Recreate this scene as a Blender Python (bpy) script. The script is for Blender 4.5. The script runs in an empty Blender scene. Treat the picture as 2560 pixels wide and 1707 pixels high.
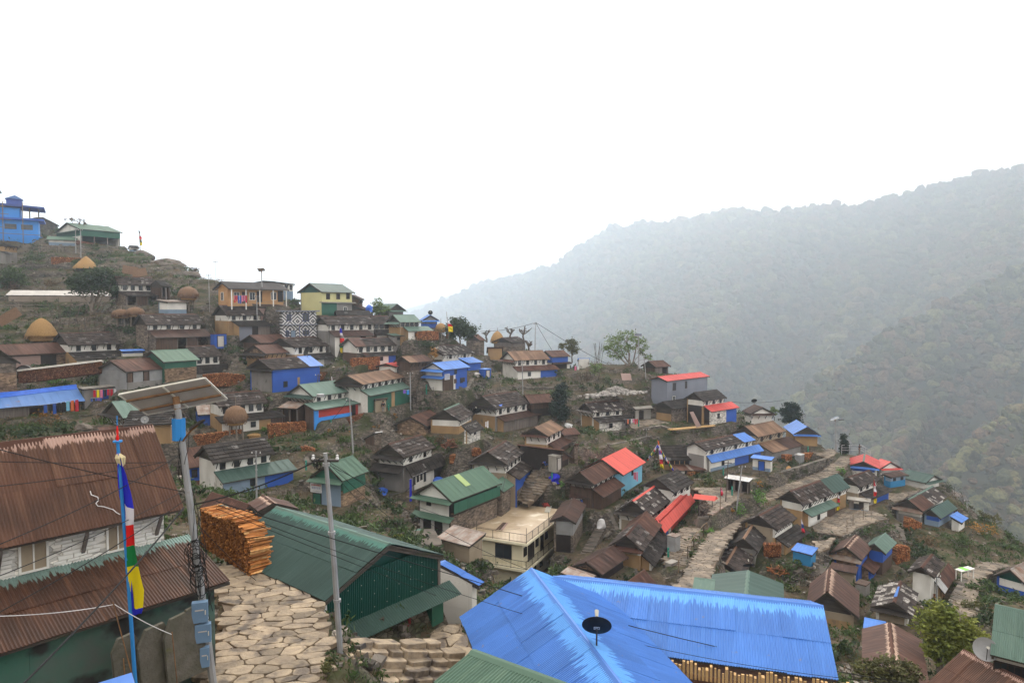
import bpy,math,random
import numpy as np
from mathutils import Vector,Matrix
# ---------------------------------------------------------------- camera, sky, sun, exposure
PW,PH=2560.0,1707.0
FPX=PW*24.0/36.0
PITCH=math.radians(2.5)
scn=bpy.context.scene
COL=scn.collection
cam_d=bpy.data.cameras.new('camera');cam=bpy.data.objects.new('camera',cam_d);COL.objects.link(cam)
cam_d.lens=24.0;cam_d.sensor_width=36.0;cam_d.clip_start=0.1;cam_d.clip_end=9000
cam.location=(0,0,0);cam.rotation_euler=(math.pi/2-PITCH,0,0)
scn.camera=cam
SUN_EL,SUN_AZ=math.radians(38),math.radians(-8)
world=bpy.data.worlds.new('World');scn.world=world;world.use_nodes=True
wn=world.node_tree;wn.nodes.clear()
w_out=wn.nodes.new('ShaderNodeOutputWorld');w_bg=wn.nodes.new('ShaderNodeBackground')
w_sky=wn.nodes.new('ShaderNodeTexSky');w_sky.sky_type='NISHITA';w_sky.sun_disc=False
w_sky.sun_elevation=SUN_EL;w_sky.sun_rotation=SUN_AZ
w_mul=wn.nodes.new('ShaderNodeMix');w_mul.data_type='RGBA';w_mul.blend_type='MULTIPLY';w_mul.inputs[0].default_value=1
w_mul.inputs[7].default_value=(0.1,0.1,0.1,1)
w_mix=wn.nodes.new('ShaderNodeMix');w_mix.data_type='RGBA';w_mix.inputs[0].default_value=0.90
w_mix.inputs[7].default_value=(1.31,1.215,1.10,1)
wn.links.new(w_sky.outputs[0],w_mul.inputs[6]);wn.links.new(w_mul.outputs[2],w_mix.inputs[6])
wn.links.new(w_mix.outputs[2],w_bg.inputs[0]);w_bg.inputs[1].default_value=1.0
wn.links.new(w_bg.outputs[0],w_out.inputs[0])
sun_d=bpy.data.lights.new('sun','SUN');sun=bpy.data.objects.new('sun',sun_d);COL.objects.link(sun)
sun_d.energy=1.5;sun_d.angle=math.radians(14);sun_d.color=(1.0,0.95,0.87)
sun.rotation_euler=Vector((-math.sin(SUN_AZ)*math.cos(SUN_EL),-math.cos(SUN_AZ)*math.cos(SUN_EL),-math.sin(SUN_EL))).to_track_quat('-Z','Y').to_euler()
scn.view_settings.view_transform='Standard';scn.view_settings.look='None'
scn.view_settings.exposure=0.68;scn.view_settings.gamma=1.0;scn.view_settings.use_curve_mapping=False
scn.render.engine='CYCLES'
scn.cycles.max_bounces=8;scn.cycles.diffuse_bounces=3;scn.cycles.glossy_bounces=2;scn.cycles.transmission_bounces=2
scn.cycles.volume_bounces=4;scn.cycles.use_denoising=True
HAZE=0.00046
R=random.Random(11)
NR=np.random.RandomState(5)
# ---------------------------------------------------------------- photograph tiles -> rays -> places
TL={0:(0,0,1.0),1:(0,440,.229581),2:(480,640,.229581),3:(960,740,.229581),4:(1400,800,.229581),5:(0,740,.229581),6:(480,900,.229581),7:(960,1020,.229581),8:(1400,1060,.229581),9:(0,1000,.255102),10:(0,1307,.255102),11:(500,1250,.291470),12:(1100,1350,.272109),13:(1850,980,.301871),14:(1850,1320,.301871),15:(840,1000,.159433),16:(440,1200,.204082),17:(860,1400,.195759),18:(1700,1260,.159433)}
def px(s,t=None):
 """'5:1510,200;2140,190;2/30,40' -> list of photograph pixels"""
 if ':' in s:
  h,s=s.split(':');t=int(h)
 out=[]
 for q in s.split(';'):
  k=t
  if '/' in q:
   h,q=q.split('/');k=int(h)
  a,b=q.split(',')
  x0,y0,sc=TL[k]
  out.append((x0+sc*float(a),y0+sc*float(b)))
 return out
CP,SP=math.cos(PITCH),math.sin(PITCH)
def ray(p):
 cx=(p[0]-PW/2)/FPX;cy=-(p[1]-PH/2)/FPX
 d=np.array([cx,CP+cy*SP,-SP+cy*CP])
 return d/d[1]
DC=[(100,625,165),(210,610,152),(330,640,150),(100,740,128),(700,765,116),(760,760,117),(830,790,118),(800,840,109),(300,780,116),(390,870,106),(500,870,106),(80,960,96),(100,1040,90),(320,1060,86),(330,960,95),(640,960,100),(695,985,102),(900,930,110),(620,1060,94),(590,1240,85),(800,1055,96),(800,1280,78),(1000,1025,102),(1110,976,118),(1300,948,128),(1614,1010,124),(1500,930,128),(1250,1080,109),(1490,1080,113),(1690,1055,118),(1770,1060,121),(1900,1030,124),(1990,1115,120),(2090,1140,120),(2250,1200,115),(2330,1215,114),(2400,1320,98),(1960,1240,101),(1860,1260,91),(1700,1180,104),(1560,1180,95),(1350,1200,94),(1150,1100,98),(1080,1140,96),(1030,1230,86),(1300,1240,84),(1120,1345,77),(1330,1430,73),(1440,1400,77),(1510,1270,86),(1560,1400,74),(1620,1470,67),(1700,1240,90),(1700,1390,72),(1780,1330,79),(1890,1340,82),(2000,1400,77),(2170,1450,73),(2250,1440,76),(2290,1300,93),(2130,1580,61),(2280,1560,64),(2350,1490,70),(2200,1700,48),(2350,1700,46),(2480,1440,78),(2550,1470,80),(1200,1350,72),(1280,878,143),(1205,886,137),(1390,920,134),(1465,922,138),(1640,938,138),(1255,890,142)]
_DC=np.array(DC,float)
def D(p):
 w=1.0/(((_DC[:,0]-p[0])**2+((_DC[:,1]-p[1])*1.4)**2)+60.0)**1.6
 return float(1.0/((w/_DC[:,2]).sum()/w.sum()))
def at(s,d=None,t=None):
 p=px(s,t)[0]if isinstance(s,str)else s
 return ray(p)*(d if d is not None else D(p))
 # ---------------------------------------------------------------- mesh building
class MB:
 def __init__(self):self.v,self.f,self.uv=[],[],[]
 def add(self,vs,fs):
  n=len(self.v);self.v+=[tuple(map(float,q))for q in vs];self.f+=[tuple(i+n for i in f)for f in fs];return self
 def box(self,x0,x1,y0,y1,z0,z1):
  if x1<x0:x0,x1=x1,x0
  if y1<y0:y0,y1=y1,y0
  return self.add([(x0,y0,z0),(x1,y0,z0),(x1,y1,z0),(x0,y1,z0),(x0,y0,z1),(x1,y0,z1),(x1,y1,z1),(x0,y1,z1)],[(3,2,1,0),(4,5,6,7),(0,1,5,4),(1,2,6,5),(2,3,7,6),(3,0,4,7)])
 def hexa(self,a,b):
  """two quads a (bottom) and b (top), each four points in the same turning sense"""
  return self.add(list(a)+list(b),[(3,2,1,0),(4,5,6,7),(0,1,5,4),(1,2,6,5),(2,3,7,6),(3,0,4,7)])
 def prism(self,poly,off):
  n=len(poly);off=np.array(off);b=[np.array(q)+off for q in poly]
  return self.add(list(poly)+b,[tuple(range(n))[::-1],tuple(range(n,2*n))]+[(i,(i+1)%n,n+(i+1)%n,n+i)for i in range(n)])
 def tube(self,pts,rad,n=6,cap=True):
  pts=[np.array(q,float)for q in pts]
  if not hasattr(rad,'__len__'):rad=[rad]*len(pts)
  base=len(self.v)
  for i,q in enumerate(pts):
   t=pts[min(i+1,len(pts)-1)]-pts[max(i-1,0)];t=t/(np.linalg.norm(t)+1e-9)
   r=np.array([0,0,1.0])if abs(t[2])<.9 else np.array([1.0,0,0])
   a=np.cross(t,r);a/=np.linalg.norm(a);b=np.cross(t,a)
   for k in range(n):
    an=2*math.pi*k/n
    self.v.append(tuple(q+rad[i]*(a*math.cos(an)+b*math.sin(an))))
  for i in range(len(pts)-1):
   for k in range(n):
    k2=(k+1)%n;p=base+i*n
    self.f.append((p+k,p+n+k,p+n+k2,p+k2))
  if cap:
   self.f.append(tuple(base+k for k in range(n)));m=base+(len(pts)-1)*n
   self.f.append(tuple(m+k for k in range(n))[::-1])
  return self
 def lathe(self,prof,n=14,c=(0,0,0),wob=0.0,rnd=None):
  base=len(self.v)
  for(r,z)in prof:
   for k in range(n):
    an=2*math.pi*k/n;q=r*(1+(rnd.uniform(-wob,wob)if rnd else 0))
    self.v.append((c[0]+q*math.cos(an),c[1]+q*math.sin(an),c[2]+z))
  for i in range(len(prof)-1):
   for k in range(n):
    k2=(k+1)%n;p=base+i*n
    self.f.append((p+k,p+k2,p+n+k2,p+n+k))
  return self
 def mesh(self,name,m):
  me=bpy.data.meshes.new(name);me.from_pydata(self.v,[],self.f)
  if self.uv:
   l=me.uv_layers.new(name='uv');fl=[]
   for f in self.f:
    for i in f:fl+=self.uv[i]
   l.data.foreach_set('uv',fl)
  if m is not None:me.materials.append(m)
  return me
 def build(self,name,m,parent=None,kind=None,label=None,loc=None,smooth=False):
  me=self.mesh(name,m)
  if smooth:me.polygons.foreach_set('use_smooth',[True]*len(me.polygons))
  return inst(name,me,parent,loc,kind=kind,label=label)
def inst(name,me,parent=None,loc=None,rot=None,kind=None,label=None):
 o=bpy.data.objects.new(name,me);COL.objects.link(o)
 if parent is not None:o.parent=parent
 if loc is not None:o.location=loc
 if rot is not None:o.rotation_euler=rot
 if kind:o['kind']=kind
 if label:o['label']=label
 return o
def thing(name,label,cat,loc=(0,0,0),rz=0.0,group=None,kind='thing'):
 o=bpy.data.objects.new(name,None);COL.objects.link(o);o.empty_display_size=.3
 o.location=loc;o.rotation_euler=(0,0,rz);o['label']=label;o['category']=cat;o['kind']=kind
 if group:o['group']=group
 return o
 # ---------------------------------------------------------------- materials
def lin(c):
 return tuple((v/12.92 if v<=.04045 else((v+.055)/1.055)**2.4)for v in[q/255.0 for q in c])
def mat(name,c1,c2=None,ns=1.2,rnd=.2,rough=.85,bump=0.0,bs=12.0,c3=None,t3=.62,s3=2.5,sq=(1,1,1),light=None,lt=.1,streak=None,wear=None,spec=.25,metal=0.0,brick=None,trans=0.0):
 """c1/c2 blend by noise; c3 patches; rnd per piece; light: share lt of pieces in that colour; streak: colour along the sheet; wear: colour worn at the ridge"""
 m=bpy.data.materials.new(name);m.use_nodes=True
 nt=m.node_tree;nt.nodes.clear();N=nt.nodes.new;Lk=nt.links.new
 out=N('ShaderNodeOutputMaterial');b=N('ShaderNodeBsdfPrincipled');Lk(b.outputs[0],out.inputs[0])
 b.inputs['Roughness'].default_value=rough;b.inputs['Metallic'].default_value=metal
 b.inputs['Specular IOR Level'].default_value=spec
 geo=N('ShaderNodeNewGeometry');oi=N('ShaderNodeObjectInfo')
 ad=N('ShaderNodeMath');ad.operation='ADD';Lk(oi.outputs['Random'],ad.inputs[0]);Lk(geo.outputs['Random Per Island'],ad.inputs[1])
 fr=N('ShaderNodeMath');fr.operation='FRACT';Lk(ad.outputs[0],fr.inputs[0])
 mp=N('ShaderNodeVectorMath');mp.operation='MULTIPLY';Lk(geo.outputs['Position'],mp.inputs[0]);mp.inputs[1].default_value=sq
 def noise(scale,det=3,vec=None):
  n=N('ShaderNodeTexNoise');n.inputs['Scale'].default_value=scale;n.inputs['Detail'].default_value=det
  Lk(vec if vec is not None else mp.outputs[0],n.inputs['Vector']);return n.outputs['Fac']
 def ramp(src,a,bb):
  r=N('ShaderNodeMapRange');r.inputs[1].default_value=a;r.inputs[2].default_value=bb;Lk(src,r.inputs[0]);return r.outputs[0]
 def mix(f,a,bb,mode='MIX'):
  x=N('ShaderNodeMix');x.data_type='RGBA';x.blend_type=mode
  if f is None:x.inputs[0].default_value=1
  else:Lk(f,x.inputs[0])
  for s,q in((6,a),(7,bb)):
   if isinstance(q,tuple):x.inputs[s].default_value=q+(1,)
   else:Lk(q,x.inputs[s])
  return x.outputs[2]
 c1=tuple(c1);c2=tuple(c2)if c2 else tuple(q*.72 for q in c1)
 col=mix(ramp(noise(ns,5),.32,.68),c1,c2)
 if c3:col=mix(ramp(noise(s3,5),t3,t3+.1),col,tuple(c3))
 if streak or wear:
  uv=N('ShaderNodeUVMap');uv.uv_map='uv'
  sx=N('ShaderNodeSeparateXYZ');Lk(uv.outputs[0],sx.inputs[0])
  cm=N('ShaderNodeCombineXYZ');ofs=N('ShaderNodeMath');ofs.operation='MULTIPLY_ADD';Lk(oi.outputs['Random'],ofs.inputs[0]);ofs.inputs[1].default_value=37.0
  Lk(sx.outputs[0],ofs.inputs[2]);Lk(ofs.outputs[0],cm.inputs[0])
  y2=N('ShaderNodeMath');y2 .operation='MULTIPLY';Lk(sx.outputs[1],y2 .inputs[0]);y2 .inputs[1].default_value=.25;Lk(y2 .outputs[0],cm.inputs[1])
  if streak:col=mix(ramp(noise(5.0,3,cm.outputs[0]),.5,.72),col,tuple(streak))
  if wear:
   wc,w0,w1=wear
   nz=noise(16.0,2,cm.outputs[0]);s=N('ShaderNodeMath');s.operation='MULTIPLY_ADD';Lk(nz,s.inputs[0]);s.inputs[1].default_value=1.6*(w1-w0);Lk(sx.outputs[1],s.inputs[2])
   r=N('ShaderNodeMapRange');r.inputs[1].default_value=w1*1.47;r.inputs[2].default_value=w1*1.33;Lk(s.outputs[0],r.inputs[0])
   col=mix(r.outputs[0],col,tuple(wc))
 if light:
  gt=N('ShaderNodeMath');gt.operation='LESS_THAN';Lk(fr.outputs[0],gt.inputs[0]);gt.inputs[1].default_value=lt
  nn=N('ShaderNodeMath');nn.operation='MULTIPLY';Lk(gt.outputs[0],nn.inputs[0]);Lk(ramp(noise(6,3),.35,.6),nn.inputs[1])
  col=mix(nn.outputs[0],col,tuple(light))
 f17=N('ShaderNodeMath');f17 .operation='MULTIPLY';Lk(fr.outputs[0],f17 .inputs[0]);f17 .inputs[1].default_value=17.31
 ff=N('ShaderNodeMath');ff.operation='FRACT';Lk(f17 .outputs[0],ff.inputs[0])
 sc=N('ShaderNodeMapRange');sc.inputs[3].default_value=1-rnd;sc.inputs[4].default_value=1+rnd;Lk(ff.outputs[0],sc.inputs[0])
 col=mix(None,col,sc.outputs[0],'MULTIPLY')
 if brick:
  bx=N('ShaderNodeTexVoronoi');bx.feature='DISTANCE_TO_EDGE';bx.inputs['Scale'].default_value=brick
  sq2=N('ShaderNodeVectorMath');sq2 .operation='MULTIPLY';Lk(geo.outputs['Position'],sq2 .inputs[0]);sq2 .inputs[1].default_value=(1,1,2.6)
  Lk(sq2 .outputs[0],bx.inputs['Vector'])
  v2=N('ShaderNodeTexVoronoi');v2 .inputs['Scale'].default_value=brick;Lk(sq2 .outputs[0],v2 .inputs['Vector'])
  h=N('ShaderNodeSeparateColor');Lk(v2 .outputs['Color'],h.inputs[0])
  r2=N('ShaderNodeMapRange');r2 .inputs[3].default_value=.5;r2 .inputs[4].default_value=1.5;Lk(h.outputs[0],r2 .inputs[0])
  col=mix(None,col,r2 .outputs[0],'MULTIPLY')
  jr=ramp(bx.outputs['Distance'],0.0,.05)
  col=mix(jr,mix(None,col,(.45,.43,.4),'MULTIPLY'),col)
 Lk(col,b.inputs['Base Color'])
 if bump:
  bp=N('ShaderNodeBump');bp.inputs['Strength'].default_value=bump;bp.inputs['Distance'].default_value=.05
  Lk(bx.outputs['Distance']if brick else noise(bs,4),bp.inputs['Height']);Lk(bp.outputs[0],b.inputs['Normal'])
 if trans:
  tr=N('ShaderNodeBsdfTranslucent');Lk(col,tr.inputs[0]);ms=N('ShaderNodeMixShader');ms.inputs[0].default_value=trans
  Lk(b.outputs[0],ms.inputs[1]);Lk(tr.outputs[0],ms.inputs[2]);Lk(ms.outputs[0],out.inputs[0])
 return m
M={}
# roofs
M['slate']=mat('slate',(.062,.047,.041),(.036,.029,.026),.9,.42,.85,.3,9,spec=.1,light=(.23,.21,.20),lt=.08)
M['slate_dark']=mat('slate_dark',(.050,.042,.038),(.031,.027,.025),.9,.34,.85,.3,9,spec=.1,light=(.2,.19,.18),lt=.03)
M['slate_white']=mat('slate_white',(.060,.048,.043),(.040,.033,.031),.9,.3,.85,.3,9,spec=.1,light=(.38,.35,.32),lt=.26)
M['rust']=mat('rust',(.100,.048,.034),(.060,.031,.024),.5,.2,.75,.0,streak=(.16,.085,.062),spec=.12)
M['rust_dark']=mat('rust_dark',(.068,.037,.029),(.044,.027,.022),.5,.2,.75,streak=(.095,.052,.039),spec=.12)
M['tan']=mat('tan',(.25,.155,.10),(.16,.095,.062),.5,.25,.75,streak=(.10,.058,.042),spec=.12)
M['mixed']=mat('mixed',(.30,.27,.24),(.16,.085,.05),1.1,.3,.6,streak=(.22,.09,.045),spec=.3)
M['rust_near']=mat('rust_near',(.115,.050,.030),(.066,.032,.021),.7,.12,.6,.15,60,streak=(.15,.075,.045),wear=((.40,.26,.21),.0,.14),spec=.3)
M['rust_teal']=mat('rust_teal',(.085,.037,.023),(.05,.026,.018),.7,.12,.6,.15,60,streak=(.13,.06,.035),wear=((.20,.29,.26),.0,.22),spec=.3)
M['rust_ridge']=mat('rust_ridge',(.090,.044,.032),(.060,.031,.024),.6,.16,.75,wear=((.42,.29,.22),.0,.24),streak=(.15,.08,.06),spec=.3)
M['green']=mat('green',(.115,.175,.145),(.095,.15,.123),.4,.07,.65,streak=(.135,.195,.16),spec=.15)
M['green_mid']=mat('green_mid',(.085,.148,.105),(.072,.125,.09),.4,.07,.65,streak=(.105,.17,.12),spec=.15)
M['green_dark']=mat('green_dark',(.044,.080,.070),(.036,.068,.060),.4,.07,.6,wear=((.085,.20,.165),.0,.17),streak=(.054,.094,.082),spec=.2)
M['green_deep']=mat('green_deep',(.044,.082,.068),(.036,.068,.057),.4,.07,.6,streak=(.056,.095,.08),spec=.2)
M['blue']=mat('blue',(.065,.19,.55),(.052,.155,.47),.4,.06,.6,streak=(.075,.23,.66),spec=.4)
M['blue_near']=mat('blue_near',(.060,.195,.56),(.048,.155,.46),.6,.09,.55,.08,30,streak=(.068,.21,.585),wear=((.12,.36,.78),.0,.30),c3=(.22,.18,.18),t3=.685,s3=3.2,sq=(1,1,1),spec=.4)
M['blue_old']=mat('blue_old',(.10,.21,.47),(.08,.17,.40),.6,.1,.5,c3=(.2,.12,.1),t3=.66,s3=1.1,spec=.35)
M['salmon']=mat('salmon',(.66,.12,.095),(.58,.105,.085),.4,.05,.65,spec=.15)
M['red']=mat('red',(.55,.075,.065),(.47,.065,.055),.4,.06,.5,streak=(.55,.09,.075),spec=.15)
M['greyroof']=mat('greyroof',(.085,.076,.074),(.065,.058,.056),.5,.1,.85,spec=.05)
M['tin']=mat('tin',(.55,.55,.55),(.40,.38,.36),.8,.2,.45,c3=(.25,.12,.07),t3=.6,s3=1.4,spec=.4)
M['tarp']=mat('tarp',(.045,.16,.66),(.03,.11,.52),2.0,.05,.4,.5,5,spec=.4)
# walls
M['white']=mat('white',(.74,.71,.66),(.58,.55,.50),.8,.03,.9,.25,14,c3=(.28,.25,.215),t3=.64,s3=1.0,sq=(1,1,.5))
M['whitestone']=mat('whitestone',(.68,.65,.60),(.48,.45,.41),.8,.1,.9,.6,brick=2.6)
M['clean']=mat('clean',(.80,.77,.72),(.70,.67,.62),.6,.02,.85,.1,10,c3=(.40,.36,.31),t3=.68,s3=.8,sq=(1,1,.5))
M['ochre']=mat('ochre',(.40,.25,.12),(.29,.185,.095),.7,.05,.95,.25,9,c3=(.2,.15,.1),t3=.64,s3=1.0,sq=(1,1,.6))
M['beige']=mat('beige',(.36,.29,.21),(.27,.215,.155),.7,.05,.95,.25,9,c3=(.18,.14,.1),t3=.64,s3=.9,sq=(1,1,.6))
M['stone']=mat('stone',(.20,.155,.12),(.11,.09,.075),.9,.12,.95,.8,brick=2.4)
M['stonedark']=mat('stonedark',(.10,.084,.072),(.055,.05,.045),.9,.12,.95,.8,brick=2.2,c3=(.05,.06,.03),t3=.58)
M['stonetan']=mat('stonetan',(.30,.20,.125),(.16,.11,.08),.9,.12,.95,.8,brick=2.4)
M['grey']=mat('grey',(.27,.25,.235),(.20,.185,.17),.8,.05,.92,.2,8,c3=(.1,.095,.08),t3=.63,s3=1.1,sq=(1,1,.5))
M['greyblue']=mat('greyblue',(.215,.225,.265),(.18,.19,.225),.4,.03,.85,.05,8)
M['greymetal']=mat('greymetal',(.30,.30,.305),(.22,.215,.21),.9,.12,.55,spec=.35)
M['timber']=mat('timber',(.085,.070,.058),(.05,.043,.037),1.4,.15,.9,.5,9,sq=(.4,.4,4),c3=(.05,.058,.03),t3=.6,s3=.8)
M['wood']=mat('wood',(.115,.070,.050),(.065,.043,.034),1.4,.2,.85,.3,10,sq=(4,4,.3))
M['woodgrey']=mat('woodgrey',(.19,.16,.14),(.11,.09,.08),1.4,.2,.9,.3,10,sq=(4,4,.3))
M['darkwood']=mat('darkwood',(.035,.025,.022),(.022,.017,.015),1.4,.2,.8)
M['bluewall']=mat('bluewall',(.028,.10,.44),(.024,.085,.37),.5,.06,.6,spec=.3)
M['skywall']=mat('skywall',(.21,.48,.64),(.17,.42,.58),.5,.03,.75)
M['paleblue']=mat('paleblue',(.22,.29,.38),(.18,.245,.32),.6,.04,.85)
M['azure']=mat('azure',(.05,.27,.72),(.042,.24,.66),.4,.04,.7)
M['navy']=mat('navy',(.035,.055,.20),(.03,.045,.16),.4,.04,.7)
M['teal']=mat('teal',(.035,.21,.42),(.03,.18,.36),.5,.04,.7)
M['greenmetal']=mat('greenmetal',(.030,.125,.082),(.026,.105,.07),.7,.08,.55,spec=.3,c3=(.06,.06,.05),t3=.66)
M['greenhall']=mat('greenhall',(.008,.062,.047),(.007,.052,.040),.5,.04,.45,spec=.35)
M['redwall']=mat('redwall',(.42,.045,.035),(.35,.04,.03),.5,.04,.7)
M['darkred']=mat('darkred',(.16,.015,.018),(.13,.013,.015),.5,.04,.6)
M['yellow']=mat('yellow',(.60,.56,.28),(.52,.48,.24),.4,.03,.85)
M['cream']=mat('cream',(.80,.73,.54),(.72,.65,.47),.5,.03,.85,.05,c3=(.36,.31,.21),t3=.68,s3=.7,sq=(1,1,.4))
M['orange']=mat('orange',(.50,.28,.125),(.42,.23,.10),1.2,.05,.9,.2,14)
M['concrete']=mat('concrete',(.33,.305,.27),(.24,.22,.19),.7,.05,.9,.15,9,c3=(.16,.13,.1),t3=.6,s3=.8)
M['floorwet']=mat('floorwet',(.52,.41,.28),(.36,.26,.16),.45,.03,.45,c3=(.66,.58,.46),t3=.58,s3=.5,spec=.4)
M['pink']=mat('pink',(.36,.25,.22),(.29,.2,.175),.5,.03,.9)
M['tealwall']=mat('tealwall',(.05,.16,.115),(.13,.125,.12),.55,.03,.85,.15,9,c3=(.045,.044,.043),t3=.52,s3=.7,sq=(1,1,1.3))
M['black']=mat('black',(.012,.012,.013),(.008,.008,.009),1,.1,.6)
M['glass']=mat('glass',(.03,.035,.042),(.02,.024,.03),.5,.2,.15,spec=.5)
M['steel']=mat('steel',(.33,.33,.335),(.25,.245,.24),1.5,.05,.45,c3=(.2,.11,.07),t3=.68,s3=2.0,spec=.4)
M['iron']=mat('iron',(.05,.042,.038),(.035,.03,.028),2,.1,.6)
M['bamboo']=mat('bamboo',(.24,.165,.10),(.16,.11,.075),2,.2,.8)
M['plank']=mat('plank',(.58,.37,.16),(.46,.28,.12),2,.15,.8)
M['log']=mat('log',(.34,.125,.045),(.19,.068,.028),1.6,.55,.85,light=(.55,.29,.12),lt=.16)
M['log_near']=mat('log_near',(.50,.215,.065),(.33,.12,.035),3.0,.5,.8,light=(.66,.40,.17),lt=.22)
M['log_end']=mat('log_end',(.26,.105,.028),(.14,.055,.018),3.0,.55,.85,light=(.45,.2,.06),lt=.12)
M['log_old']=mat('log_old',(.21,.085,.045),(.12,.05,.03),1.6,.5,.85,light=(.36,.2,.11),lt=.1)
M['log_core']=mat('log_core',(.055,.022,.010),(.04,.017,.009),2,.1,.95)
M['hay']=mat('hay',(.42,.255,.10),(.25,.145,.06),5,.1,.95,.8,25,sq=(4,4,.6))
M['hay_brown']=mat('hay_brown',(.25,.145,.085),(.13,.08,.05),5,.1,.95,.8,25,sq=(4,4,.6))
M['cloth_white']=mat('cloth_white',(.72,.70,.70),None,1,.05,.9)
M['plastic']=mat('plastic',(.52,.48,.44),(.40,.37,.34),.8,.05,.5,spec=.3)
M['net']=mat('net',(.30,.245,.20),(.24,.195,.16),.8,.05,.9)
M['panelback']=mat('panelback',(.36,.325,.29),(.29,.26,.23),1.5,.08,.6,.1,c3=(.10,.065,.04),t3=.68,s3=2)
M['alu']=mat('alu',(.60,.57,.50),(.48,.45,.38),2,.05,.4,spec=.4)
M['rusty']=mat('rusty',(.24,.125,.055),(.13,.07,.04),4,.1,.8)
M['cell']=mat('cell',(.02,.025,.05),(.015,.02,.04),1,.05,.2,spec=.5)
def flat(n,c,r=.8):M[n]=mat(n,c,tuple(q*.85 for q in c),1.5,.04,r)
for n_,c_ in dict(f_blue=(.022,.025,.50),f_white=(.66,.62,.66),f_red=(.66,.012,.012),f_green=(.008,.20,.05),f_yellow=(.74,.58,.008),c_pink=(.62,.16,.28),c_red=(.50,.02,.04),c_blue=(.03,.09,.36),c_purple=(.2,.09,.45),c_black=(.02,.018,.022),c_lime=(.25,.6,.12),skin=(.26,.14,.09),cream_rag=(.72,.60,.36),b_box=(.15,.24,.36),b_can=(.035,.24,.60),pipe=(.02,.22,.16),soil=(.115,.075,.048),orange_cloth=(.62,.14,.04),rock=(.16,.13,.11)).items():flat(n_,c_)
M['pave']=mat('pave',(.36,.28,.19),(.19,.148,.108),2.2,.30,.8,.9,7,c3=(.12,.095,.075),t3=.54,s3=1.1,spec=.3)
M['pave_far']=mat('pave_far',(.235,.185,.138),(.13,.105,.08),.7,.30,.8,.3,4,c3=(.10,.085,.068),t3=.56,s3=.5,spec=.3)
M['grit']=mat('grit',(.155,.115,.08),(.10,.075,.055),1.5,.05,.95,.4,15)
M['rockwall']=mat('rockwall',(.17,.145,.12),(.085,.075,.065),1.0,.40,.95,.4,8,c3=(.045,.055,.025),t3=.57,s3=.5,light=(.33,.29,.25),lt=.10)
M['stair']=mat('stair',(.13,.108,.088),(.07,.06,.05),1,.3,.9,.3,6)
M['rubble']=mat('rubble',(.40,.37,.34),(.27,.25,.23),1.0,.4,.95,.4,8)
# leaves
def leafm(n,c1,c2):M[n]=mat(n,c1,c2,.6,.45,.7,trans=.25)
leafm('leaf_dark',(.052,.078,.030),(.032,.052,.022));leafm('leaf_mid',(.075,.115,.035),(.05,.08,.028));leafm('leaf_yellow',(.25,.26,.055),(.13,.165,.035))
leafm('leaf_olive',(.13,.13,.05),(.085,.085,.035));leafm('leaf_light',(.17,.23,.08),(.11,.16,.05));leafm('leaf_orange',(.38,.19,.035),(.24,.12,.03));leafm('leaf_dry',(.17,.11,.058),(.10,.068,.04))
leafm('leaf_spruce',(.035,.055,.04),(.022,.036,.028));leafm('leaf_fresh',(.16,.30,.07),(.09,.18,.045))
M['bark']=mat('bark',(.13,.10,.08),(.07,.055,.045),3,.15,.95,.5,12)
M['barkpale']=mat('barkpale',(.26,.21,.17),(.15,.125,.10),3,.15,.95,.5,12)
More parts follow.
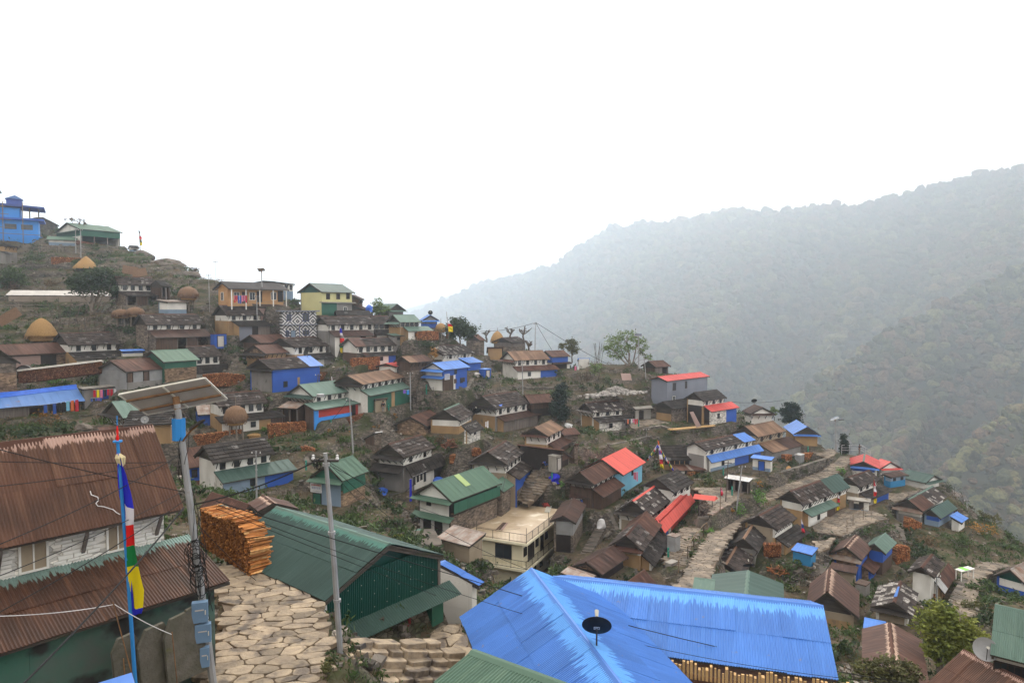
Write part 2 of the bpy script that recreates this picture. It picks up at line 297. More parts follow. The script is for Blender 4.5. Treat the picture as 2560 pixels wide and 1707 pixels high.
# ---------------------------------------------------------------- roof coverings, walls, houses
PADS,CTRL,LOG,FEET=[],[],[],[]
GROUPS=dict(shed='sheds among the houses',wash_house='sheds among the houses',washroom='small washrooms and toilets',toilet='small washrooms and toilets',barn='barns',hut='huts')
def cover(par,kind,x0,x1,y0,z0,y1,z1,dist,course=None):
 """lay sheets or slates on a slope from (y0,z0) at the ridge to (y1,z1) at the eave, between x0 and x1"""
 m=M[kind];sl=math.hypot(y1-y0,z1-z0);L=x1-x0
 if L<.15:return
 ny,nz=(z0-z1)*(1 if y1>y0 else-1),abs(y1-y0);nn=math.hypot(ny,nz);ny,nz=ny/nn,nz/nn
 if kind.startswith('slate'):
  rows=max(2,int(round(sl/.56)));ex=sl/rows;jobs=[]
  cap=int(300/rows)if dist<74 else 999
  lo=.42 if L/.5>cap else.3
  for r in range(rows):
   x=x0-R.uniform(0,.1)
   while x<x1:
    w=R.uniform(lo,.66)if dist>=74 else max(R.uniform(.4,.7),L/max(cap,1)*.98)
    xe=min(x+w,x1+.05);s0=r*ex-.10;s1=(r+1)*ex+R.uniform(-.02,.035)
    h0=.012;h1=.095+R.uniform(-.012,.022);jobs.append((x+.008,xe-.008,max(s0,0),s1,h0,h1));x=xe
  def pt(x,s,h):return(x,y0+(y1-y0)*s/sl+ny*h,z0+(z1-z0)*s/sl+nz*h)
  def slate(mb,j,ox=0.0):
   a,b,s0,s1,h0,h1=j;a-=ox;b-=ox;t=.045;k=R.uniform(-.012,.012)
   mb.hexa([pt(a,s0,h0-t),pt(b,s0,h0-t),pt(b,s1,h1-t),pt(a,s1,h1-t)],[pt(a,s0,h0),pt(b,s0,h0),pt(b,s1,h1+k),pt(a,s1,h1-k)])
  if dist<74:
   for j in jobs[:300]:
    mb=MB();slate(mb,j,j[0]);mb.build('slate',m,par,loc=(j[0],0,0))
  else:
   mb=MB()
   for j in jobs:slate(mb,j)
   mb.build('slates',m,par,kind='stuff')
  return
 n=max(1,int(round(L/.86)));w=L/n;near=dist<45
 if near and sl>2.2 and course is None:
  ym,zm=y0+(y1-y0)*.53,z0+(z1-z0)*.53;k=.10/sl
  cover(par,kind,x0,x1,ym-(y1-y0)*k,zm-(z1-z0)*k,y1,z1,dist,(.53,1.0,-.012));return cover(par,kind,x0,x1,y0,z0,ym,zm,dist,(0.0,.53,.012))
 va,vb,dz=course or(0.0,1.0,0.0)
 mb=MB();t=.022
 seg=int(w/.085)*4 if near else 2
 for i in range(seg+1):
  x=w*i/seg;h=(.018*math.sin(2*math.pi*i/4+.6)+.05)if near else(.045+(.030 if i==0 else 0.0))
  for(yy,zz,v)in((y0,z0,0.),(y1,z1,1.)):
   mb.v+=[(x,yy+ny*(h-t),zz+nz*(h-t)),(x,yy+ny*h,zz+nz*h)]
 for i in range(seg):
  a,b=i*4,i*4+4;u0,u1=w*i/seg,w*(i+1)/seg
  mb.f+=[(a+1,a+3,b+3,b+1),(a,b,b+2,a+2),(a+2,b+2,b+3,a+3),(a,a+1,b+1,b)]
  mb.uv+=[[(u0,va),(u0,vb),(u1,vb),(u1,va)],[(u0,va),(u1,va),(u1,vb),(u0,vb)],[(u0,vb),(u1,vb),(u1,vb),(u0,vb)],[(u0,va),(u0,va),(u1,va),(u1,va)]]
 uv=mb.uv;mb.uv=[]
 me=mb.mesh('roof_sheet',m);l=me.uv_layers.new(name='uv');fl=[c for f in uv for q in f for c in q];l.data.foreach_set('uv',fl)
 for i in range(n):
  inst('roof_sheet',me,par,(x0+i*w,0,R.uniform(-.006,.012)+dz),(R.uniform(-.004,.004),0,0))
def split_kind(kind,x0,x1):
 """'slate' or 'slate:.7,blue:1' -> spans"""
 if ':' not in kind:return[(kind,x0,x1)]
 out,a=[],0.0
 for q in kind.split(','):
  k,b=q.split(':');b=float(b);out.append((k,x0+(x1-x0)*a,x0+(x1-x0)*b));a=b
 return out
def window(par,x,y,z,w,h,f,frame='darkwood',pane='glass',axis='x',bars=True):
 """a window in a wall facing f along y (axis x) or along x (axis y)"""
 mb=MB();t=.06;p=.07
 def bx(a0,a1,d0,d1,z0,z1):
  if axis=='x':mb.box(x+a0,x+a1,y+f*d0,y+f*d1,z+z0,z+z1)
  else:mb.box(y+f*d0,y+f*d1,x+a0,x+a1,z+z0,z+z1)
 bx(-w/2-t,-w/2,-.02,p,-h/2-t,h/2+t);bx(w/2,w/2+t,-.02,p,-h/2-t,h/2+t)
 bx(-w/2,w/2,-.02,p,h/2,h/2+t);bx(-w/2,w/2,-.02,p,-h/2-t,-h/2)
 if bars:bx(-.02,.02,.031,.055,-h/2,h/2)
 o=mb.build('window',M[frame],par)
 mb=MB()
 bx(-w/2,w/2,.005,.03,-h/2,h/2)
 mb.build('pane',M[pane],o);return o
def door(par,x,y,z0,w,h,f,m='darkwood',axis='x'):
 mb=MB()
 if axis=='x':mb.box(x-w/2,x+w/2,y-f*.02,y+f*.05,z0,z0+h)
 else:mb.box(y-f*.02,y+f*.05,x-w/2,x+w/2,z0,z0+h)
 o=mb.build('door',M[m],par);mb=MB();t=.07
 def bx(a0,a1,za,zb):
  if axis=='x':mb.box(a0,a1,y-f*.02,y+f*.085,za,zb)
  else:mb.box(y-f*.02,y+f*.085,a0,a1,za,zb)
 bx(x-w/2-t,x-w/2,z0,z0+h);bx(x+w/2,x+w/2+t,z0,z0+h);bx(x-w/2-t,x+w/2+t,z0+h,z0+h+t)
 mb.build('door_frame',M['darkwood'],o)
def panels(par,spec,x0,x1,yo,f,z0,z1,name='wall_panel',thick=.2):
 """a wall along x whose outer face is at yo (facing f), split into spans: 'white.w:2 blue.d:1 open:1'"""
 it=[(q.split(':')[0],float(q.split(':')[1])if ':' in q else 1.0)for q in spec.split()];tot=sum(w for _,w in it);x=x0
 for c,w in it:
  xe=x+(x1-x0)*w/tot;k=c.split('.')
  if k[0]=='open':
   for xp in(x+.06,xe-.06):
    mb=MB();mb.box(xp-.06,xp+.06,yo-f*.02,yo-f*.14,z0,z1);mb.build('post',M['woodgrey'],par)
   if len(k)>1:
    mb=MB();mb.box(x+.13,xe-.13,yo-f*.03,yo-f*.11,z0,z0+(z1-z0)*.45);mb.build('parapet',M[k[1]],par)
  else:
   mb=MB();mb.box(x+.004,xe-.004,yo,yo-f*thick,z0,z1);o=mb.build(name,M[k[0]],par)
   zb=max(z0,0)
   for q in k[1:]:
    cx=(x+xe)/2
    if q[0]=='w':window(par,cx,yo,zb+(z1-zb)*.55,.55,min(.75,(z1-zb)*.45),f)
    if q[0]=='d':door(par,cx,yo,zb+.02,.85,min(1.75,(z1-zb)*.88),f,{'d':'darkwood','db':'bluewall','dr':'darkred','dg':'greenmetal'}[q])
    if q[0]=='p':
     mb=MB();mb.box(x+.006,xe-.006,yo-f*.01,yo+f*.03,z0,zb+min(.5,(z1-zb)*.28));mb.build('plinth',M[{'pb':'paleblue','pz':'azure','po':'ochre','ps':'stone'}[q]],par)
  x=xe
def solve0(pts,az=None,d=None,porch=None,hw=None,ov=.42):
 P=px(pts);a,b,e=ray(P[0]),ray(P[1]),ray(P[2]);g=ray(P[3])if len(P)>3 else None
 if az is not None:
  s,c=math.sin(math.radians(az)),math.cos(math.radians(az));t=(b[0]-a[0])/(s-b[0]*c)
  u=np.array([s,c,0])*(1 if t>0 else-1);L=abs(t)
 else:
  pb=b*(a[2]/b[2]);q=pb-a;L=math.hypot(q[0],q[1]);u=np.array([q[0]/L,q[1]/L,0])
 v=np.array([-u[1],u[0],0])
 PE=e*(a.dot(u)/e.dot(u));w=(PE-a).dot(v);h=a[2]-PE[2];sg=1 if w>0 else-1
 D0=d if d else(D(P[3])if g is not None else 30.0);o=ov/(D0/PE[1]);po=None
 if porch:
  Q=px(porch,int(pts.split(':')[0])if ':' not in porch else None);pt,pe,pb=[ray(q)for q in Q]
  wv=a.dot(v)+w-sg*o
  PT=pt*(wv/pt.dot(v));t0=(PT-a).dot(u);z1=PT[2]
  PE2=pe*((a.dot(u)+t0)/pe.dot(u));v2=(PE2-a).dot(v);z2=PE2[2]
  PB2=pb*((a.dot(v)+v2)/pb.dot(v));t1=(PB2-a).dot(u);po=[t0,t1,z1,v2,z2]
  Qc=a+u*(t0+.3/(D0/PE[1]))+v*(v2-sg*o)
 else:
  Qc=a+u*o+v*(w-sg*o)
 if g is not None:zb=g[2]*Qc[1];S=D0/Qc[1]
 else:S=D0;zb=PE[2]-hw/S
 if d and g is None:S=d
 r=dict(S=S,A=a*S,u=u,v=v,L=L*S,w=abs(w)*S,h=h*S,sg=sg,He=(PE[2]-zb)*S,zb=zb*S,az=math.degrees(math.atan2(u[0],u[1])))
 if po:r['po']=[po[0]*S,po[1]*S,(po[2]-zb)*S,abs(po[3])*S,(po[4]-zb)*S]
 return r
def project(q):
 q=np.array(q);zc=q[1]*CP-q[2]*SP;yc=q[1]*SP+q[2]*CP
 return(PW/2+FPX*q[0]/zc,PH/2-FPX*yc/zc)
def solve(pts,az=None,d=None,porch=None,hw=None,ov=.42,mono=False,fix=False):
 if az is None:
  az0=solve0(pts,None,d,porch,hw,ov)['az'];rng=25
 else:az0=az;rng=40
 if fix:return solve0(pts,az0,d,porch,hw,ov)
 pb=px(pts)[1];best=None
 for da in range(-rng,rng+1):
  try:r=solve0(pts,az0+da,d,porch,hw,ov)
  except ZeroDivisionError:continue
  e=project(r['A']+r['u']*r['L'])
  p=math.degrees(math.atan2(r['h'],r['w']))
  c=((e[1]-pb[1])/3.5)**2+(da/14.0)**2+((p-(14 if mono else 26))/(9 if mono else 6))**2+max(0,3.0-r['L'])**2*1.5+max(0,r['L']-12)**2*.3
  c+=((r['w']-(2.0 if mono else 2.8))/1.0)**2
  if r['h']<.15:c+=60
  if mono and(r['v']*r['sg'])@r['A']>0:c+=50
  if 'po' in r:
   o=r['po'][3]-r['w'];c+=((o-1.7)/.9)**2+(8 if o<.3 else 0)
  if best is None or c<best[0]:best=(c,r)
 best[1]['cost']=best[0]
 return best[1]
def house(label,roof,pts,porch=None,pr=None,pw='white',az=None,d=None,U='white',LW='stone',EW=None,UE=None,gab='timber',nw=3,split=None,skirt=None,lskirt=None,segs=None,br=1,name='village_house',cat='house',ov=.42,ext=0.0,hw=None,mono=False,E2=None,ridge=None,group=None,clampw=None,frame='darkwood',back=None,gdrop=.35,pex=0.0,fix=False,nudge=1.0):
 s=solve(pts,az,d,porch,hw,ov,mono,fix)
 for q in('A','L','w','h','He','zb'):s[q]=s[q]*nudge
 if 'po' in s:s['po']=[q*nudge for q in s['po']]
 L=s['L']+ext;w,h,sg,He=s['w'],s['h'],s['sg'],s['He'];u,v=s['u'],s['v']
 P0=s['A'].copy();P0[2]=s['zb']
 dist=float(s['A'][1]);Lh=L/2;Hr=He+h;C_=P0+u*Lh
 rz=math.atan2(u[1],u[0])
 wb=w
 if E2:
  q=px(E2,int(pts.split(':')[0])if ':' not in E2 else None)[0];e2=ray(q);A=s['A'];pe2=e2*(A.dot(u)/e2 .dot(u));wb=abs((pe2-A).dot(v))
 LOG.append((label[:46],f"c{s.get('cost',-1):.0f} d{dist:.0f} L{L:.1f} w{w:.1f} h{h:.1f} p{math.degrees(math.atan2(h, w)):.0f} He{He:.1f} az{s['az']:.0f} zb{s['zb']:.1f}"+(f" porch t{s['po'][0]:.1f}-{s['po'][1]:.1f} z{s['po'][2]:.1f} y{s['po'][3]:.1f} z{s['po'][4]:.1f}" if 'po' in s else '')))
 t=thing(name,label,cat,tuple(C_),rz,group or GROUPS.get(name,'houses of the hillside village'))
 EW=EW or LW;UE=UE or U;f=sg;go=min(.42,L*.08);x0,x1=-Lh+go,Lh-go
 yw=w-ov;yb=(wb if not mono else-.0)-(ov if not mono else 0.15);sl=h/w
 hs=split if split is not None else(s['po'][2]-.02 if 'po' in s else He*.56)
 if segs and split is None and 'po' not in s and He<2.4:hs=He-.22
 hs=max(.3,min(hs,He-.15));ze=He+sl*ov-.12
 base=-2.4
 yf,ybk=f*yw,-f*yb
 # front wall
 if segs:panels(t,segs,x0,x1,yf,f,base,hs,'front_wall')
 else:MB().box(x0,x1,yf,yf-f*.25,base,hs).build('front_wall',M[LW],t)
 MB().box(x0,x1,yf+f*.012,yf-f*.25,hs+.003,ze).build('upper_wall',M[U],t)
 zb_=ze if not mono else Hr-.15
 MB().box(x0,x1,ybk,ybk+f*.25,base,(He+(h/wb)*ov-.12)if not mono else Hr-.2).build('back_wall',M[back or LW],t)
 for xe,sx in((x0,1),(x1,-1)):
  ya,yc=yf-f*.253,ybk+f*.253
  zt=He+min(.1,ov*sl)
  if mono:
   MB().box(xe,xe+sx*.25,ya,yc,base,hs).build('end_wall',M[EW],t)
   MB().prism([(xe,ya,hs+.003),(xe,yc,hs+.003),(xe,yc,Hr-.22),(xe,ya,ze)],(sx*.25,0,0)).build('upper_end_wall',M[UE if UE!=U or EW==LW else EW],t)
  else:
   hs2=hs if UE!=EW else hs
   MB().box(xe,xe+sx*.25,ya,yc,base,hs2).build('end_wall',M[EW],t)
   MB().box(xe-sx*.012,xe+sx*.25,ya,yc,hs2+.003,He-.02).build('upper_end_wall',M[UE],t)
   MB().prism([(xe,f*(w-.15),He),(xe,-f*(wb-.15),He),(xe,0,Hr-.14)],(sx*.16,0,0)).build('gable',M[gab],t)
   # roof
 mb=MB();tk=.07
 mb.hexa([(-Lh,0,Hr-tk),(Lh,0,Hr-tk),(Lh,f*w,He-tk),(-Lh,f*w,He-tk)],[(-Lh,0,Hr),(Lh,0,Hr),(Lh,f*w,He),(-Lh,f*w,He)])
 if not mono:mb.hexa([(-Lh,0,Hr-tk),(Lh,0,Hr-tk),(Lh,-f*wb,He-tk),(-Lh,-f*wb,He-tk)],[(-Lh,0,Hr),(Lh,0,Hr),(Lh,-f*wb,He),(-Lh,-f*wb,He)])
 for xx in(-Lh+.1,Lh-.1):
  mb.hexa([(xx-.05,0,Hr-.24),(xx+.05,0,Hr-.24),(xx+.05,f*w*.99,He-.2),(xx-.05,f*w*.99,He-.2)],[(xx-.05,0,Hr-.075),(xx+.05,0,Hr-.075),(xx+.05,f*w*.99,He-.075),(xx-.05,f*w*.99,He-.075)])
  if not mono:mb.hexa([(xx-.05,0,Hr-.24),(xx+.05,0,Hr-.24),(xx+.05,-f*wb*.99,He-.2),(xx-.05,-f*wb*.99,He-.2)],[(xx-.05,0,Hr-.075),(xx+.05,0,Hr-.075),(xx+.05,-f*wb*.99,He-.075),(xx-.05,-f*wb*.99,He-.075)])
 ro=mb.build('roof',M['timber'],t)
 for k,xa,xb in split_kind(roof,-Lh,Lh):
  cover(ro,k,xa,xb,0,Hr,f*w,He,dist)
  if not mono:cover(ro,k,xa,xb,0,Hr,-f*wb,He,dist)
  if not mono or k!='x':
   rk=ridge or({'slate':'rust','slate_dark':'slate_dark','slate_white':'rust','tan':'tan'}.get(k,k))
   c=MB();q=.17
   c.hexa([(xa,-q,Hr+.055-q*sl),(xb,-q,Hr+.055-q*sl),(xb,q,Hr+.055-q*sl),(xa,q,Hr+.055-q*sl)],[(xa,-.03,Hr+.095),(xb,-.03,Hr+.095),(xb,.03,Hr+.095),(xa,.03,Hr+.095)])
   c.build('ridge_cap',M[rk if rk!='rust_ridge' and rk!='rust_near' and rk!='rust_teal' else 'rust'],ro)
   # windows and brackets in the upper band
 band=ze-hs
 if nw:
  for i in range(nw):
   xc=x0+(x1-x0)*(i+.5)/nw
   window(t,xc,yf+f*.012,hs+min(band*.52,band-.45),.5,max(.3,min(.8,band-.32)),f,frame=frame)
 if br:
  mb=MB();n=max(3,int((x1-x0)/.85))
  for i in range(n+1):
   xx=x0+.1+(x1-x0-.2)*i/n
   mb.hexa([(xx-.035,yf,He-.75),(xx+.035,yf,He-.75),(xx+.035,f*(w-.05),He-.16),(xx-.035,f*(w-.05),He-.16)],[(xx-.035,yf,He-.62),(xx+.035,yf,He-.62),(xx+.035,f*(w-.05),He-.06),(xx-.035,f*(w-.05),He-.06)])
  if skirt:
   n=max(2,int((yw+yb)/.95))
   for i in range(n+1):
    yy=ybk+(yf-ybk)*i/n
    mb.hexa([(x0,yy-.035,He-.95),(x0,yy+.035,He-.95),(-Lh-.3,yy+.035,He-gdrop-.1),(-Lh-.3,yy-.035,He-gdrop-.1)],[(x0,yy-.035,He-.8),(x0,yy+.035,He-.8),(-Lh-.3,yy+.035,He-gdrop-.02),(-Lh-.3,yy-.035,He-gdrop-.02)])
  mb.build('eave_brackets',M['darkwood'],t,kind='stuff')
 def pent(kind,z,out,drop,nm,y_a=None,y_b=None):
  ya,yb2=(f*w if y_a is None else y_a),(-f*wb if y_b is None else y_b)
  xe=x0-.01;mb=MB();mb.hexa([(xe,ya,z-.05),(xe,yb2,z-.05),(xe-out,yb2,z-drop-.05),(xe-out,ya,z-drop-.05)],[(xe,ya,z),(xe,yb2,z),(xe-out,yb2,z-drop),(xe-out,ya,z-drop)])
  mb.build(nm,M[kind],t)
 if skirt:pent(skirt,He+.06,go+.5,gdrop,'gable_skirt_roof')
 if lskirt:pent(lskirt[0],lskirt[1]or s['po'][2],lskirt[2],lskirt[2]*.45,'awning_roof')
 yfront=w
 if 'po' in s:
  t0,t1,z1,y2,z2=s['po'];a,b=t0-Lh+(ext/2 if 0 else 0),t1-Lh+pex
  y2=max(yw+.5,min(y2,yw+4.5));z2=min(z2,z1-.15);b=max(b,a+1.5);yfront=y2
  p=MB();p.hexa([(a,yf+f*.02,z1-.07),(b,yf+f*.02,z1-.07),(b,f*y2,z2-.07),(a,f*y2,z2-.07)],[(a,yf+f*.02,z1),(b,yf+f*.02,z1),(b,f*y2,z2),(a,f*y2,z2)])
  pro=p.build('porch_roof',M['timber'],t)
  for k,xa,xb in split_kind(pr or roof.split(':')[0],a,b):cover(pro,k,xa,xb,yf+f*.02,z1,f*y2,z2,dist)
  yp=f*(y2-.42);zt=z2+(z1-z2)*.42/max(y2-yw,.6)-.10
  panels(t,pw,a+.3,b-.3,yp,f,base,zt,'porch_wall')
  for xe,sx in((a+.3,1),(b-.3,-1)):
   MB().prism([(xe,yp-f*.203,base),(xe,yf+f*.015,base),(xe,yf+f*.015,z1-.10),(xe,yp-f*.203,zt)],(sx*.2,0,0)).build('porch_side_wall',M[EW],t)
   # ground
 PADS.append((C_[0],C_[1],s['zb'],u[0],u[1],-Lh-.2,Lh+.2,(-yb-.1)if f>0 else-(yfront+.3),(yfront+.3)if f>0 else(yb+.1)))
 FEET.append([C_+u*xx+v*yy_ for xx in(x0,x1)for yy_ in(ybk,f*(yfront-.3))])
 for xx in(x0,0,x1):
  CTRL.append(tuple(C_+u*xx+v*(f*yfront)))
 CTRL.append(tuple(C_-v*f*yb))
 return dict(t=t,s=s,Lh=Lh,w=w,wb=wb,He=He,Hr=Hr,f=f,yw=yw,yb=yb,x0=x0,x1=x1,hs=hs,ze=ze,C=C_,rz=rz,ro=ro,dist=dist,sl=sl)
def w2(hd,x,y,z):
 """house coordinates -> world"""
 return hd['C']+hd['s']['u']*x+hd['s']['v']*y+np.array([0,0,z])
 # ---------------------------------------------------------------- the houses, from the top left of the hill down to the right
HS={}
# small corrections of the distances so that no house stands inside the one before it
NUDGE=dict(h4=0.991,h4b=1.009,h5=1.017,o1=1.041,o2=1.044,o3=1.03,o3b=1.034,o4=1.049,o5=1.042,o7=1.035,o8=1.076,o9=1.046,o10=0.947,o11=0.932,o12=0.978,o13=0.957,o15=1.032,p1=0.983,p2=1.016,p3=0.984,p3b=1.02,p4=1.007,p5=1.028,p7=0.98,p8=1.038,p9=0.965,p11=1.115,p12=1.067,p13=1.139,q1=0.923,q2=0.839,q2b=0.912,q2c=0.941,q2d=1.062,q3=0.956,q3b=0.99,q4=0.954,q4b=0.962,g6=1.01,g6b=1.007,g7=0.914,g8=0.969,r5=0.971,r5b=1.03,r6=1.033,r7=0.983,r7b=1.042,r7d=1.017,r8=0.95,r8b=0.977,t1=1.018,t2=1.01,t3=0.973,t10=0.991,t10b=1.009,t13=1.013,t14=1.017,t15=0.992,t16=0.992,u4=0.987,s1=0.983,s2=1.017,s9=0.981,s10=1.02)
def hh(k,*a,**kw):HS[k]=house(*a,nudge=NUDGE.get(k,1.0),**kw)
# --- upper left slope
hh('h2','green roofed white hilltop house with a green gallery over a long wood pile','green_mid','1:720,510;1185,600;868,578;872,735',az=36,fix=True,U='greenmetal',LW='greenmetal',EW='white',gab='white',nw=0,br=0,skirt='green_mid',segs='open.greenmetal:2 open.greenmetal:2 open.greenmetal:2')
hh('h2b','low lean-to with a white and blue wall beside the hilltop green roofed house','green_mid','1:520,660;850,625;500,692;505,755',az=70,d=150,mono=True,LW='paleblue',U='white',nw=0,br=0,name='shed',cat='shed')
hh('h3','tiny white hut on the rocky skyline below the thin prayer flag','slate_dark','1:1410,758;1500,778;1430,782;1425,822',az=50,d=156,U='white',LW='paleblue',gab='white',nw=1,br=0,name='hut',cat='hut')
hh('h0','dark slate roof peeping out behind the bright blue building site','slate_dark','1:380,455;470,458;560,545;560,600',az=62,d=188,nw=0,LW='stonedark',U='stonedark')
hh('h00','small ochre house with a slate lean-to at the left edge under the blue building','slate_dark','1:-160,700;0,735;60,765;60,950',porch='-10,815;70,850;75,850',az=50,d=146,LW='grey',U='ochre',nw=0,pw='grey:1')
hh('h4','slate house half hidden behind the broad leaved tree, blue tarp under its eave','slate','1:1250,1095;1650,1105;1290,1185;1400,1405',porch='1290,1252;1365,1302;1850,1300',az=50,pw='open:1 wood:1 open:1 wood:1',nw=4,LW='stone')
hh('h4b','open slate roofed annexe with an ochre post right of the half hidden slate house','slate_dark','1:1690,1138;1800,1140;1765,1200;1770,1345',az=50,nw=0,U='timber',LW='wood',br=0,segs='open:1 open:1')
hh('h5','little white and pale blue flat roofed washroom below the hay on stilts','mixed','1:1700,1352;1945,1342;1820,1372;1822,1490',az=48,mono=True,U='white',LW='paleblue',nw=0,br=0,split=.55,EW='paleblue',name='washroom',cat='shed')
hh('o1','long orange brick lodge with a columned veranda, laundry and a grey tin roof','greyroof','2:310,280;960,284;405,356;430,545',az=42,U='orange',LW='orange',gab='orange',nw=0,br=0,ov=1.3,frame='clean',name='lodge',cat='lodge')
hh('o1b','white house with a blue balcony just behind the right end of the orange lodge','green_deep','2:780,272;900,262;1010,300;1010,480',az=60,d=132,U='white',LW='paleblue',nw=2)
hh('o2','two storey pale yellow house with a dark green gable and a green shutter below','green_deep','2:1275,298;1640,305;1415,393;1430,640',az=45,U='yellow',LW='grey',EW='yellow',gab='greenhall',nw=0,br=0,ov=.5,segs='greenmetal:1.2 grey:1.3')
hh('o3','small brown roofed house tucked behind the right side of the yellow house','rust_dark','2:1735,425;1780,425;1835,470;1830,560',az=45,d=126,U='wood',LW='stone',nw=1)
hh('o3b','lower brown lean-to below the small house beside the yellow house','rust_dark','2:1740,530;1815,532;1860,580;1855,615',az=45,d=124,U='wood',LW='stone',nw=0,name='shed',cat='shed')
hh('o4','slate house with a big ochre end wall below the orange lodge','slate','2:290,538;690,533;378,648;520,862',porch='425,705;512,765;880,742',pr='slate_dark',pw='greyblue:2 wood.d:1 woodgrey:2',az=44,UE='white',EW='ochre',nw=3,LW='ochre')
hh('o5','low brown tin porch house directly under the orange lodge veranda','rust_dark','2:630,508;985,502;720,556;745,695',az=44,U='wood',LW='pink',nw=0,br=0,segs='pink:1 pink:1')
hh('o7','long slate house with a white window band beside the black and white patterned house','slate','2:1385,660;1925,650;1472,752;1560,985',porch='1482,815;1557,880;1990,812',pr='rust_dark',pw='clean:2 white.d:2',az=44,U='white',LW='grey',EW='grey',nw=5)
hh('o8','slate house continuing right of the long slate house, behind a flag pole','slate','2:1945,655;2130,650;1975,745;2010,925',porch='1980,800;2000,860;2265,795',pr='slate_dark',pw='white:1 wood:1',az=44,nw=3,LW='stone')
hh('o9','dark slate roof behind the long slate house and below the yellow house','slate_dark','2:1560,597;1930,590;1540,655;1545,760',az=44,d=120,nw=0,U='stone',LW='stone')
hh('o10','brown tin roofed stone barn left of the patterned house, lower slate gable','rust','2:625,865;985,850;745,950;750,1065',az=48,d=116,U='wood',LW='stone',nw=0)
hh('o11','brown tin roofed barn with a stone gable and ochre wall, left of a slate house','rust','2:675,975;935,960;805,1068;800,1215',az=50,U='ochre',LW='ochre',EW='ochre',gab='stonetan',nw=0,skirt='slate_dark',d=112)
hh('o12','slate house with an ochre strip and a black dish on its lean-to','slate','2:960,895;1345,866;1115,998;1340,1215',porch='1255,1065;1340,1128;1572,1085',pr='slate_dark',pw='white:1 grey:1',az=46,nw=3,LW='ochre',d=112)
hh('o13','slate house with a bright blue front and blue metal covering the right of its roof','slate:.72,blue:1','2:725,1125;1290,1088;870,1240;930,1485',az=48,U='bluewall',LW='bluewall',EW='grey',UE='grey',gab='timber',nw=0,br=0,segs='bluewall.w:3 ochre:.3 bluewall:2.6',skirt='slate_dark',gdrop=.2)
hh('o14','slate house with a rust patch on its roof and a white gable above brown boards','rust:.27,slate:1','2:1690,898;2130,868;1785,990;1895,1175',porch='1840,1055;1895,1092;2250,1048',pr='rust:.15,slate_dark:1',pw='grey:1 white.w:2 bluewall:1',az=46,UE='white',EW='wood',gab='white',nw=5,LW='stone')
hh('o15','small grey concrete cubicle with a pale metal roof beside a slate eave','green','2:2120,850;2250,838;2200,872;2205,975',az=40,mono=True,U='grey',LW='grey',nw=1,br=0,name='washroom',cat='shed')
hh('o16','slate house with an ochre strip between the green gallery house and stone steps','slate','2:-70,985;240,978;20,1105;60,1330',porch='10,1190;20,1280;545,1215',pr='slate_dark',pw='white:2 woodgrey.d:1 white:1',az=48,nw=3,LW='ochre')
# --- left rows
hh('p1','large slate house with a grey stone end wall and a wide brown tin veranda roof','slate','5:1510,200;2140,190;1592,318;1715,580',porch='1598,372;1690,458;2/235,855',pr='rust_dark',pw='wood:2 open.woodgrey:1 wood:1 open.woodgrey:1.4',az=46,EW='stone',UE='stone',LW='stone',nw=4)
hh('p2','slate house whose lower slate roof is patched with blue and white sheets','slate','5:640,405;1200,388;745,540;830,745',porch='742,612;830,698;1465,655',pr='slate_dark',pw='white.w:3 wood:1',az=50,LW='ochre',EW='ochre',nw=3)
hh('p3','long brown tin roofed house with weathered boards behind the log wall','rust','5:-160,540;640,478;-40,655;10,800',az=52,d=97,U='wood',LW='pink',nw=0,br=0,segs='stonetan:.5 pink:2 darkwood:1 stonetan:.6')
hh('p3b','brown tin roof end at the left edge before the long brown house','rust_dark','5:-110,556;0,585;100,685;100,900',az=150,d=90,U='stone',LW='stonetan',EW='stonetan',nw=0,br=0)
hh('p4','green roofed house with a green boarded balcony beside the corrugated grey barn','green_mid','5:1640,598;2040,572;1780,722;1795,925',az=50,d=94,U='greenmetal',LW='stonetan',EW='greenmetal',UE='greenmetal',gab='greenmetal',nw=0,br=0,ov=.3,split=1.7)
hh('p5','grey corrugated barn with two brown doors under a brown tin roof','rust','5:1195,705;1640,655;1375,828;1390,1020',az=50,d=88,U='greymetal',LW='grey',EW='greymetal',UE='greymetal',gab='greymetal',nw=0,br=0,ov=.25,split=.9,name='barn',cat='barn')
hh('p7','long low house at the left edge with tarp on its old blue roof','blue_old','5:-120,1065;835,965;-40,1230;-20,1330',az=55,d=83,mono=True,U='woodgrey',LW='wood',nw=0,br=0,segs='woodgrey:2 open.plastic:1.5 open.plastic:1.5 open.plastic:1',ridge='tarp')
hh('p8','white hut with a pale green roof partly behind the large solar panel','green','5:1215,1155;1440,1130;1340,1335;1350,1410',az=52,d=77,U='white',LW='wood',EW='white',gab='timber',nw=2,skirt='slate_dark',gdrop=.1)
hh('p9','concrete wash house with a flat slab roof and laundry hung along its front','concrete','5:850,1000;1270,965;900,1018;925,1145',az=62,d=92,mono=True,U='grey',LW='grey',nw=0,br=0,segs='grey:2 grey.db:1 grey:1',name='wash_house',cat='shed')
hh('p10','small shed with a blue sheet roof between two slate houses and the green gallery house','blue','5:1300,588;1555,572;1325,605;1330,655',az=60,mono=True,U='bluewall',LW='white',nw=0,br=0,name='shed',cat='shed')
hh('p11','blue walled annexe with a patched tin roof just right of the large solar panel','mixed','6:40,495;245,483;22,548;30,650',az=60,d=86,U='bluewall',LW='bluewall',EW='bluewall',nw=0,br=0,split=.9)
hh('p12','slate house behind the solar lamp pole, above the near brown roof','slate_dark','5:1420,1255;1950,1240;1500,1330;1560,1500',porch='1500,1365;1570,1455;1890,1400',pr='slate_dark',pw='white:1 wood:1 ochre:1',az=50,d=78,nw=4,LW='ochre')
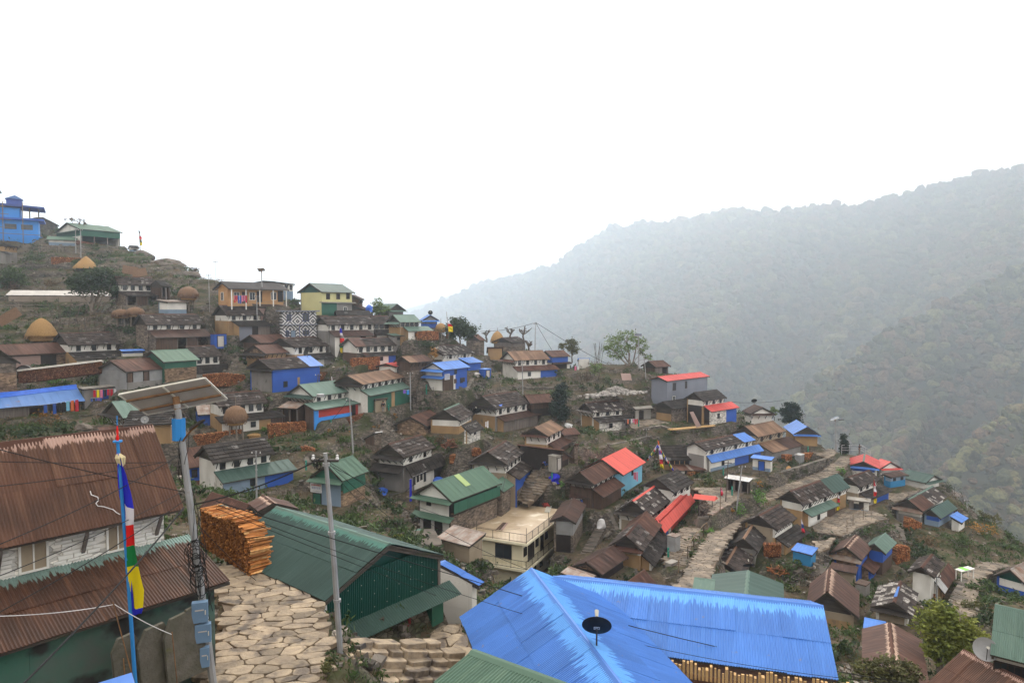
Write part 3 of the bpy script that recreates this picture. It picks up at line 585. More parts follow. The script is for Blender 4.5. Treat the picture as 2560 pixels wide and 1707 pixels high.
hh('p13','low brown tin lean-to between the pale green hut and the near brown roof','rust','5:1060,1440;1560,1385;1090,1480;1090,1560',az=55,d=68,mono=True,U='wood',LW='stone',nw=0,br=0,name='shed',cat='shed')
# --- middle left
hh('q1','slate house with laundry under its lean-to, behind a thatched hay hut on stilts','slate','6:215,372;740,305;290,512;322,800',porch='245,615;318,690;1018,590',pr='slate_dark',pw='white:2 white.w:1 ochre:1 wood:1',az=46,nw=5,LW='ochre')
hh('q2','slate house with a blue and white front under a dark green lean-to','slate_dark','6:118,935;790,815;228,1128;385,1480',porch='238,1218;332,1345;1148,1160',pr='green_deep',pw='paleblue:1.1 paleblue.w:1.6 bluewall:2',nw=4,LW='white',az=48)
hh('q2b','brown roofed house with a blue upper wall joined to the left of the slate house','rust','6:-140,975;120,955;-40,1180;-30,1400',porch='-40,1330;40,1450;345,1370',pr='rust',pw='white:1',az=48,d=83,U='bluewall',LW='bluewall',nw=2,br=0)
hh('q2c','low brown roof below the blue walled house, behind the near concrete pole','rust','16:440,155;900,310;300,330;300,480',az=-38,d=58,U='wood',LW='stone',nw=0,br=0,hw=2.0)
hh('q2d','brown roof end just behind the ridge of the large green hall','rust_ridge','16:1190,285;1060,190;860,470;860,520',az=-38,d=50,U='wood',LW='stone',nw=0,br=0)
hh('q2e','pale green roof corner between the near wood stack and the green hall','green','16:635,385;560,320;560,430;560,560',az=-38,d=42,U='wood',LW='stone',nw=0,br=0)
hh('q3','green roofed house with red boarded front on a light blue plinth','green','6:1165,270;1560,210;1315,400;1425,670',porch='1215,478;1340,548;1895,447',pr='green',pw='azure:.25 redwall.pz:2.2 darkwood:.3 redwall:.5',az=45,gab='white',skirt='green_deep',nw=3,EW='wood',UE='white',LW='wood')
hh('q3b','rusty tin lean-to on bamboo posts left of the red fronted house','mixed','6:1050,450;1250,470;935,520;960,700',az=100,d=95,mono=True,U='wood',LW='wood',nw=0,br=0,segs='open:1 open:1',name='shed',cat='shed')
hh('q4','long house with a sun bleached tan roof and a wide pale green veranda','tan','6:1690,172;3/70,783;1862,270;1945,565',porch='1830,328;1940,395;3/368,970',pr='green',pw='greenmetal:2 ochre:.3 greenmetal:2',az=42,nw=6,skirt='slate_dark',LW='white')
hh('q4b','little white washroom with a slanting brown lid below the green veranda','rust_dark','6:1990,430;2130,385;1950,440;1975,560',az=60,d=103,mono=True,U='beige',LW='beige',nw=1,br=0,name='washroom',cat='shed')
hh('q5','tall green roofed house with green boarding and a sign on its end wall','green_mid','6:1455,1140;1750,1030;1640,1320;1575,1600',d=73,U='greenmetal',LW='stonetan',EW='paleblue',UE='paleblue',gab='greenmetal',nw=0,br=0,ov=.3,split=1.75,skirt='green_mid')
hh('q6','tiny shed with a tilted tin roof on the overgrown terrace wall','tin','15:610,512;728,520;430,605;455,760',az=60,d=92,mono=True,U='wood',LW='stone',nw=0,br=0,name='shed',cat='shed')
# --- centre rows
hh('g1','green gable house at the crest behind the small bush tree','green','3:145,88;-30,90;48,158;55,222',az=-40,d=131,U='grey',LW='grey',gab='timber',nw=0,br=0,skirt='green',gdrop=.25)
hh('g2','pale green roofed house with a green lean-to above the round log pile','green','3:95,208;330,205;172,288;300,475',porch='205,335;265,385;540,372',pr='green',pw='clean.w:2 woodgrey:1',az=45,nw=4,LW='ochre',skirt='green')
hh('g3','blue trimmed gable house on the crest with a black dish on its ridge','blue','3:508,210;470,195;412,268;440,345',az=-35,d=133,U='grey',LW='bluewall',gab='grey',nw=0,br=0,skirt='blue',gdrop=.25)
hh('g4','brown tin roofed stone barn beside the rounded dark tree','rust','3:960,420;1025,412;1048,488;1052,645',az=40,U='stone',LW='stone',gab='timber',nw=0,br=0,name='barn',cat='barn')
hh('g5','slate barn with timber walls beside the pollarded trees and a haystack','slate','3:1280,455;1455,430;1395,510;1398,605',az=42,U='woodgrey',LW='stone',gab='timber',nw=0,br=0,name='barn',cat='barn')
hh('g5b','small brown lean-to at the foot of the slate barn by the haystack','rust_dark','3:1120,560;1300,556;1115,618;1180,690',az=42,d=140,mono=True,U='wood',LW='ochre',nw=0,br=0,name='shed',cat='shed')
hh('g6','light slate house with a white band behind the two blue roofs','slate_white','3:520,545;865,505;642,645;648,760',az=43,nw=2,LW='white',EW='stone',U='white')
hh('g6b','blue roofed annexe with blue sheet walls joined to the light slate house','blue','3:810,680;970,660;925,735;930,810',az=43,d=121,mono=True,U='bluewall',LW='bluewall',nw=0,br=0)
hh('g7','two storey blue and white house with two blue awnings on its end wall','blue','3:530,730;825,690;650,808;652,1030',az=43,U='bluewall',LW='white',EW='white',UE='white',gab='clean',nw=1,br=0,skirt='blue',lskirt=('blue',2.3,.8),segs='wood:1 white:.2 bluewall.w:1.2',split=2.3)
hh('g8','brown roofed timber and stone house left of the blue and white house','tan:.35,rust:1','3:190,660;440,628;285,728;292,930',az=43,U='wood',LW='stone',EW='stone',gab='timber',nw=0)
hh('g9','small white house with a red roof between the log wall and the brown roofed house','red','6:2110,40;3/195,702;3/132,772;3/150,895',az=43,U='white',LW='white',gab='redwall',nw=1,br=0,segs='white.d:1 white.dr:1')
hh('g10','white house with a tan tin roof and a blue boarded lower right front','tan','3:1340,605;1725,585;1422,705;1458,905',porch='1398,768;1456,822;1915,778',pr='rust',pw='clean.w:1.3 bluewall:1',az=40,nw=4,gab='white',skirt='rust',LW='white')
hh('g11','brown roofed house with a blue panelled upper floor right of the white house','rust','3:1755,600;1955,588;1832,665;1850,795',porch='1825,728;1850,745;2050,705',pr='rust_dark',pw='open:1 white:.2',az=40,nw=0,br=0,U='bluewall',LW='darkwood',EW='white')
hh('g12','little white toilet with a light blue roof and a blue door by the dry hedge','blue','3:2110,682;2240,676;2105,705;2120,780',az=40,d=138,mono=True,U='white',LW='white',nw=0,br=0,segs='white.pb:1 white.db.pb:1 white.pb:1',name='toilet',cat='shed')
hh('r2','stone house with a brown tin roof and a bare stone gable below the flowering terrace','rust','7:285,95;500,10;470,200;452,300',U='wood',LW='stonetan',EW='stonetan',UE='stonetan',gab='stonetan',nw=0,az=47)
hh('r3','slate house with a pale green ridge strip left of the big slate house','slate','3:650,1240;815,1155;835,1362;830,1500',U='white',LW='ochre',EW='ochre',nw=0,az=45,ridge='green')
hh('r3b','dark slate lean-to house with a white stone front beside the black dish','slate_dark','7:850,190;1000,112;942,278;948,385',az=45,d=92,mono=True,U='whitestone',LW='whitestone',EW='ochre',nw=1,br=0)
hh('r5','big slate house with a blue rag on its hip and a grey board lean-to','slate','3:1065,1090;1440,1020;1225,1232;1340,1480',porch='1222,1310;1322,1370;1722,1272',pr='rust_dark',pw='woodgrey:1 woodgrey:1 woodgrey:1',az=46,LW='grey',EW='ochre',UE='white',nw=4,skirt='slate_dark',gdrop=.2)
hh('r5b','brown roofed open barn between the big slate house and the leafy cypress','rust','3:1530,1080;1800,1040;1590,1172;1600,1310',az=46,d=109,U='wood',LW='darkwood',nw=0,br=0,name='barn',cat='barn')
hh('r1','slate house with a slate roof wrapped around its lower floor, beside the tall green house','slate','15:820,690;1330,520;1065,912;1205,1430',porch='1075,1020;1190,1215;1740,925',pr='slate_dark',pw='grey:.3 white:1.6 darkwood:.8',skirt='slate_dark',nw=2,LW='grey',EW='grey',UE='white',az=44,lskirt=('slate_dark',None,1.5))
hh('r6','slate house above the paved lane with a bright blue panel under its lean-to','slate','7:1130,480;1330,345;1345,620;1490,945',porch='1335,695;1475,780;1655,600',pr='slate',pw='bluewall.ps:1',az=40,nw=4,LW='beige',EW='beige',UE='white',skirt='slate_dark',gdrop=.12)
hh('r7','tan roofed house with brown lean-to roofs stepping down on its right','tan','7:1640,215;1820,125;1790,310;1885,520',porch='1785,392;1890,460;2090,345',pr='rust',pw='wood:1',az=40,nw=3,LW='ochre',EW='ochre',UE='white',skirt='rust',gdrop=.15)
hh('r7b','long low shed of rusty sheets at the top of the paved lane','rust','7:1450,398;1960,470;1560,465;1600,550',az=105,d=92,mono=True,U='wood',LW='darkwood',nw=0,br=0,segs='open:1 woodgrey:1 open:1',name='shed',cat='shed')
hh('r7c','lower brown roof at the far corner of the lane beside the hedge bank','rust','7:2080,395;2120,370;2000,530;2005,600',az=40,d=95,mono=True,U='wood',LW='stone',nw=0,br=0,name='shed',cat='shed')
hh('r7d','brown sheet roof behind the tan roofed house','rust','7:1900,235;2080,220;1960,300;1970,350',az=40,d=101,mono=True,U='wood',LW='stone',nw=0,br=0,name='shed',cat='shed')
hh('r8','large white house with a green roof, a yellowed roof sheet and green metal sheeting','green_mid','7:520,815;1080,625;740,1025;690,1420',U='darkwood',LW='stone',EW='white',UE='white',gab='clean',nw=0,br=0,ov=.5,skirt='green_mid',lskirt=('green_mid',2.45,.9),gdrop=.3,d=79)
hh('r8b','stone annexe with a light green roof behind the large green roofed house','green_mid','7:1180,820;1300,735;1305,915;1315,1085',az=40,d=85,U='stone',LW='stone',nw=0,br=0,mono=True)
hh('r10','small beige shed with a rust streaked tin roof beside the cream flat roofed building','mixed','7:755,1278;1110,1365;570,1415;635,1600',d=66,mono=True,U='beige',LW='beige',nw=0,br=0,name='shed',cat='shed',hw=2.4)
hh('r11','brown roofed house on a rough stone base between the cream building and the lane steps','rust_dark','8:30,1000;155,805;175,1080;135,1400',d=76,U='greymetal',LW='stone',EW='darkwood',nw=0,br=0)
# --- right middle
hh('t1','tall plain grey house with a red tin roof and arched brown windows','red','4:1065,618;1535,550;1165,668;1165,925',az=42,U='greyblue',LW='greyblue',EW='greyblue',gab='greyblue',nw=0,br=0,ov=.3)
hh('t2','low slate house with timber front and ochre end below the grey house','slate_dark','4:1115,890;1455,848;1230,970;1230,1105',az=46,U='woodgrey',LW='stone',EW='ochre',UE='timber',nw=0)
hh('t3','slate house with a red lean-to roof over a white stone front and blue panel','slate_dark','4:1455,790;1710,745;1565,885;1640,1140',porch='1560,935;1650,1003;1955,938',pr='red',pw='whitestone.w:1.5 bluewall:1',az=46,nw=3,LW='ochre',EW='darkwood')
hh('t4','slate house with pale speckled slates and laundry at the end of its lean-to','slate_white','4:270,900;630,855;350,1010;440,1215',porch='352,1058;432,1120;820,1060',pr='slate_dark',pw='whitestone.w:2 grey:1',az=46,nw=3,LW='white',EW='ochre',UE='white',skirt='slate',gdrop=.12)
hh('t5','small concrete hut with a blue tarp heaped on its flat roof','concrete','4:790,950;990,940;820,975;880,1085',az=46,mono=True,U='concrete',LW='concrete',nw=0,br=0,segs='concrete:1 concrete.d:1 concrete:2',name='hut',cat='hut')
hh('t6','open hut with a striped rusty roof on the terrace under the spreading tree','rust','4:960,450;1125,440;1045,515;1050,590',az=45,U='darkwood',LW='wood',nw=0,br=0,name='hut',cat='hut',segs='woodgrey:1 open:1')
hh('t7','brown roofed white pavilion with a black dish on its ridge','rust_dark','13:188,128;116,84;85,182;92,258',az=-28,U='white',LW='white',gab='clean',nw=0,skirt='rust_dark',gdrop=.2)
hh('t8','tan roofed house with a wide rusty lean-to dotted with stones','tan','13:40,285;275,238;150,375;280,575',porch='145,425;275,505;528,440',pr='tan:.5,rust_dark:1',pw='grey:1 grey:1',az=48,nw=3,LW='ochre',EW='grey',U='beige')
hh('t9','bright blue hipped looking pavilion at the cliff edge with an ochre corner wall','blue','13:555,290;466,214;440,352;446,440',az=-30,U='ochre',LW='ochre',EW='ochre',gab='timber',nw=0,br=0,skirt='blue',gdrop=.15)
hh('t10','red roofed house with a pale ridge strip and dark gable below the viewing terrace','red','13:1022,575;1034,505;890,612;905,690',az=3,d=116,U='bluewall',LW='white',EW='white',gab='timber',nw=0,br=0,skirt='blue',ridge='green',gdrop=.15)
hh('t10b','red roofed white house with a white gable beside the first red roof','red','13:1250,580;1165,522;1160,638;1165,700',az=-32,d=117,U='white',LW='white',EW='white',gab='clean',nw=0,br=0,skirt='red',gdrop=.15)
hh('t11','long green roofed house with a white gable at the very edge of the spur','green_deep','13:1612,690;1385,640;1540,755;1548,800',az=-50,d=113,U='white',LW='white',gab='clean',nw=0,br=0,skirt='green_deep',gdrop=.15)
hh('t12','slate house with a dark lean-to over a blue panel in the middle of the spur','slate','13:895,705;1070,640;990,790;1080,945',porch='985,835;1078,895;1262,805',pr='slate_dark',pw='grey:1 bluewall:1.3',az=44,nw=3,LW='beige',EW='beige',UE='white')
hh('t12b','little blue house with a brown roof behind the slate house on the spur','rust_dark','13:1175,675;1320,670;1255,708;1258,790',az=40,d=112,mono=True,U='paleblue',LW='teal',nw=2,br=0)
hh('t13','long house roofed half in slate and half in green with a pale green lean-to','slate:.62,green_deep:1','13:410,820;805,676;525,940;598,1112',porch='518,982;595,1035;825,912',pr='green',pw='clean.w:2 wood:1',az=42,nw=3,LW='ochre',EW='ochre',UE='white')
hh('t14','slate house with an ochre ledge and a dark lean-to above the blue hut','slate','18:1235,180;1555,0;1525,415;1700,790',porch='1490,525;1700,680;2030,345',pr='slate_dark',pw='ochre:1 wood:1',nw=0,LW='ochre',EW='beige',UE='beige',U='white',d=77)
hh('t15','slate house with a tan ridge strip and firewood stored under its right eave','slate_dark','18:990,540;1130,325;1225,745;1205,860',d=76,U='grey',LW='grey',EW='beige',nw=0,ridge='tan')
hh('t16','slate house with a rust coloured ridge and a black dish near its right eave','slate','18:710,945;880,660;1010,1130;1010,1260',d=71,U='grey',LW='grey',EW='beige',nw=0,ridge='tan')
hh('t17','bright blue hut with a blue roof standing on the garden terrace','blue','18:1835,615;2165,690;1740,720;1765,905',d=74,U='teal',LW='teal',nw=0,br=0,mono=True,name='hut',cat='hut',ov=.12)
hh('t10c','dark green walled end section with a green roof beside the long speckled slate house','green_deep','13:690,775;805,676;755,818;830,940',az=42,d=97,U='greenmetal',LW='white',nw=0,br=0,mono=True)
# --- right end spur
hh('u1','house half brown tin and half pale slate with firewood under its gable','rust:.45,slate_white:1','13:1390,890;1595,775;1515,990;1510,1110',az=42,U='white',LW='greymetal',EW='grey',nw=0,br=0,skirt='mixed',ridge='green',d=98)
hh('u2','green roofed blue house joined to the brown and slate house on the spur','green_deep','13:1580,975;1720,890;1665,1050;1690,1115',az=42,d=97,U='bluewall',LW='paleblue',nw=0,br=0)
hh('u3','small white hut with a light blue roof at the end of the spur','blue','13:1740,1030;1800,990;1835,1085;1850,1150',az=42,d=97,mono=True,U='white',LW='white',EW='white',nw=1,br=0,name='hut',cat='hut')
hh('u4','small white washroom with a littered flat roof at the edge of the paved yard','concrete','13:890,865;1085,905;885,890;895,985',az=118,d=96,mono=True,U='white',LW='white',nw=0,br=0,segs='woodgrey.pb:1 white.w.pb:1 darkwood.pb:1 white.pb:1',name='washroom',cat='shed')
hh('u5','small white and blue washroom with a blue sheet roof in the stone yard','blue','13:110,520;285,540;85,545;108,640',az=118,d=104,mono=True,U='white',LW='white',nw=0,br=0,segs='white.pb:1 white.db.pb:1 white.pb:1',name='washroom',cat='shed')
hh('v1','brown roofed stone house with a blue side panel and a rusty gable skirt','rust_ridge','14:875,155;965,55;1010,268;1085,440',porch='1005,310;1110,385;1185,285',pr='rust',pw='bluewall:1',U='bluewall',LW='bluewall',EW='stonetan',UE='stonetan',gab='stonetan',nw=0,br=0,skirt='mixed',d=77)
hh('v2','narrow green roofed house with a blue panel beside a round firewood stack','green','14:1110,128;1205,40;1208,215;1205,395',U='bluewall',LW='wood',EW='wood',nw=0,br=0,d=79)
hh('v1b','small brown lean-to in front of the brown roofed stone house','rust_dark','14:760,285;980,320;740,335;760,430',d=73,mono=True,U='beige',LW='beige',nw=0,br=0,az=108,name='shed',cat='shed')
hh('v3','tan ridged brown house with a beige and ochre wall in the hollow','rust_ridge','14:722,527;745,350;985,745;965,865',E2='545,592',az=4,d=62,U='beige',LW='beige',EW='ochre',UE='beige',nw=0,br=0)
hh('v4','speckled slate house with a strip of blue on its ridge','slate_white','14:1275,612;1330,437;1430,730;1415,805',E2='1082,655',d=62,U='white',LW='white',EW='beige',nw=0,br=0,skirt='slate_dark',gdrop=.12)
hh('v5','slate house with a rust streaked tin awning and a tan lean-to wall','slate','14:1500,325;1590,215;1612,410;1690,610',porch='1608,440;1692,545;1800,410',pr='tin:.25,rust:1',pw='ochre:1',U='white',LW='white',EW='white',nw=0,br=0,d=71,ridge='rust')
hh('v6','brown roof with a pale worn ridge half hidden by the leafy scrub','rust_ridge','14:1240,785;1268,1090;1500,930',E2='1012,838',d=51,hw=2.2,U='stone',LW='ochre',nw=0,br=0,ext=1.5)
hh('v6b','light blue sheet roof between the speckled slate house and the worn brown roof','blue','14:1030,745;1210,757;1018,830;1020,900',d=56,mono=True,U='wood',LW='stone',nw=0,br=0,az=98,name='shed',cat='shed')
hh('v7','small house with a striped rusty roof and a blue tarpaulin wall at the right edge','mixed','14:2235,345;2352,280;2380,480;2370,600',E2='2085,375',az=44,d=76,U='white',LW='bluewall',EW='bluewall',gab='greenhall',nw=0,br=0)
# --- middle right, along the lower lane
hh('s1','brown roofed house with timber windows joined to the salmon red roof','rust','8:215,525;470,400;375,660;475,930',porch='350,705;475,802;708,655',pr='rust',pw='wood:1 wood:1',nw=4,LW='wood',EW='wood',UE='grey',skirt='slate_dark',gdrop=.15,az=47)
hh('s1b','tiny lean-to with a brown roof at the foot of the brown roofed timber house','rust_dark','8:110,738;330,752;100,800;130,890',az=98,d=86,mono=True,U='white',LW='white',nw=0,br=0,segs='whitestone.w:1 white.db:1',name='shed',cat='shed')
hh('s2','sky blue house with a bright salmon red roof','salmon','8:455,385;715,255;690,558;695,765',U='skywall',LW='skywall',EW='skywall',nw=1,br=0,d=89,az=47)
hh('s3','dark slate house between the checkered slate roof and the paved yard','slate_dark','8:1050,595;1280,490;1240,745;1240,905',az=47,U='white',LW='white',nw=3,d=86)
hh('s4','house with a checkered dark and white slate roof and a red ridge strip','slate_white','8:790,835;1045,655;985,1010;990,1190',az=47,U='white',LW='white',EW='beige',UE='white',gab='timber',nw=3,ridge='salmon',skirt='slate_dark',gdrop=.15,d=80)
hh('s5','long salmon red lean-to roof over a dark red wall in front of the checkered house','salmon','8:1040,1030;1385,680;1140,1190;1150,1265',d=78,mono=True,U='redwall',LW='redwall',EW='stone',nw=0,br=0,az=44,segs='whitestone.db:1 redwall:2.6')
hh('s6','slate house with white splashed ridge and a dark lean-to above the stone path','slate:.5,rust:1','8:715,1215;940,950;905,1385;1035,1590',porch='880,1420;1030,1552;1210,1222',pr='slate_dark',pw='white:1 wood:1',U='white',LW='ochre',EW='ochre',UE='beige',nw=0,br=0,skirt='rust',gdrop=.15,d=70)
hh('s7','brown roofed stone barn below the lane steps','rust_dark','12:1340,205;1590,50;1490,320;1490,395',d=65,U='darkwood',LW='darkwood',EW='stonetan',gab='stonetan',nw=0,br=0,name='barn',cat='barn')
hh('s8','brown roof showing just above the ridge of the near blue roof','rust','12:1660,430;1880,265;1800,600;1800,640',d=59,U='wood',LW='stone',nw=0,br=0,hw=2.0,name='barn',cat='barn')
hh('s8b','rusty sheet lean-to left of the stone barn below the lane steps','mixed','12:1180,245;1430,340;1110,300;1115,370',d=58,mono=True,az=110,U='wood',LW='stone',nw=0,br=0,name='shed',cat='shed')
hh('s9','dark slate house with an ochre wall behind the prayer flag strings','slate_dark','8:1080,235;1400,178;1120,395;1200,540',porch='1180,445;1245,495;1600,400',pr='rust:.5,mixed:.6,rust:1',pw='whitestone:1 darkwood:1 stone:1',az=47,U='ochre',LW='ochre',EW='ochre',nw=5)
hh('s10','white house roofed in slate and blue with a long blue lean-to','slate:.75,blue:1','8:1465,200;2008,88;1592,290;1660,515',porch='1590,345;1652,425;2222,312',pr='blue',pw='clean.w.pb:2 bluewall:1.2 darkwood:.5 bluewall:.6',az=46,nw=4,LW='white',gab='clean',EW='grey')
hh('w1','open pavilion with a white metal roof on the stone paved yard','tin','8:1830,553;2100,608;1785,588;1810,720',az=102,d=91,mono=True,U='darkwood',LW='darkwood',nw=0,br=0,segs='open:1 open:1 open:1',name='pavilion',cat='pavilion')
# --- the foreground
hh('z1','near brown corrugated house with white stone walls under the eave','rust_near','0:381,1066;0,1121;459,1272;520,1690',porch='469,1338;575,1455;0,1640',pr='rust_teal',pw='tealwall:1 tealwall:1',d=21.2,ext=5.5,pex=4.5,U='whitestone',LW='ochre',EW='ochre',UE='whitestone',gab='timber',nw=0,br=0,frame='clean',ov=.55)
hh('hall','large dark green metal hall with a corrugated gable beside the stone path','green_dark','11:1625,385;655,65;1075,870;1150,1135',d=26.3,U='darkwood',LW='clean',EW='greenhall',UE='greenhall',gab='greenhall',nw=0,br=0,ov=.35,skirt=None,name='village_hall',cat='hall',ridge='green')
hh('b1','near bright blue corrugated roof with a satellite dish standing on its ridge','blue_near','12:840,270;1640,1312;185,710',d=27.5,ext=4,hw=2.6,E2='1575,610',U='clean',LW='clean',nw=0,br=0,ridge='blue')
hh('b2','second bright blue roof running right from the near blue roof, pinkish wall below','blue_near','14:690,655;12/1040,345;815,1262',d=26.5,hw=2.7,U='pink',LW='pink',nw=0,br=0,ridge='blue')
hh('b3','green corrugated roof corner at the bottom in front of the blue roof','green_mid','12:290,1035;1400,1385;-60,1320',d=17.5,hw=2.4,mono=True,U='wood',LW='wood',nw=0,br=0)
hh('b4','brown corrugated roof at the bottom right corner carrying a grey dish','rust_near','14:1850,1014;2500,1335;1545,1290',d=35,hw=2.4,U='wood',LW='stone',nw=0,br=0)
hh('b5','green corrugated roof at the right edge over a white wall with dark windows','green','14:2110,640;2500,700;2072,1045',d=35,hw=2.5,U='white',LW='white',nw=3,br=0,split=.6)
hh('b6','blue roofed white house squeezed between the green hall and the near blue roof','blue','17:1215,62;1290,40;1720,335',d=34,hw=3.0,az=48,U='clean',LW='clean',EW='clean',UE='clean',gab='clean',nw=0,br=0)
hh('b7','green gable roofed house just above the second blue roof','green_deep','18:1070,1045;1030,1470;1620,1255',E2='505,1340',d=57,hw=2.2,U='clean',LW='clean',nw=0,br=0,ridge='green',ext=1)
hh('b7b','small flat green roof left of the green house above the blue ridge','green','18:225,1158;555,1190;195,1345',d=52,hw=2.0,mono=True,U='navy',LW='navy',nw=0,br=0,name='shed',cat='shed')
hh('gh','plastic covered vegetable tunnel with net sides behind the broad leaved tree','plastic','1:120,1248;1250,1243;60,1300;62,1365',az=52,d=124,U='net',LW='net',gab='net',nw=0,br=0,name='greenhouse',cat='greenhouse',ridge='plastic',ov=.1)
# ---------------------------------------------------------------- helpers that place things on houses
def on_front(hd,s,y=None):
 r=ray(px(s)[0]);u,v,C=hd['s']['u'],hd['s']['v'],hd['C'];y=hd['f']*hd['yw']if y is None else y
 p=r*((C.dot(v)+y)/r.dot(v));return(p-C).dot(u),p[2]-C[2]
def on_end(hd,s,x=None):
 r=ray(px(s)[0]);u,v,C=hd['s']['u'],hd['s']['v'],hd['C'];x=hd['x0']if x is None else x
 p=r*((C.dot(u)+x)/r.dot(u));return(p-C).dot(v),p[2]-C[2]
def on_slope(hd,s):
 r=ray(px(s)[0]);u,v,C,f=hd['s']['u'],hd['s']['v'],hd['C'],hd['f']
 n=v*f*hd['sl']+np.array([0,0,1.0]);q=C+np.array([0,0,hd['Hr']+.07]);return r*(q.dot(n)/r.dot(n))
def fwin(hd,s,w,h,frame='darkwood',pane='glass',y=None):
 x,z=on_front(hd,s,y);window(hd['t'],x,hd['f']*hd['yw']+hd['f']*.013 if y is None else y,z,w,h,hd['f'],frame,pane)
def ewin(hd,s,w,h,frame='darkwood',pane='glass'):
 y,z=on_end(hd,s);window(hd['t'],y,hd['x0']-.014,z,w,h,-1,frame,pane,axis='y')
def edoor(hd,s,w,h,m='darkwood'):
 y,z=on_end(hd,s);door(hd['t'],y,hd['x0']-.014,z-h/2,w,h,-1,m,axis='y')
def up(v):return np.array([0,0,float(v)])
def vert(s_top,P):
 p=px(s_top)[0]if isinstance(s_top,str)else s_top
 return ray(p)[2]*P[1]-P[2]
 # ---- details of single houses
h=HS['o1']
for q in('2:485,438','2:655,438','2:888,436'):fwin(h,q,.95,1.25,'clean')
for q in('2:572,452','2:733,444','2:960,440'):
 x,z=on_front(h,q);door(h['t'],x,h['f']*h['yw']+h['f']*.013,z-1.0,.85,1.9,h['f'])
ewin(h,'2:332,440',.8,1.3,'clean')
for k in range(5):
 xx=-h['Lh']+.5+(2*h['Lh']-1.0)*k/4;MB().box(xx-.07,xx+.07,h['f']*(h['w']-.25),h['f']*(h['w']-.11),-.6,h['He']-.08).build('column',M['clean'],h['t'])
mb=MB()
for zz in(.35,.75):mb.box(-h['Lh']+.57,h['Lh']-.57,h['f']*(h['w']-.20),h['f']*(h['w']-.16),zz,zz+.05)
for k in range(40):
 xx=-h['Lh']+.6+(2*h['Lh']-1.2)*k/39;mb.box(xx-.012,xx+.012,h['f']*(h['w']-.19),h['f']*(h['w']-.17),.0,.35)
mb.build('railing',M['beige'],h['t'],kind='stuff')
h=HS['o2']
for q in('2:1480,440','2:1590,440','2:1697,438'):fwin(h,q,.72,.95,'darkwood','darkwood')
fwin(h,'2:1668,578',.7,.7,'clean')
MB().box(-h['Lh']-.2,h['Lh'],h['f']*(h['yw']+.018),h['f']*(h['yw']+.55),h['hs']-.12,h['hs']+.06).build('ledge',M['concrete'],h['t'])
h=HS['t1']
fwin(h,'4:1243,725',.85,1.3,'wood');fwin(h,'4:1371,704',.5,1.25,'wood');fwin(h,'4:1237,853',.75,.8,'clean')
h=HS['r8'];f=h['f']
ewin(h,'7:490,1020',.55,.7);edoor(h,'7:474,1255',.95,2.0);edoor(h,'7:596,1282',.95,2.0)
x_,z_=on_front(h,'7:690,1185',f*(h['yw']+.45));x2,z2=on_front(h,'7:690,1068',f*(h['yw']+.45))
n=11
for k in range(n):
 a=h['x0']+(h['x1']-h['x0'])*k/n;b=h['x0']+(h['x1']-h['x0'])*(k+1)/n
 MB().box(a+.01,b,f*(h['yw']+.42),f*(h['yw']+.46+.01*(k%2)),z_,z2).build('wall_sheet',M['greenmetal'],h['t'])
MB().box(h['x0'],h['x1'],f*(h['yw']+.02),f*(h['yw']+.42),z_-.08,z_+.04).build('balcony_floor',M['wood'],h['t'])
p=on_slope(h,'7:850,780');lx=(p-h['C']).dot(h['s']['u']);sl_=h['He']-h['Hr']
for k,(a,b)in enumerate(((.02,.62),)):
 MB().hexa([(lx-.5,f*h['w']*a,h['Hr']+sl_*a+.07),(lx+.45,f*h['w']*a,h['Hr']+sl_*a+.07),(lx+.45,f*h['w']*b,h['Hr']+sl_*b+.07),(lx-.5,f*h['w']*b,h['Hr']+sl_*b+.07)],[(lx-.5,f*h['w']*a,h['Hr']+sl_*a+.11),(lx+.45,f*h['w']*a,h['Hr']+sl_*a+.11),(lx+.45,f*h['w']*b,h['Hr']+sl_*b+.11),(lx-.5,f*h['w']*b,h['Hr']+sl_*b+.11)]).build('translucent_sheet',M['leaf_light']if 0 else mat('yellowed_sheet',(.33,.42,.17),(.28,.37,.14),.6,.03,.5),h['t'],label='yellowed roofing sheet')
h=HS['q5'];f=h['f']
edoor(h,'6:1365,1535',1.0,1.7,'greenmetal')
y,z=on_end(h,'6:1355,1388');x=h['x0']-.05
sg=thing('sign_board','white sign board with a red heading and blue lettering lines on the tall green house','sign',tuple(w2(h,x,y,z)),h['rz'])
MB().box(-.04,.0,-.75,.75,-.5,.5).build('board',M['cloth_white'],sg)
mb=MB()
for k in range(7):mb.box(-.046,-.041,-.62+.18*k,-.62+.18*k+.13,.24,.36)
mb.build('heading',M['c_red'],sg,kind='stuff');mb=MB()
for k in range(5):
 a=-.55+.23*k;mb.box(-.046,-.041,a,a+.18,.06,.09);mb.box(-.046,-.041,a+.03,a+.06,-.14,.06);mb.box(-.046,-.041,a+.1,a+.16,-.1,-.02)
mb.build('lettering',M['c_blue'],sg,kind='stuff');mb=MB()
for k in range(8):mb.box(-.046,-.041,-.6+.155*k,-.6+.155*k+.1,-.38,-.33)
mb.build('small_lettering',M['black'],sg,kind='stuff')
x2,z2=on_front(h,'6:1640,1370',f*(h['yw']+.05));zb=z2-.85
yA=h['yw']+.05
for k in range(6):
 a=h['x0']+(h['x1']-h['x0'])*k/6;b=h['x0']+(h['x1']-h['x0'])*(k+1)/6
 MB().box(a+.01,b,f*yA,f*(yA+.04),zb,z2).build('wall_sheet',M['greenmetal'],h['t'])
h=HS['p5']
for q in('5:1412,890','5:1590,872'):
 x,z=on_front(h,q);door(h['t'],x,h['f']*h['yw']+h['f']*.013,.95,.75,1.25,h['f'],'wood')
h=HS['g7'];x,z=on_front(h,'3:685,876')
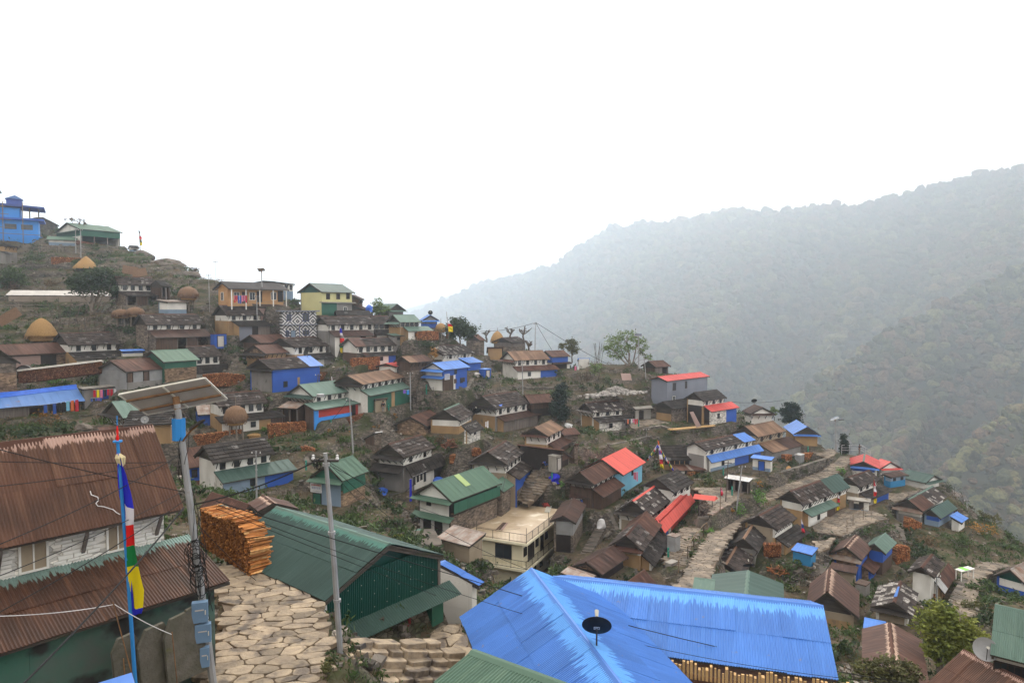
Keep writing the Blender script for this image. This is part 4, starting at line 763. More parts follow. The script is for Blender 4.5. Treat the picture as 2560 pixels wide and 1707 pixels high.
sg=thing('sign_board','white sign board with lines of blue writing on the blue and white house','sign',tuple(w2(h,x,h['f']*(h['yw']+.03),z)),h['rz'])
MB().box(-.62,.62,0,h['f']*.05,-.5,.42).build('board',M['cloth_white'],sg);mb=MB()
for r in range(4):
 for k in range(6):mb.box(-.52+.18*k,-.40+.18*k,h['f']*.051,h['f']*.056,.24-.2*r,.31-.2*r)
mb.build('lettering',M['c_blue'],sg,kind='stuff')
fwin(h,'3:775,925',.5,.6,'wood','wood');fwin(h,'3:860,910',.7,.6,'wood')
h=HS['g10']
# blue tarp over house p7, blue rag on the big slate roof, blue strip and straw on others
def patch(hd,pts,m,nm='roof_patch',lift=.13,label=None):
 P=[on_slope(hd,q)-hd['C']for q in pts];u,v=hd['s']['u'],hd['s']['v']
 L_=[(q.dot(u),q.dot(v),q[2]+lift-.07)for q in P];MB().prism(L_,(0,0,-.05)).build(nm,M[m],hd['t'],label=label)
patch(HS['p7'],['5:0,1062','5:832,966','5:838,1015','5:640,1032','5:0,1112'],'tarp','tarpaulin',.14,'bright blue tarpaulin strip')
patch(HS['v4'],['14:1306,490','14:1322,488','14:1300,570','14:1272,572'],'blue','roof_patch',.16,'strip of blue sheet')
patch(HS['r5'],['3:1250,1190','3:1290,1180','3:1275,1205'],'tarp','roof_patch',.14)
k_=[i for i,q in enumerate(PADS)if abs(q[0]-HS['hall']['C'][0])+abs(q[1]-HS['hall']['C'][1])<.01][0];PADS[k_]=PADS[k_][:5]+(-HS['hall']['Lh']+.7,)+PADS[k_][6:]
# ---- green hall: corrugated gable, open counter below
h=HS['hall'];t=h['t'];x0=h['x0'];f=h['f']
ya,yb=f*(h['w']-.2),-f*(h['wb']-.2);n=8
for k in range(n):
 a,b=ya+(yb-ya)*k/n,ya+(yb-ya)*(k+1)/n
 mb=MB();seg=32
 def top(y):return h['He']+(h['Hr']-h['He'])*(1-abs(y)/h['w'])-.16
 for i in range(seg+1):
  y=a+(b-a)*i/seg;xx=x0-.20-.018*math.sin(2*math.pi*i/4+.5);zt=min(top(y),h['Hr']-.85)
  mb.v+=[(xx,y,.05),(xx,y,zt),(xx+.012,y,.05),(xx+.012,y,zt)]
 for i in range(seg):q=i*4;mb.f+=[(q,q+1,q+5,q+4),(q+2,q+6,q+7,q+3),(q+1,q+3,q+7,q+5)]
 mb.build('wall_sheet',M['greenhall'],t)
mb=MB()
for k in range(9):
 for j in range(4):
  y=ya+(yb-ya)*(k+.5)/9;z=.35+.55*j
  if z<min(top(y),h['Hr']-.9)-.1:mb.box(x0-.245,x0-.235,y-.014,y+.014,z-.014,z+.014)
mb.build('screws',M['alu'],t,kind='stuff')
MB().box(x0-.26,x0-.05,ya+f*.02,ya+f*.14,-.5,h['He']-.12).build('corner_trim',M['clean'],t)
MB().box(x0-.24,x0-.1,yb-f*.02,yb-f*.16,-.6,h['He']-.1).build('corner_post',M['woodgrey'],t)
# skirt roof with sheets over the open front
n=7;me_=None
ys0,ys1=ya+f*.1,yb-f*.75
for k in range(n):
 a,b=ys0+(ys1-ys0)*k/n,ys0+(ys1-ys0)*(k+1)/n;mb=MB();seg=32
 for i in range(seg+1):
  y=a+(b-a)*i/seg;q=.016*math.sin(2*math.pi*i/4)
  for xx,zz in((x0-.21,.10),(x0-1.0,-.34)):mb.v+=[(xx,y,zz+q),(xx,y,zz+q-.015)]
 for i in range(seg):q=i*4;mb.f+=[(q,q+2,q+6,q+4),(q+1,q+5,q+7,q+3),(q+2,q+3,q+7,q+6)]
 mb.build('awning_sheet',M['green_deep'],t)
zl=-2.35
MB().box(x0-.06,x0+.1,ya,yb,zl,.0).build('lower_wall',M['black'],t)
MB().box(x0-.50,x0-.1,ya-f*2.0,ya-f*4.0,-1.75,-.95).build('counter',M['darkred'],t)
MB().box(x0-.47,x0-.1,ya-f*3.3,ya-f*4.0,zl,-1.76).build('counter_panel',M['bluewall'],t)
MB().box(x0-.45,x0-.12,ya-f*4.02,ya-f*4.14,zl,-.45).build('post',M['darkred'],t)
MB().box(x0-.62,x0-.1,yb+f*.05,yb+f*.75,-1.75,-.42).build('pillar',M['greenhall']if 0 else M['greenmetal'],t)
MB().box(x0-.64,x0-.08,yb+f*.03,yb+f*.77,zl-.9,-1.76).build('pillar_base',M['clean'],t)
MB().box(x0-.95,x0-.06,ya,yb,zl-.9,zl-.02).build('floor_step',M['soil'],t)
MB().box(x0-.30,x0-.06,ya-f*.1,ya-f*1.7,zl-.3,-.36).build('white_wall',M['clean'],t)
# ---- near brown house: stones in the white wall, shuttered windows, standing slabs
h=HS['z1'];t=h['t'];f=h['f'];yw=f*h['yw']+f*.013
wall=[c for c in t.children if c.name.startswith('upper_wall')][0]
zlo,zhi=h['hs']+.02,h['ze']-.1
wx=[]
for q,w_ in(('10:325,330',.62),('10:1150,130',.55)):
 x,z=on_front(h,q);wx.append((x,w_));zc=(zlo+zhi)/2+.03;hh_=(zhi-zlo)-.22
 window(t,x,yw,zc,w_,hh_,f,'clean','beige')
row=0;z=zlo
while z<zhi-.05:
 rh=R.uniform(.09,.15);x=h['x0']+R.uniform(0,.2)
 while x<h['x1']:
  L_=R.uniform(.2,.5)
  if all(abs(x+L_/2-a)>b/2+.1+L_/2 for a,b in wx):
   j=lambda:R.uniform(-.014,.014);d_=R.uniform(.03,.065);x2=min(x+L_,h['x1'])
   a0=[(x+.008,yw,z+.007+j()),(x2-.008,yw,z+.007+j()),(x2-.008+j(),yw,z+rh-.007),(x+.008+j(),yw,z+rh-.007)]
   MB().hexa(a0,[(p[0]*.96+.04*(x+L_/2),yw+f*d_,p[2]*.9+.1*(z+rh/2))for p in a0]).build('stone',M['clean'],wall)
  x+=L_
 z+=rh
for k in range(4):
 x=h['x0']+.25+(h['x1']-h['x0']-.5)*k/4.0
 MB().hexa([(x-.05,yw,h['He']-.9),(x+.05,yw,h['He']-.9),(x+.05,f*(h['w']-.1),h['He']-.2),(x-.05,f*(h['w']-.1),h['He']-.2)],[(x-.05,yw,h['He']-.75),(x+.05,yw,h['He']-.75),(x+.05,f*(h['w']-.1),h['He']-.08),(x-.05,f*(h['w']-.1),h['He']-.08)]).build('eave_bracket',M['woodgrey'],t)
 # standing slabs leaning on its wall
for k,(q,hh_,w_)in enumerate((('10:1275,1480',1.0,.72),('10:1560,1500',1.35,.9),('10:1790,1440',1.5,.8),('10:1930,1380',1.6,.6))):
 P=at(q,18.0+.35*k);P[2]=ray(px(q)[0])[2]*P[1]
 sgl=thing('stone_slab',['shortest mossy stone slab leaning on the green painted wall','broad mossy stone slab second from the flag pole on the green wall','tall stone slab beside the rusty rod on the green wall','tall narrow stone slab next to the meter boxes of the near pole'][k],'stone slab',tuple(P),math.radians(55),'stone slabs leaning on the near wall')
 mb=MB();a=[(-w_/2,0,-.3),(w_/2,0,-.3),(w_/2*.98,.16,hh_*.72),(w_/2*.6,.2,hh_),(-w_/2*.5,.2,hh_*.97),(-w_/2*1.02,.15,hh_*.66)]
 mb.prism(a,(0,.12,0)).build('slab',M['stonedark']if 0 else mat('slab_moss',(.125,.11,.09),(.085,.08,.06),3.0,.1,.9,.7,14,c3=(.10,.10,.03),t3=.6,s3=1.6),sgl)
 # ---------------------------------------------------------------- buildings of their own kind
 # blue building site at the top left
P=at('1:462,742',168);bs=thing('building_site','bright blue unfinished concrete building wrapped in bamboo scaffolding on the hilltop','building',tuple(P),math.radians(90-58))
MB().box(-16,-.6,-.2,7,-4,-.02).build('foundation',M['concrete'],bs)
MB().box(-16,-.7,.0,7,0,5.5).build('lower_floor',M['azure'],bs);MB().box(-16,.05,-.5,-.05,.0,1.6).build('parapet',M['azure'],bs)
MB().box(-16,.5,-1.0,7,5.5,5.95).build('floor_slab',M['navy']if 0 else M['bluewall'],bs)
MB().box(-16,-4.3,.1,7,5.96,8.4).build('upper_floor',M['azure'],bs);MB().box(-7.4,-4.4,-.5,.08,5.96,8.0).build('upper_parapet',M['azure'],bs)
mb=MB();mb.hexa([(-16,-1.2,9.0),(.6,-1.2,8.4),(.6,7,8.4),(-16,7,9.0)],[(-16,-1.2,9.5),(.6,-1.2,8.85),(.6,7,8.85),(-16,7,9.5)]).build('roof_slab',M['navy']if 0 else mat('slab_blue',(.045,.075,.27),(.04,.065,.22),.5,.03),bs)
for xx in(-2.4,-.6):MB().box(xx-.14,xx+.14,.2,.5,5.96,8.5).build('column',M['redwall']if 0 else M['wood'],bs)
for xx in(-10.5,-6.2,-3.0):window(bs,xx,-.0,3.9,2.2,1.1,-1,'wood')
for xx in(-9.6,-5.2):window(bs,xx,.1,7.6,1.0,.9,-1,'wood')
MB().box(-7.0,-4.0,1,4,9.2,10.6).build('stair_head',mat('slab_blue2',(.05,.085,.33),(.045,.075,.28),.5,.03),bs)
MB().prism([(-7.3,.6,10.6),(-3.7,.6,10.6),(-5.2,.6,11.5)],(0,3.6,0)).build('stair_head_roof',M['blue_old'],bs)
MB().box(-15,-9.4,2.5,6,9.3,12.4).build('water_tower',M['grey'],bs);MB().box(-15.3,-8.2,2,6.5,12.4,12.7).build('tower_roof',M['green'],bs);MB().box(-14,-9.6,2.6,5,12.7,13.8).build('tower_tank',M['greymetal'],bs)
for xx in(-11.2,-7.6,-3.75):MB().tube([(xx,-1.6,-2.2),(xx+.1,-1.5,9.6)],.09,5).build('scaffold_pole',M['bamboo'],bs)
for zz,a,b in((1.95,-13,.3),(3.4,-13,-5),(5.3,-13,-6),(6.6,-13,-6.4),(8.4,-13,-7)):MB().tube([(a,-1.62,zz+.15),(b,-1.55,zz)],.07,5).build('scaffold_rail',M['bamboo'],bs)
CTRL.append(tuple(P))
# black and white patterned house
def zebra_mat():
 m=bpy.data.materials.new('diamond_paint');m.use_nodes=True;nt=m.node_tree;b=nt.nodes['Principled BSDF'];N=nt.nodes.new;Lk=nt.links.new
 tc=N('ShaderNodeTexCoord');s=N('ShaderNodeSeparateXYZ');Lk(tc.outputs['Object'],s.inputs[0])
 def mth(op,a,c=None):
  n=N('ShaderNodeMath');n.operation=op
  for i,q in enumerate((a,c)):
   if q is None:continue
   if isinstance(q,(int,float)):n.inputs[i].default_value=q
   else:Lk(q,n.inputs[i])
  return n.outputs[0]
 fx=mth('ABSOLUTE',mth('SUBTRACT',mth('MODULO',mth('ADD',s.outputs[0],30.0*2.5),2.5),1.25));fz=mth('ABSOLUTE',mth('SUBTRACT',mth('MODULO',mth('ADD',s.outputs[2],27.0),2.7),1.35))
 st_=mth('GREATER_THAN',mth('FRACT',mth('MULTIPLY',mth('ADD',fx,fz),1.8)),.5)
 x=N('ShaderNodeMix');x.data_type='RGBA';Lk(st_,x.inputs[0]);x.inputs[6].default_value=(.05,.048,.055,1);x.inputs[7].default_value=(.66,.64,.63,1);Lk(x.outputs[2],b.inputs['Base Color']);b.inputs['Roughness'].default_value=.85
 return m
P=at('2:985,885',115);zb_=thing('painted_house','two storey flat roofed house painted all over with black and white diamond stripes','house',tuple(P),math.radians(90-66));zm=zebra_mat()
wpx=vert('2:985,605',P);Wz=(ray(px('2:1378,600')[0])[0]*P[1]*1.06-P[0])/math.sin(math.radians(66));Wz=5.6
MB().box(0,Wz,0,4.5,-1.5,wpx/2-.12).build('lower_floor',zm,zb_);MB().box(0,Wz,.0,4.5,wpx/2+.03,wpx).build('upper_floor',zm,zb_)
MB().box(-.15,Wz+.15,-.5,4.6,wpx/2-.117,wpx/2+.027).build('floor_slab',M['greyblue'],zb_);MB().box(-.6,Wz+.5,-.6,4.9,wpx+.003,wpx+.2).build('roof_slab',M['greyblue'],zb_)
for xx,w_,zz,hh_ in((1.1,.62,wpx*.76,1.0),(3.85,.95,wpx*.77,1.25)):window(zb_,xx,0,zz,w_,hh_,-1,'navy')
window(zb_,3.85,0,wpx*.17,.95,.75,-1,'navy');window(zb_,.8,0,wpx*.14,.5,.9,-1,'navy');door(zb_,1.75,0,-.1,.7,1.2,-1,'paleblue')
MB().box(Wz/2-.05,Wz/2+.05,-.02,-.001,-1.5,wpx/2-.12).build('drain_pipe',M['navy'],zb_)
u_=np.array([math.sin(math.radians(66)),math.cos(math.radians(66)),0]);PADS.append((P[0],P[1],P[2],u_[0],u_[1],-.3,Wz+.3,-1,5));FEET.append([P+u_*a+np.array([-u_[1],u_[0],0])*b for a in(0,Wz)for b in(0,4.5)])
# cream flat roofed building
N0=ray(px('7:1555,1478')[0])*73;z0=N0[2]
def pl(s):r=ray(px(s)[0]);return r*(z0/r[2])
Rr,Ll=pl('7:2027,1112'),pl('7:1095,1402')
u=Rr-N0;Lu=np.linalg.norm(u);u/=Lu;v=np.array([-u[1],u[0],0]);Lv=(Ll-N0).dot(v)
if Lv<0:v=-v;Lv=-Lv
sgv=1 if np.cross(u,v)[2]>0 else-1
cb=thing('cream_building','cream flat roofed building with railed balconies and a wet concrete terrace on top','building',tuple(N0),math.atan2(u[1],u[0]))
def B(x0,x1,y0,y1,z0,z1):return MB().box(x0,x1,sgv*y0,sgv*y1,z0,z1)
LOG.append(('cream',f'Lu {Lu:.1f} Lv {Lv:.1f} sgv {sgv} dot {(Ll-N0).dot(u):.1f}'))
Lv2=Lv+1.0
B(0,Lu,0,Lv2+3,-.28,-.02).build('roof_slab',M['cream'],cb);B(.12,Lu-.12,.12,Lv2+2.9,-.017,.012).build('terrace_floor',M['floorwet'],cb)
B(.9,Lu-.5,.95,Lv2+2.5,-2.95,-.283).build('upper_wall',M['cream'],cb);B(-.05,Lu-.2,0,Lv2,-3.2,-2.953).build('balcony_slab',M['cream'],cb)
B(.9,Lu-.5,.95,Lv2+2.5,-6.6,-3.203).build('lower_wall',M['cream'],cb)
B(-.3,Lu,-1.0,Lv2,-7.2,-5.6).build('plinth',M['stone'],cb)
for xx,k in((1.7,'w'),(2.9,'d'),(3.75,'d'),(5.1,'w'),(6.6,'d'),(8.0,'w')):
 if xx>Lu-1:continue
 if k=='w':window(cb,xx,sgv*.95,-1.5,.75,.9,-sgv,'darkwood')
 else:door(cb,xx,sgv*.95,-2.92,.75,2.0,-sgv)
for xx,hh_ in((2.2,.5),(4.4,1.6),(6.4,.5)):window(cb,xx,sgv*.95,-4.5,.7,hh_,-sgv,'darkwood')
window(cb,sgv*(Lv2*.52),.9,-1.55,1.9,1.5,-1,'darkwood',axis='y')
def rail(par,pts,z,hgt=.95,step=.16):
 posts=MB();bars=MB();top=MB()
 for(a,b)in zip(pts[:-1],pts[1:]):
  a,b=np.array(a),np.array(b);L_=np.linalg.norm(b-a);n=max(1,int(L_/1.6))
  for zz in(hgt,.12):top.tube([(a[0],a[1],z+zz),(b[0],b[1],z+zz)],.028,5)
  for i in range(n+1):
   q=a+(b-a)*i/n;posts.tube([(q[0],q[1],z),(q[0],q[1],z+hgt)],.032,5)
  for i in range(int(L_/step)):
   q=a+(b-a)*(i+.5)/int(L_/step);bars.tube([(q[0],q[1],z+.12),(q[0],q[1],z+hgt)],.011,4,cap=False)
 top.build('hand_rail',M['iron'],par);posts.build('rail_posts',M['iron'],par,kind='stuff');bars.build('balusters',M['iron'],par,kind='stuff')
S=sgv
rail(cb,[(.1,S*(Lv2)),(.1,S*.1),(Lu-.1,S*.1),(Lu-.1,S*(Lv2+1.0))],.0)
rail(cb,[(0.05,S*Lv2*.9),(0.05,S*.1),(Lu-.3,S*.1)],-2.95)
for xx,yy in((.1,Lv2),(.1,.1),(Lu*.48,.1)):MB().tube([(xx,S*yy,0),(xx,S*yy,1.7)],.03,5).build('lamp_post',M['iron'],cb)
vv=v
PADS.append((N0[0],N0[1],N0[2]-6.2,u[0],u[1],-.5,Lu+.3,min(0,S*(Lv2+3))-.3,max(0,S*(Lv2+3))+.3));FEET.append([N0+u*a+vv*b-up(5.6)for a in(0,Lu)for b in(-.6,Lv2)])
def onroof(s,dz=.02):
 r=ray(px(s)[0]);return r*((z0+dz)/r[2])
rzc=math.atan2(u[1],u[0])
for k,(q,lab)in enumerate((('7:1740,1045','stack of rusty red metal beams on the cream building terrace'),('7:1765,1105','pale pipe bundle beside the red beams on the terrace'))):
 o=thing('beam_stack',lab,'metal beams',tuple(onroof(q)),rzc+.5-k*.2)
 for i in range(9-5*k):inst('beam',MB().box(-1.3+R.uniform(-.1,.1),1.3+R.uniform(-.2,.2),-.07,.07,0,.1).mesh('beam',M['salmon']if 0 else(M['redwall']if k==0 else M['alu'])),o,(0,-.5+.17*(i%5)+.03*(i//5),.11*(i//5)),(0,0,R.uniform(-.1,.1)))
o=thing('plank_bundle','three reddish planks lying on the cream building terrace by the front railing','planks',tuple(onroof('7:1310,1290')),rzc+.15)
for i in range(3):inst('plank',MB().box(-1.4,1.4,-.11,.11,0,.04).mesh('plank',M['wood']if i else M['pink']),o,(R.uniform(-.1,.1),.26*i,.0),(0,0,R.uniform(-.06,.06)))
bp_=onroof('7:1000,1240');bq=onroof('7:1165,1170')
o=thing('plywood_board','large reddish plywood board leaning on the big green roofed house','board',tuple(bp_),math.atan2((bq-bp_)[1],(bq-bp_)[0]));MB().hexa([(0,0,0),(2.7,0,0),(2.7,.05,0),(0,.05,0)],[(0,.35,1.75),(2.7,.35,1.75),(2.7,.4,1.75),(0,.4,1.75)]).build('board',M['pink']if 0 else mat('plywood',(.36,.20,.13),(.30,.165,.11),1,.03),o)
for k,q in enumerate(('7:1180,1160','7:1215,1150')):
 o=thing('cement_sack',['pale blue sack slumped by the plywood board','white blue sack standing right of the other sack on the terrace'][k],'sack',tuple(onroof(q)),k);MB().lathe([(0,.0),(.28,.02),(.33,.25),(.30,.6),(.16,.85),(0,.9)],9,(0,0,0),.12,R).build('sack',M['paleblue']if k else M['plastic'],o)
 # ---------------------------------------------------------------- ground of the village
G=list(CTRL)
def gp(s,d=None):
 for p in px(s):G.append(tuple(ray(p)*(d if d else D(p))))
 # open ground seen in the photograph (tile:pixels, distance)
for s_,d_ in(('1:500,640',165),('1:620,560',168),('1:1300,775',163),('1:1480,835',157),('1:1620,880',150),('1:1720,925',147),('1:1950,940',139),('1:2010,1045',137),('1:2265,1115',131),('2:280,290',128),('2:230,560',116),('1:1100,900',150),('1:1500,1080',136),('1:950,1010',140),('1:300,1150',138),('1:300,960',142),('1:250,1500',119),('1:900,1480',119),('1:1900,1480',116),('1:2150,1430',118),('5:100,500',106),('5:450,475',108),('5:1000,350',112),('5:650,980',92),('5:150,960',92),('5:600,1450',80),('5:1000,1400',78),('5:100,1500',74),('2:450,1000',107),('2:420,1150',105),('2:700,1430',99),('2:1650,1000',110),('2:1640,1200',105),('6:880,420',99),('6:1100,760',92),('6:1650,730',96),('6:1300,900',86),('6:1650,950',88),('6:2100,640',101),('6:1200,1150',79),('7:100,1050',77),('7:150,1150',74),('3:350,520',126),('3:800,900',117),('3:1100,880',121),('3:1750,1000',124),('3:800,1150',112),('4:300,640',128),('4:600,680',127),('4:600,800',121),('4:800,900',121),('4:1000,1120',114),('4:600,1240',108),('4:1300,1180',112),('4:800,1330',103),('4:300,1400',98),('8:1650,600',96),('8:1800,760',91),('8:1450,1100',82),('8:1350,1300',77),('8:1300,1500',72),('13:750,480',121),('13:900,520',119),('13:650,450',121),('13:1400,780',107),('13:1300,900',101),('13:1750,860',103),('13:900,1100',90),('13:700,1130',87),('13:1350,1200',92),('13:1900,1060',99),('13:1800,1220',92),('13:2150,1110',100),('13:2340,1255',98),('14:2330,260',88),('14:2200,230',88),('14:2000,290',83),('14:1880,460',74),('14:1840,680',64),('14:2300,620',62),('14:2150,500',72),('14:1000,560',68),('14:600,300',77),('14:380,420',73),('14:850,950',54),('11:1600,260',70),('11:1900,330',66),('11:1300,150',70),('16:1750,480',66),('7:450,1480',62),('12:620,350',62),('12:1150,330',58)):
 gp(s_,d_)
for s_,d_ in(('1:620,560',168),('1:1300,775',163),('1:1620,880',150),('1:1950,940',139),('1:2010,1045',137),('1:2265,1115',131),('2:280,290',128)):
 p=px(s_)[0];q=ray(p)*d_;u=q/np.linalg.norm(q[:2])
 G.append(tuple(q+u*22+np.array([0,0,-7])-np.array([0,0,u[2]*22])));G.append(tuple(q+u*70+np.array([0,0,-55])))
RIM=[('2:1100,500',124),('2:1850,585',124),('3:0,100',136),('3:400,360',134),('3:800,490',133),('3:1640,600',137),('3:2240,700',137),('4:600,475',137),('4:900,490',135),('4:1240,600',134),('4:1660,800',132),('4:2000,1010',131),('13:520,440',129),('13:770,480',124),('13:1000,520',122),('13:1380,650',121),('13:1720,760',117),('13:1850,900',107),('13:1960,1050',104),('13:2150,1110',101),('13:2352,1260',99)]
for s_,d_ in RIM:
 p=px(s_)[0];q=ray(p)*d_;u=np.array([q[0]*.6,q[1],0]);u/=np.linalg.norm(u)
 G.append(tuple(q));G.append(tuple(q+u*14+np.array([.3*14,0,-12])));G.append(tuple(q+u*55+np.array([10,0,-62])))
 # foreground: the terrace the picture is taken from falls to the stone path
for q in((0,-6,-1.7),(0,0,-1.75),(0,2.5,-2.6),(-6,1,-2.2),(6,1,-2.6),(12,4,-6),(-12,2,-3),(0,8,-6.4),(5,10,-8.5),(14,12,-12.5),(22,16,-17),(-8,9,-7.2),(-5,16,-10.9),(-16,14,-10),(-22,22,-10.6),(-30,30,-10.5),(-9,20,-11.2),(-11,29,-11.25),(-7,25,-11.25),(-5.3,21.5,-11.5),(-5.3,17,-11.3),(-3.6,24.2,-13.6),(-3.5,18,-12.6),(-2.5,20,-13.4),(0,22,-14.3),(-1.5,26,-14.4),(1,30,-15.2),(-16,36,-13),(-22,46,-14.5),(-12,42,-15.5),(0,44,-20),(10,40,-21),(4,52,-22.5),(20,34,-20.5),(24,45,-24.8),(14,50,-25),(30,30,-21),(40,40,-26),(26,55,-28.5),(-60,60,-11),(-40,50,-12),(-30,62,-15)):
 G.append(q)
G=np.array(G,float)
keep=[]
for i in range(len(G)):
 if all(np.hypot(*(G[i,:2]-G[j,:2]))>1.3 for j in keep):keep.append(i)
G=G[keep]
def fit(P):
 n=len(P);d=np.hypot(P[:,None,0]-P[None,:,0],P[:,None,1]-P[None,:,1])
 A=np.zeros((n+3,n+3));A[:n,:n]=-d-np.eye(n)*.6;A[:n,n]=1;A[:n,n+1:]=P[:,:2];A[n:,:n]=A[:n,n:].T
 return np.linalg.solve(A,np.concatenate([P[:,2],np.zeros(3)]))
WG=fit(G)
def base_z(X,Y):
 sh=X.shape;X=X.ravel();Y=Y.ravel();out=np.zeros(len(X));n=len(G)
 for i in range(0,len(X),20000):
  x,y=X[i:i+20000],Y[i:i+20000]
  out[i:i+20000]=-np.hypot(x[:,None]-G[None,:,0],y[:,None]-G[None,:,1])@WG[:n]+WG[n]+WG[n+1]*x+WG[n+2]*y
 return out.reshape(sh)
def vnoise(X,Y,seed=0):
 r=np.random.RandomState(seed);T=r.rand(256,256);xi,yi=np.floor(X).astype(int),np.floor(Y).astype(int);fx,fy=X-xi,Y-yi
 fx=fx*fx*(3-2*fx);fy=fy*fy*(3-2*fy);g=lambda a,b:T[a%256,b%256]
 return(g(xi,yi)*(1-fx)+g(xi+1,yi)*fx)*(1-fy)+(g(xi,yi+1)*(1-fx)+g(xi+1,yi+1)*fx)*fy
def fbm(X,Y,s,o=4,seed=0):
 v=0;a=1;t=0
 for k in range(o):v=v+a*(vnoise(X/s,Y/s,seed+k)-.5);t+=a;a*=.5;s*=.5
 return v/t*2
 # paved courts: level polygons given by pixels and a distance for their first corner
COURTS=[]
def court(s,d=None,z=None):
 P=px(s);
 if z is None:z=(ray(P[0])*(d or D(P[0])))[2]
 W_=[ray(p)*(z/ray(p)[2])for p in P];poly=np.array([w[:2]for w in W_]);COURTS.append((poly,z));return poly,z
def inpoly(X,Y,poly):
 c=np.zeros(X.shape,bool);n=len(poly);j=n-1
 for i in range(n):
  xi,yi=poly[i];xj,yj=poly[j]
  c^=((yi>Y)!=(yj>Y))&(X<(xj-xi)*(Y-yi)/(yj-yi+1e-12)+xi);j=i
 return c
def pdist(X,Y,poly):
 d=np.full(X.shape,1e9);n=len(poly)
 for i in range(n):
  a,b=poly[i],poly[(i+1)%n];ab=b-a;t=np.clip(((X-a[0])*ab[0]+(Y-a[1])*ab[1])/(ab@ab+1e-9),0,1)
  d=np.minimum(d,np.hypot(X-a[0]-t*ab[0],Y-a[1]-t*ab[1]))
 return np.where(inpoly(X,Y,poly),0,d)
court('8:1420,700;1560,690;1800,690;2080,700;1660,1000;1600,830;1500,720')
court('8:1440,560;1840,500;2120,420;2260,520;2100,590;1780,570;1700,640')
court('13:600,1110;860,960;1090,990;1225,1045;1000,1110;840,1190;620,1150')
court('13:1180,860;1320,710;1500,800;1440,850;1260,920')
court('4:720,1110;1010,1080;1180,1120;900,1150;820,1190')
court('6:1240,740;1560,660;1740,700;1600,780;1440,810;1250,820')
court('7:0,960;280,930;320,990;60,1110;-40,1080')
court('13:560,480;760,470;800,500;720,545;600,500')
court('13:620,1240;780,1210;740,1290;650,1330',None)
court('3:980,880;1160,860;1260,800;1290,850;1180,880',None)
court('12:-120,760;185,765;300,1020;330,1300;-120,1300',z=-14.2)
PATHZ=-11.2
PATH=np.array([(-11.8,31.6),(-12.8,28.5),(-10.4,24.5),(-9.3,19.5),(-8.2,15),(-4.6,15),(-5.7,20.6),(-6.5,23.8),(-7.2,25.5),(-8.1,27.2),(-9.3,28.5),(-10.5,29.7)])
# lane: centre line pixels with distances
LANE=[(px('18:100,1420')[0],56),(px('18:290,1060')[0],64),(px('18:430,800')[0],69),(px('18:560,560')[0],75),(px('18:720,340')[0],81),(px('18:880,190')[0],86),(px('18:1130,60')[0],91),(px('13:60,960')[0],94),(px('13:330,815')[0],99),(px('13:560,735')[0],104),(px('13:740,660')[0],108),(px('13:830,600')[0],112),(px('13:850,520')[0],118)]
LANE=np.array([ray(p)*d for p,d in LANE])
LANE2=[(px('8:1235,1560')[0],69),(px('8:1285,1400')[0],73),(px('8:1385,1200')[0],78),(px('8:1460,1110')[0],81)]
LANE2=np.array([ray(p)*d for p,d in LANE2])
LANE3=[(px('7:1440,1040')[0],86.5),(px('7:1560,930')[0],87.5),(px('7:1660,800')[0],89.6),(px('7:1760,690')[0],92),(px('7:1800,620')[0],93.5)]
LANE3=np.array([ray(p)*d for p,d in LANE3])
LANE4=[(px('14:1820,740')[0],62),(px('14:1880,520')[0],72),(px('14:1930,400')[0],77),(px('14:2060,310')[0],83),(px('14:2200,290')[0],86)]
LANE4=np.array([ray(p)*d for p,d in LANE4])
def resample(P,st=.5):
 seg=np.linalg.norm(np.diff(P,axis=0),axis=1);s=np.concatenate([[0],np.cumsum(seg)]);q=np.arange(0,s[-1],st)
 r=np.stack([np.interp(q,s,P[:,k])for k in range(3)],1)
 k=9;ker=np.ones(k)/k
 return np.stack([np.convolve(np.pad(r[:,c],k//2,mode='edge'),ker,'valid')for c in range(3)],1)
LANES=[(resample(LANE),1.2),(resample(LANE2),1.2),(resample(LANE3),1.7),(resample(LANE4),.9)]
GX0,GX1,GY0,GY1,GS=-150.0,120.0,-8.0,232.0,.55
NX,NY=int((GX1-GX0)/GS)+1,int((GY1-GY0)/GS)+1
XX,YY=np.meshgrid(np.linspace(GX0,GX1,NX),np.linspace(GY0,GY1,NY))
ZB=base_z(XX,YY)
near=np.clip((YY-40)/12,0,1)
st=1.7;q=ZB/st+1.1*fbm(XX,YY,22,3,3);fl=np.floor(q);frc=q-fl
zt=(fl+np.clip((frc-.70)/.16,0,1))*st-1.1*st*fbm(XX,YY,22,3,3)
ZT=ZB*(1-.8*near)+zt*.8*near+.22*fbm(XX,YY,4,3,8)*near
def flatten(ZT,d,z,blend,low=.04):
 k=np.clip(d/blend,0,1);k=k*k*(3-2*k);return np.where(d<blend,(z-low)*(1-k)+ZT*k,ZT)
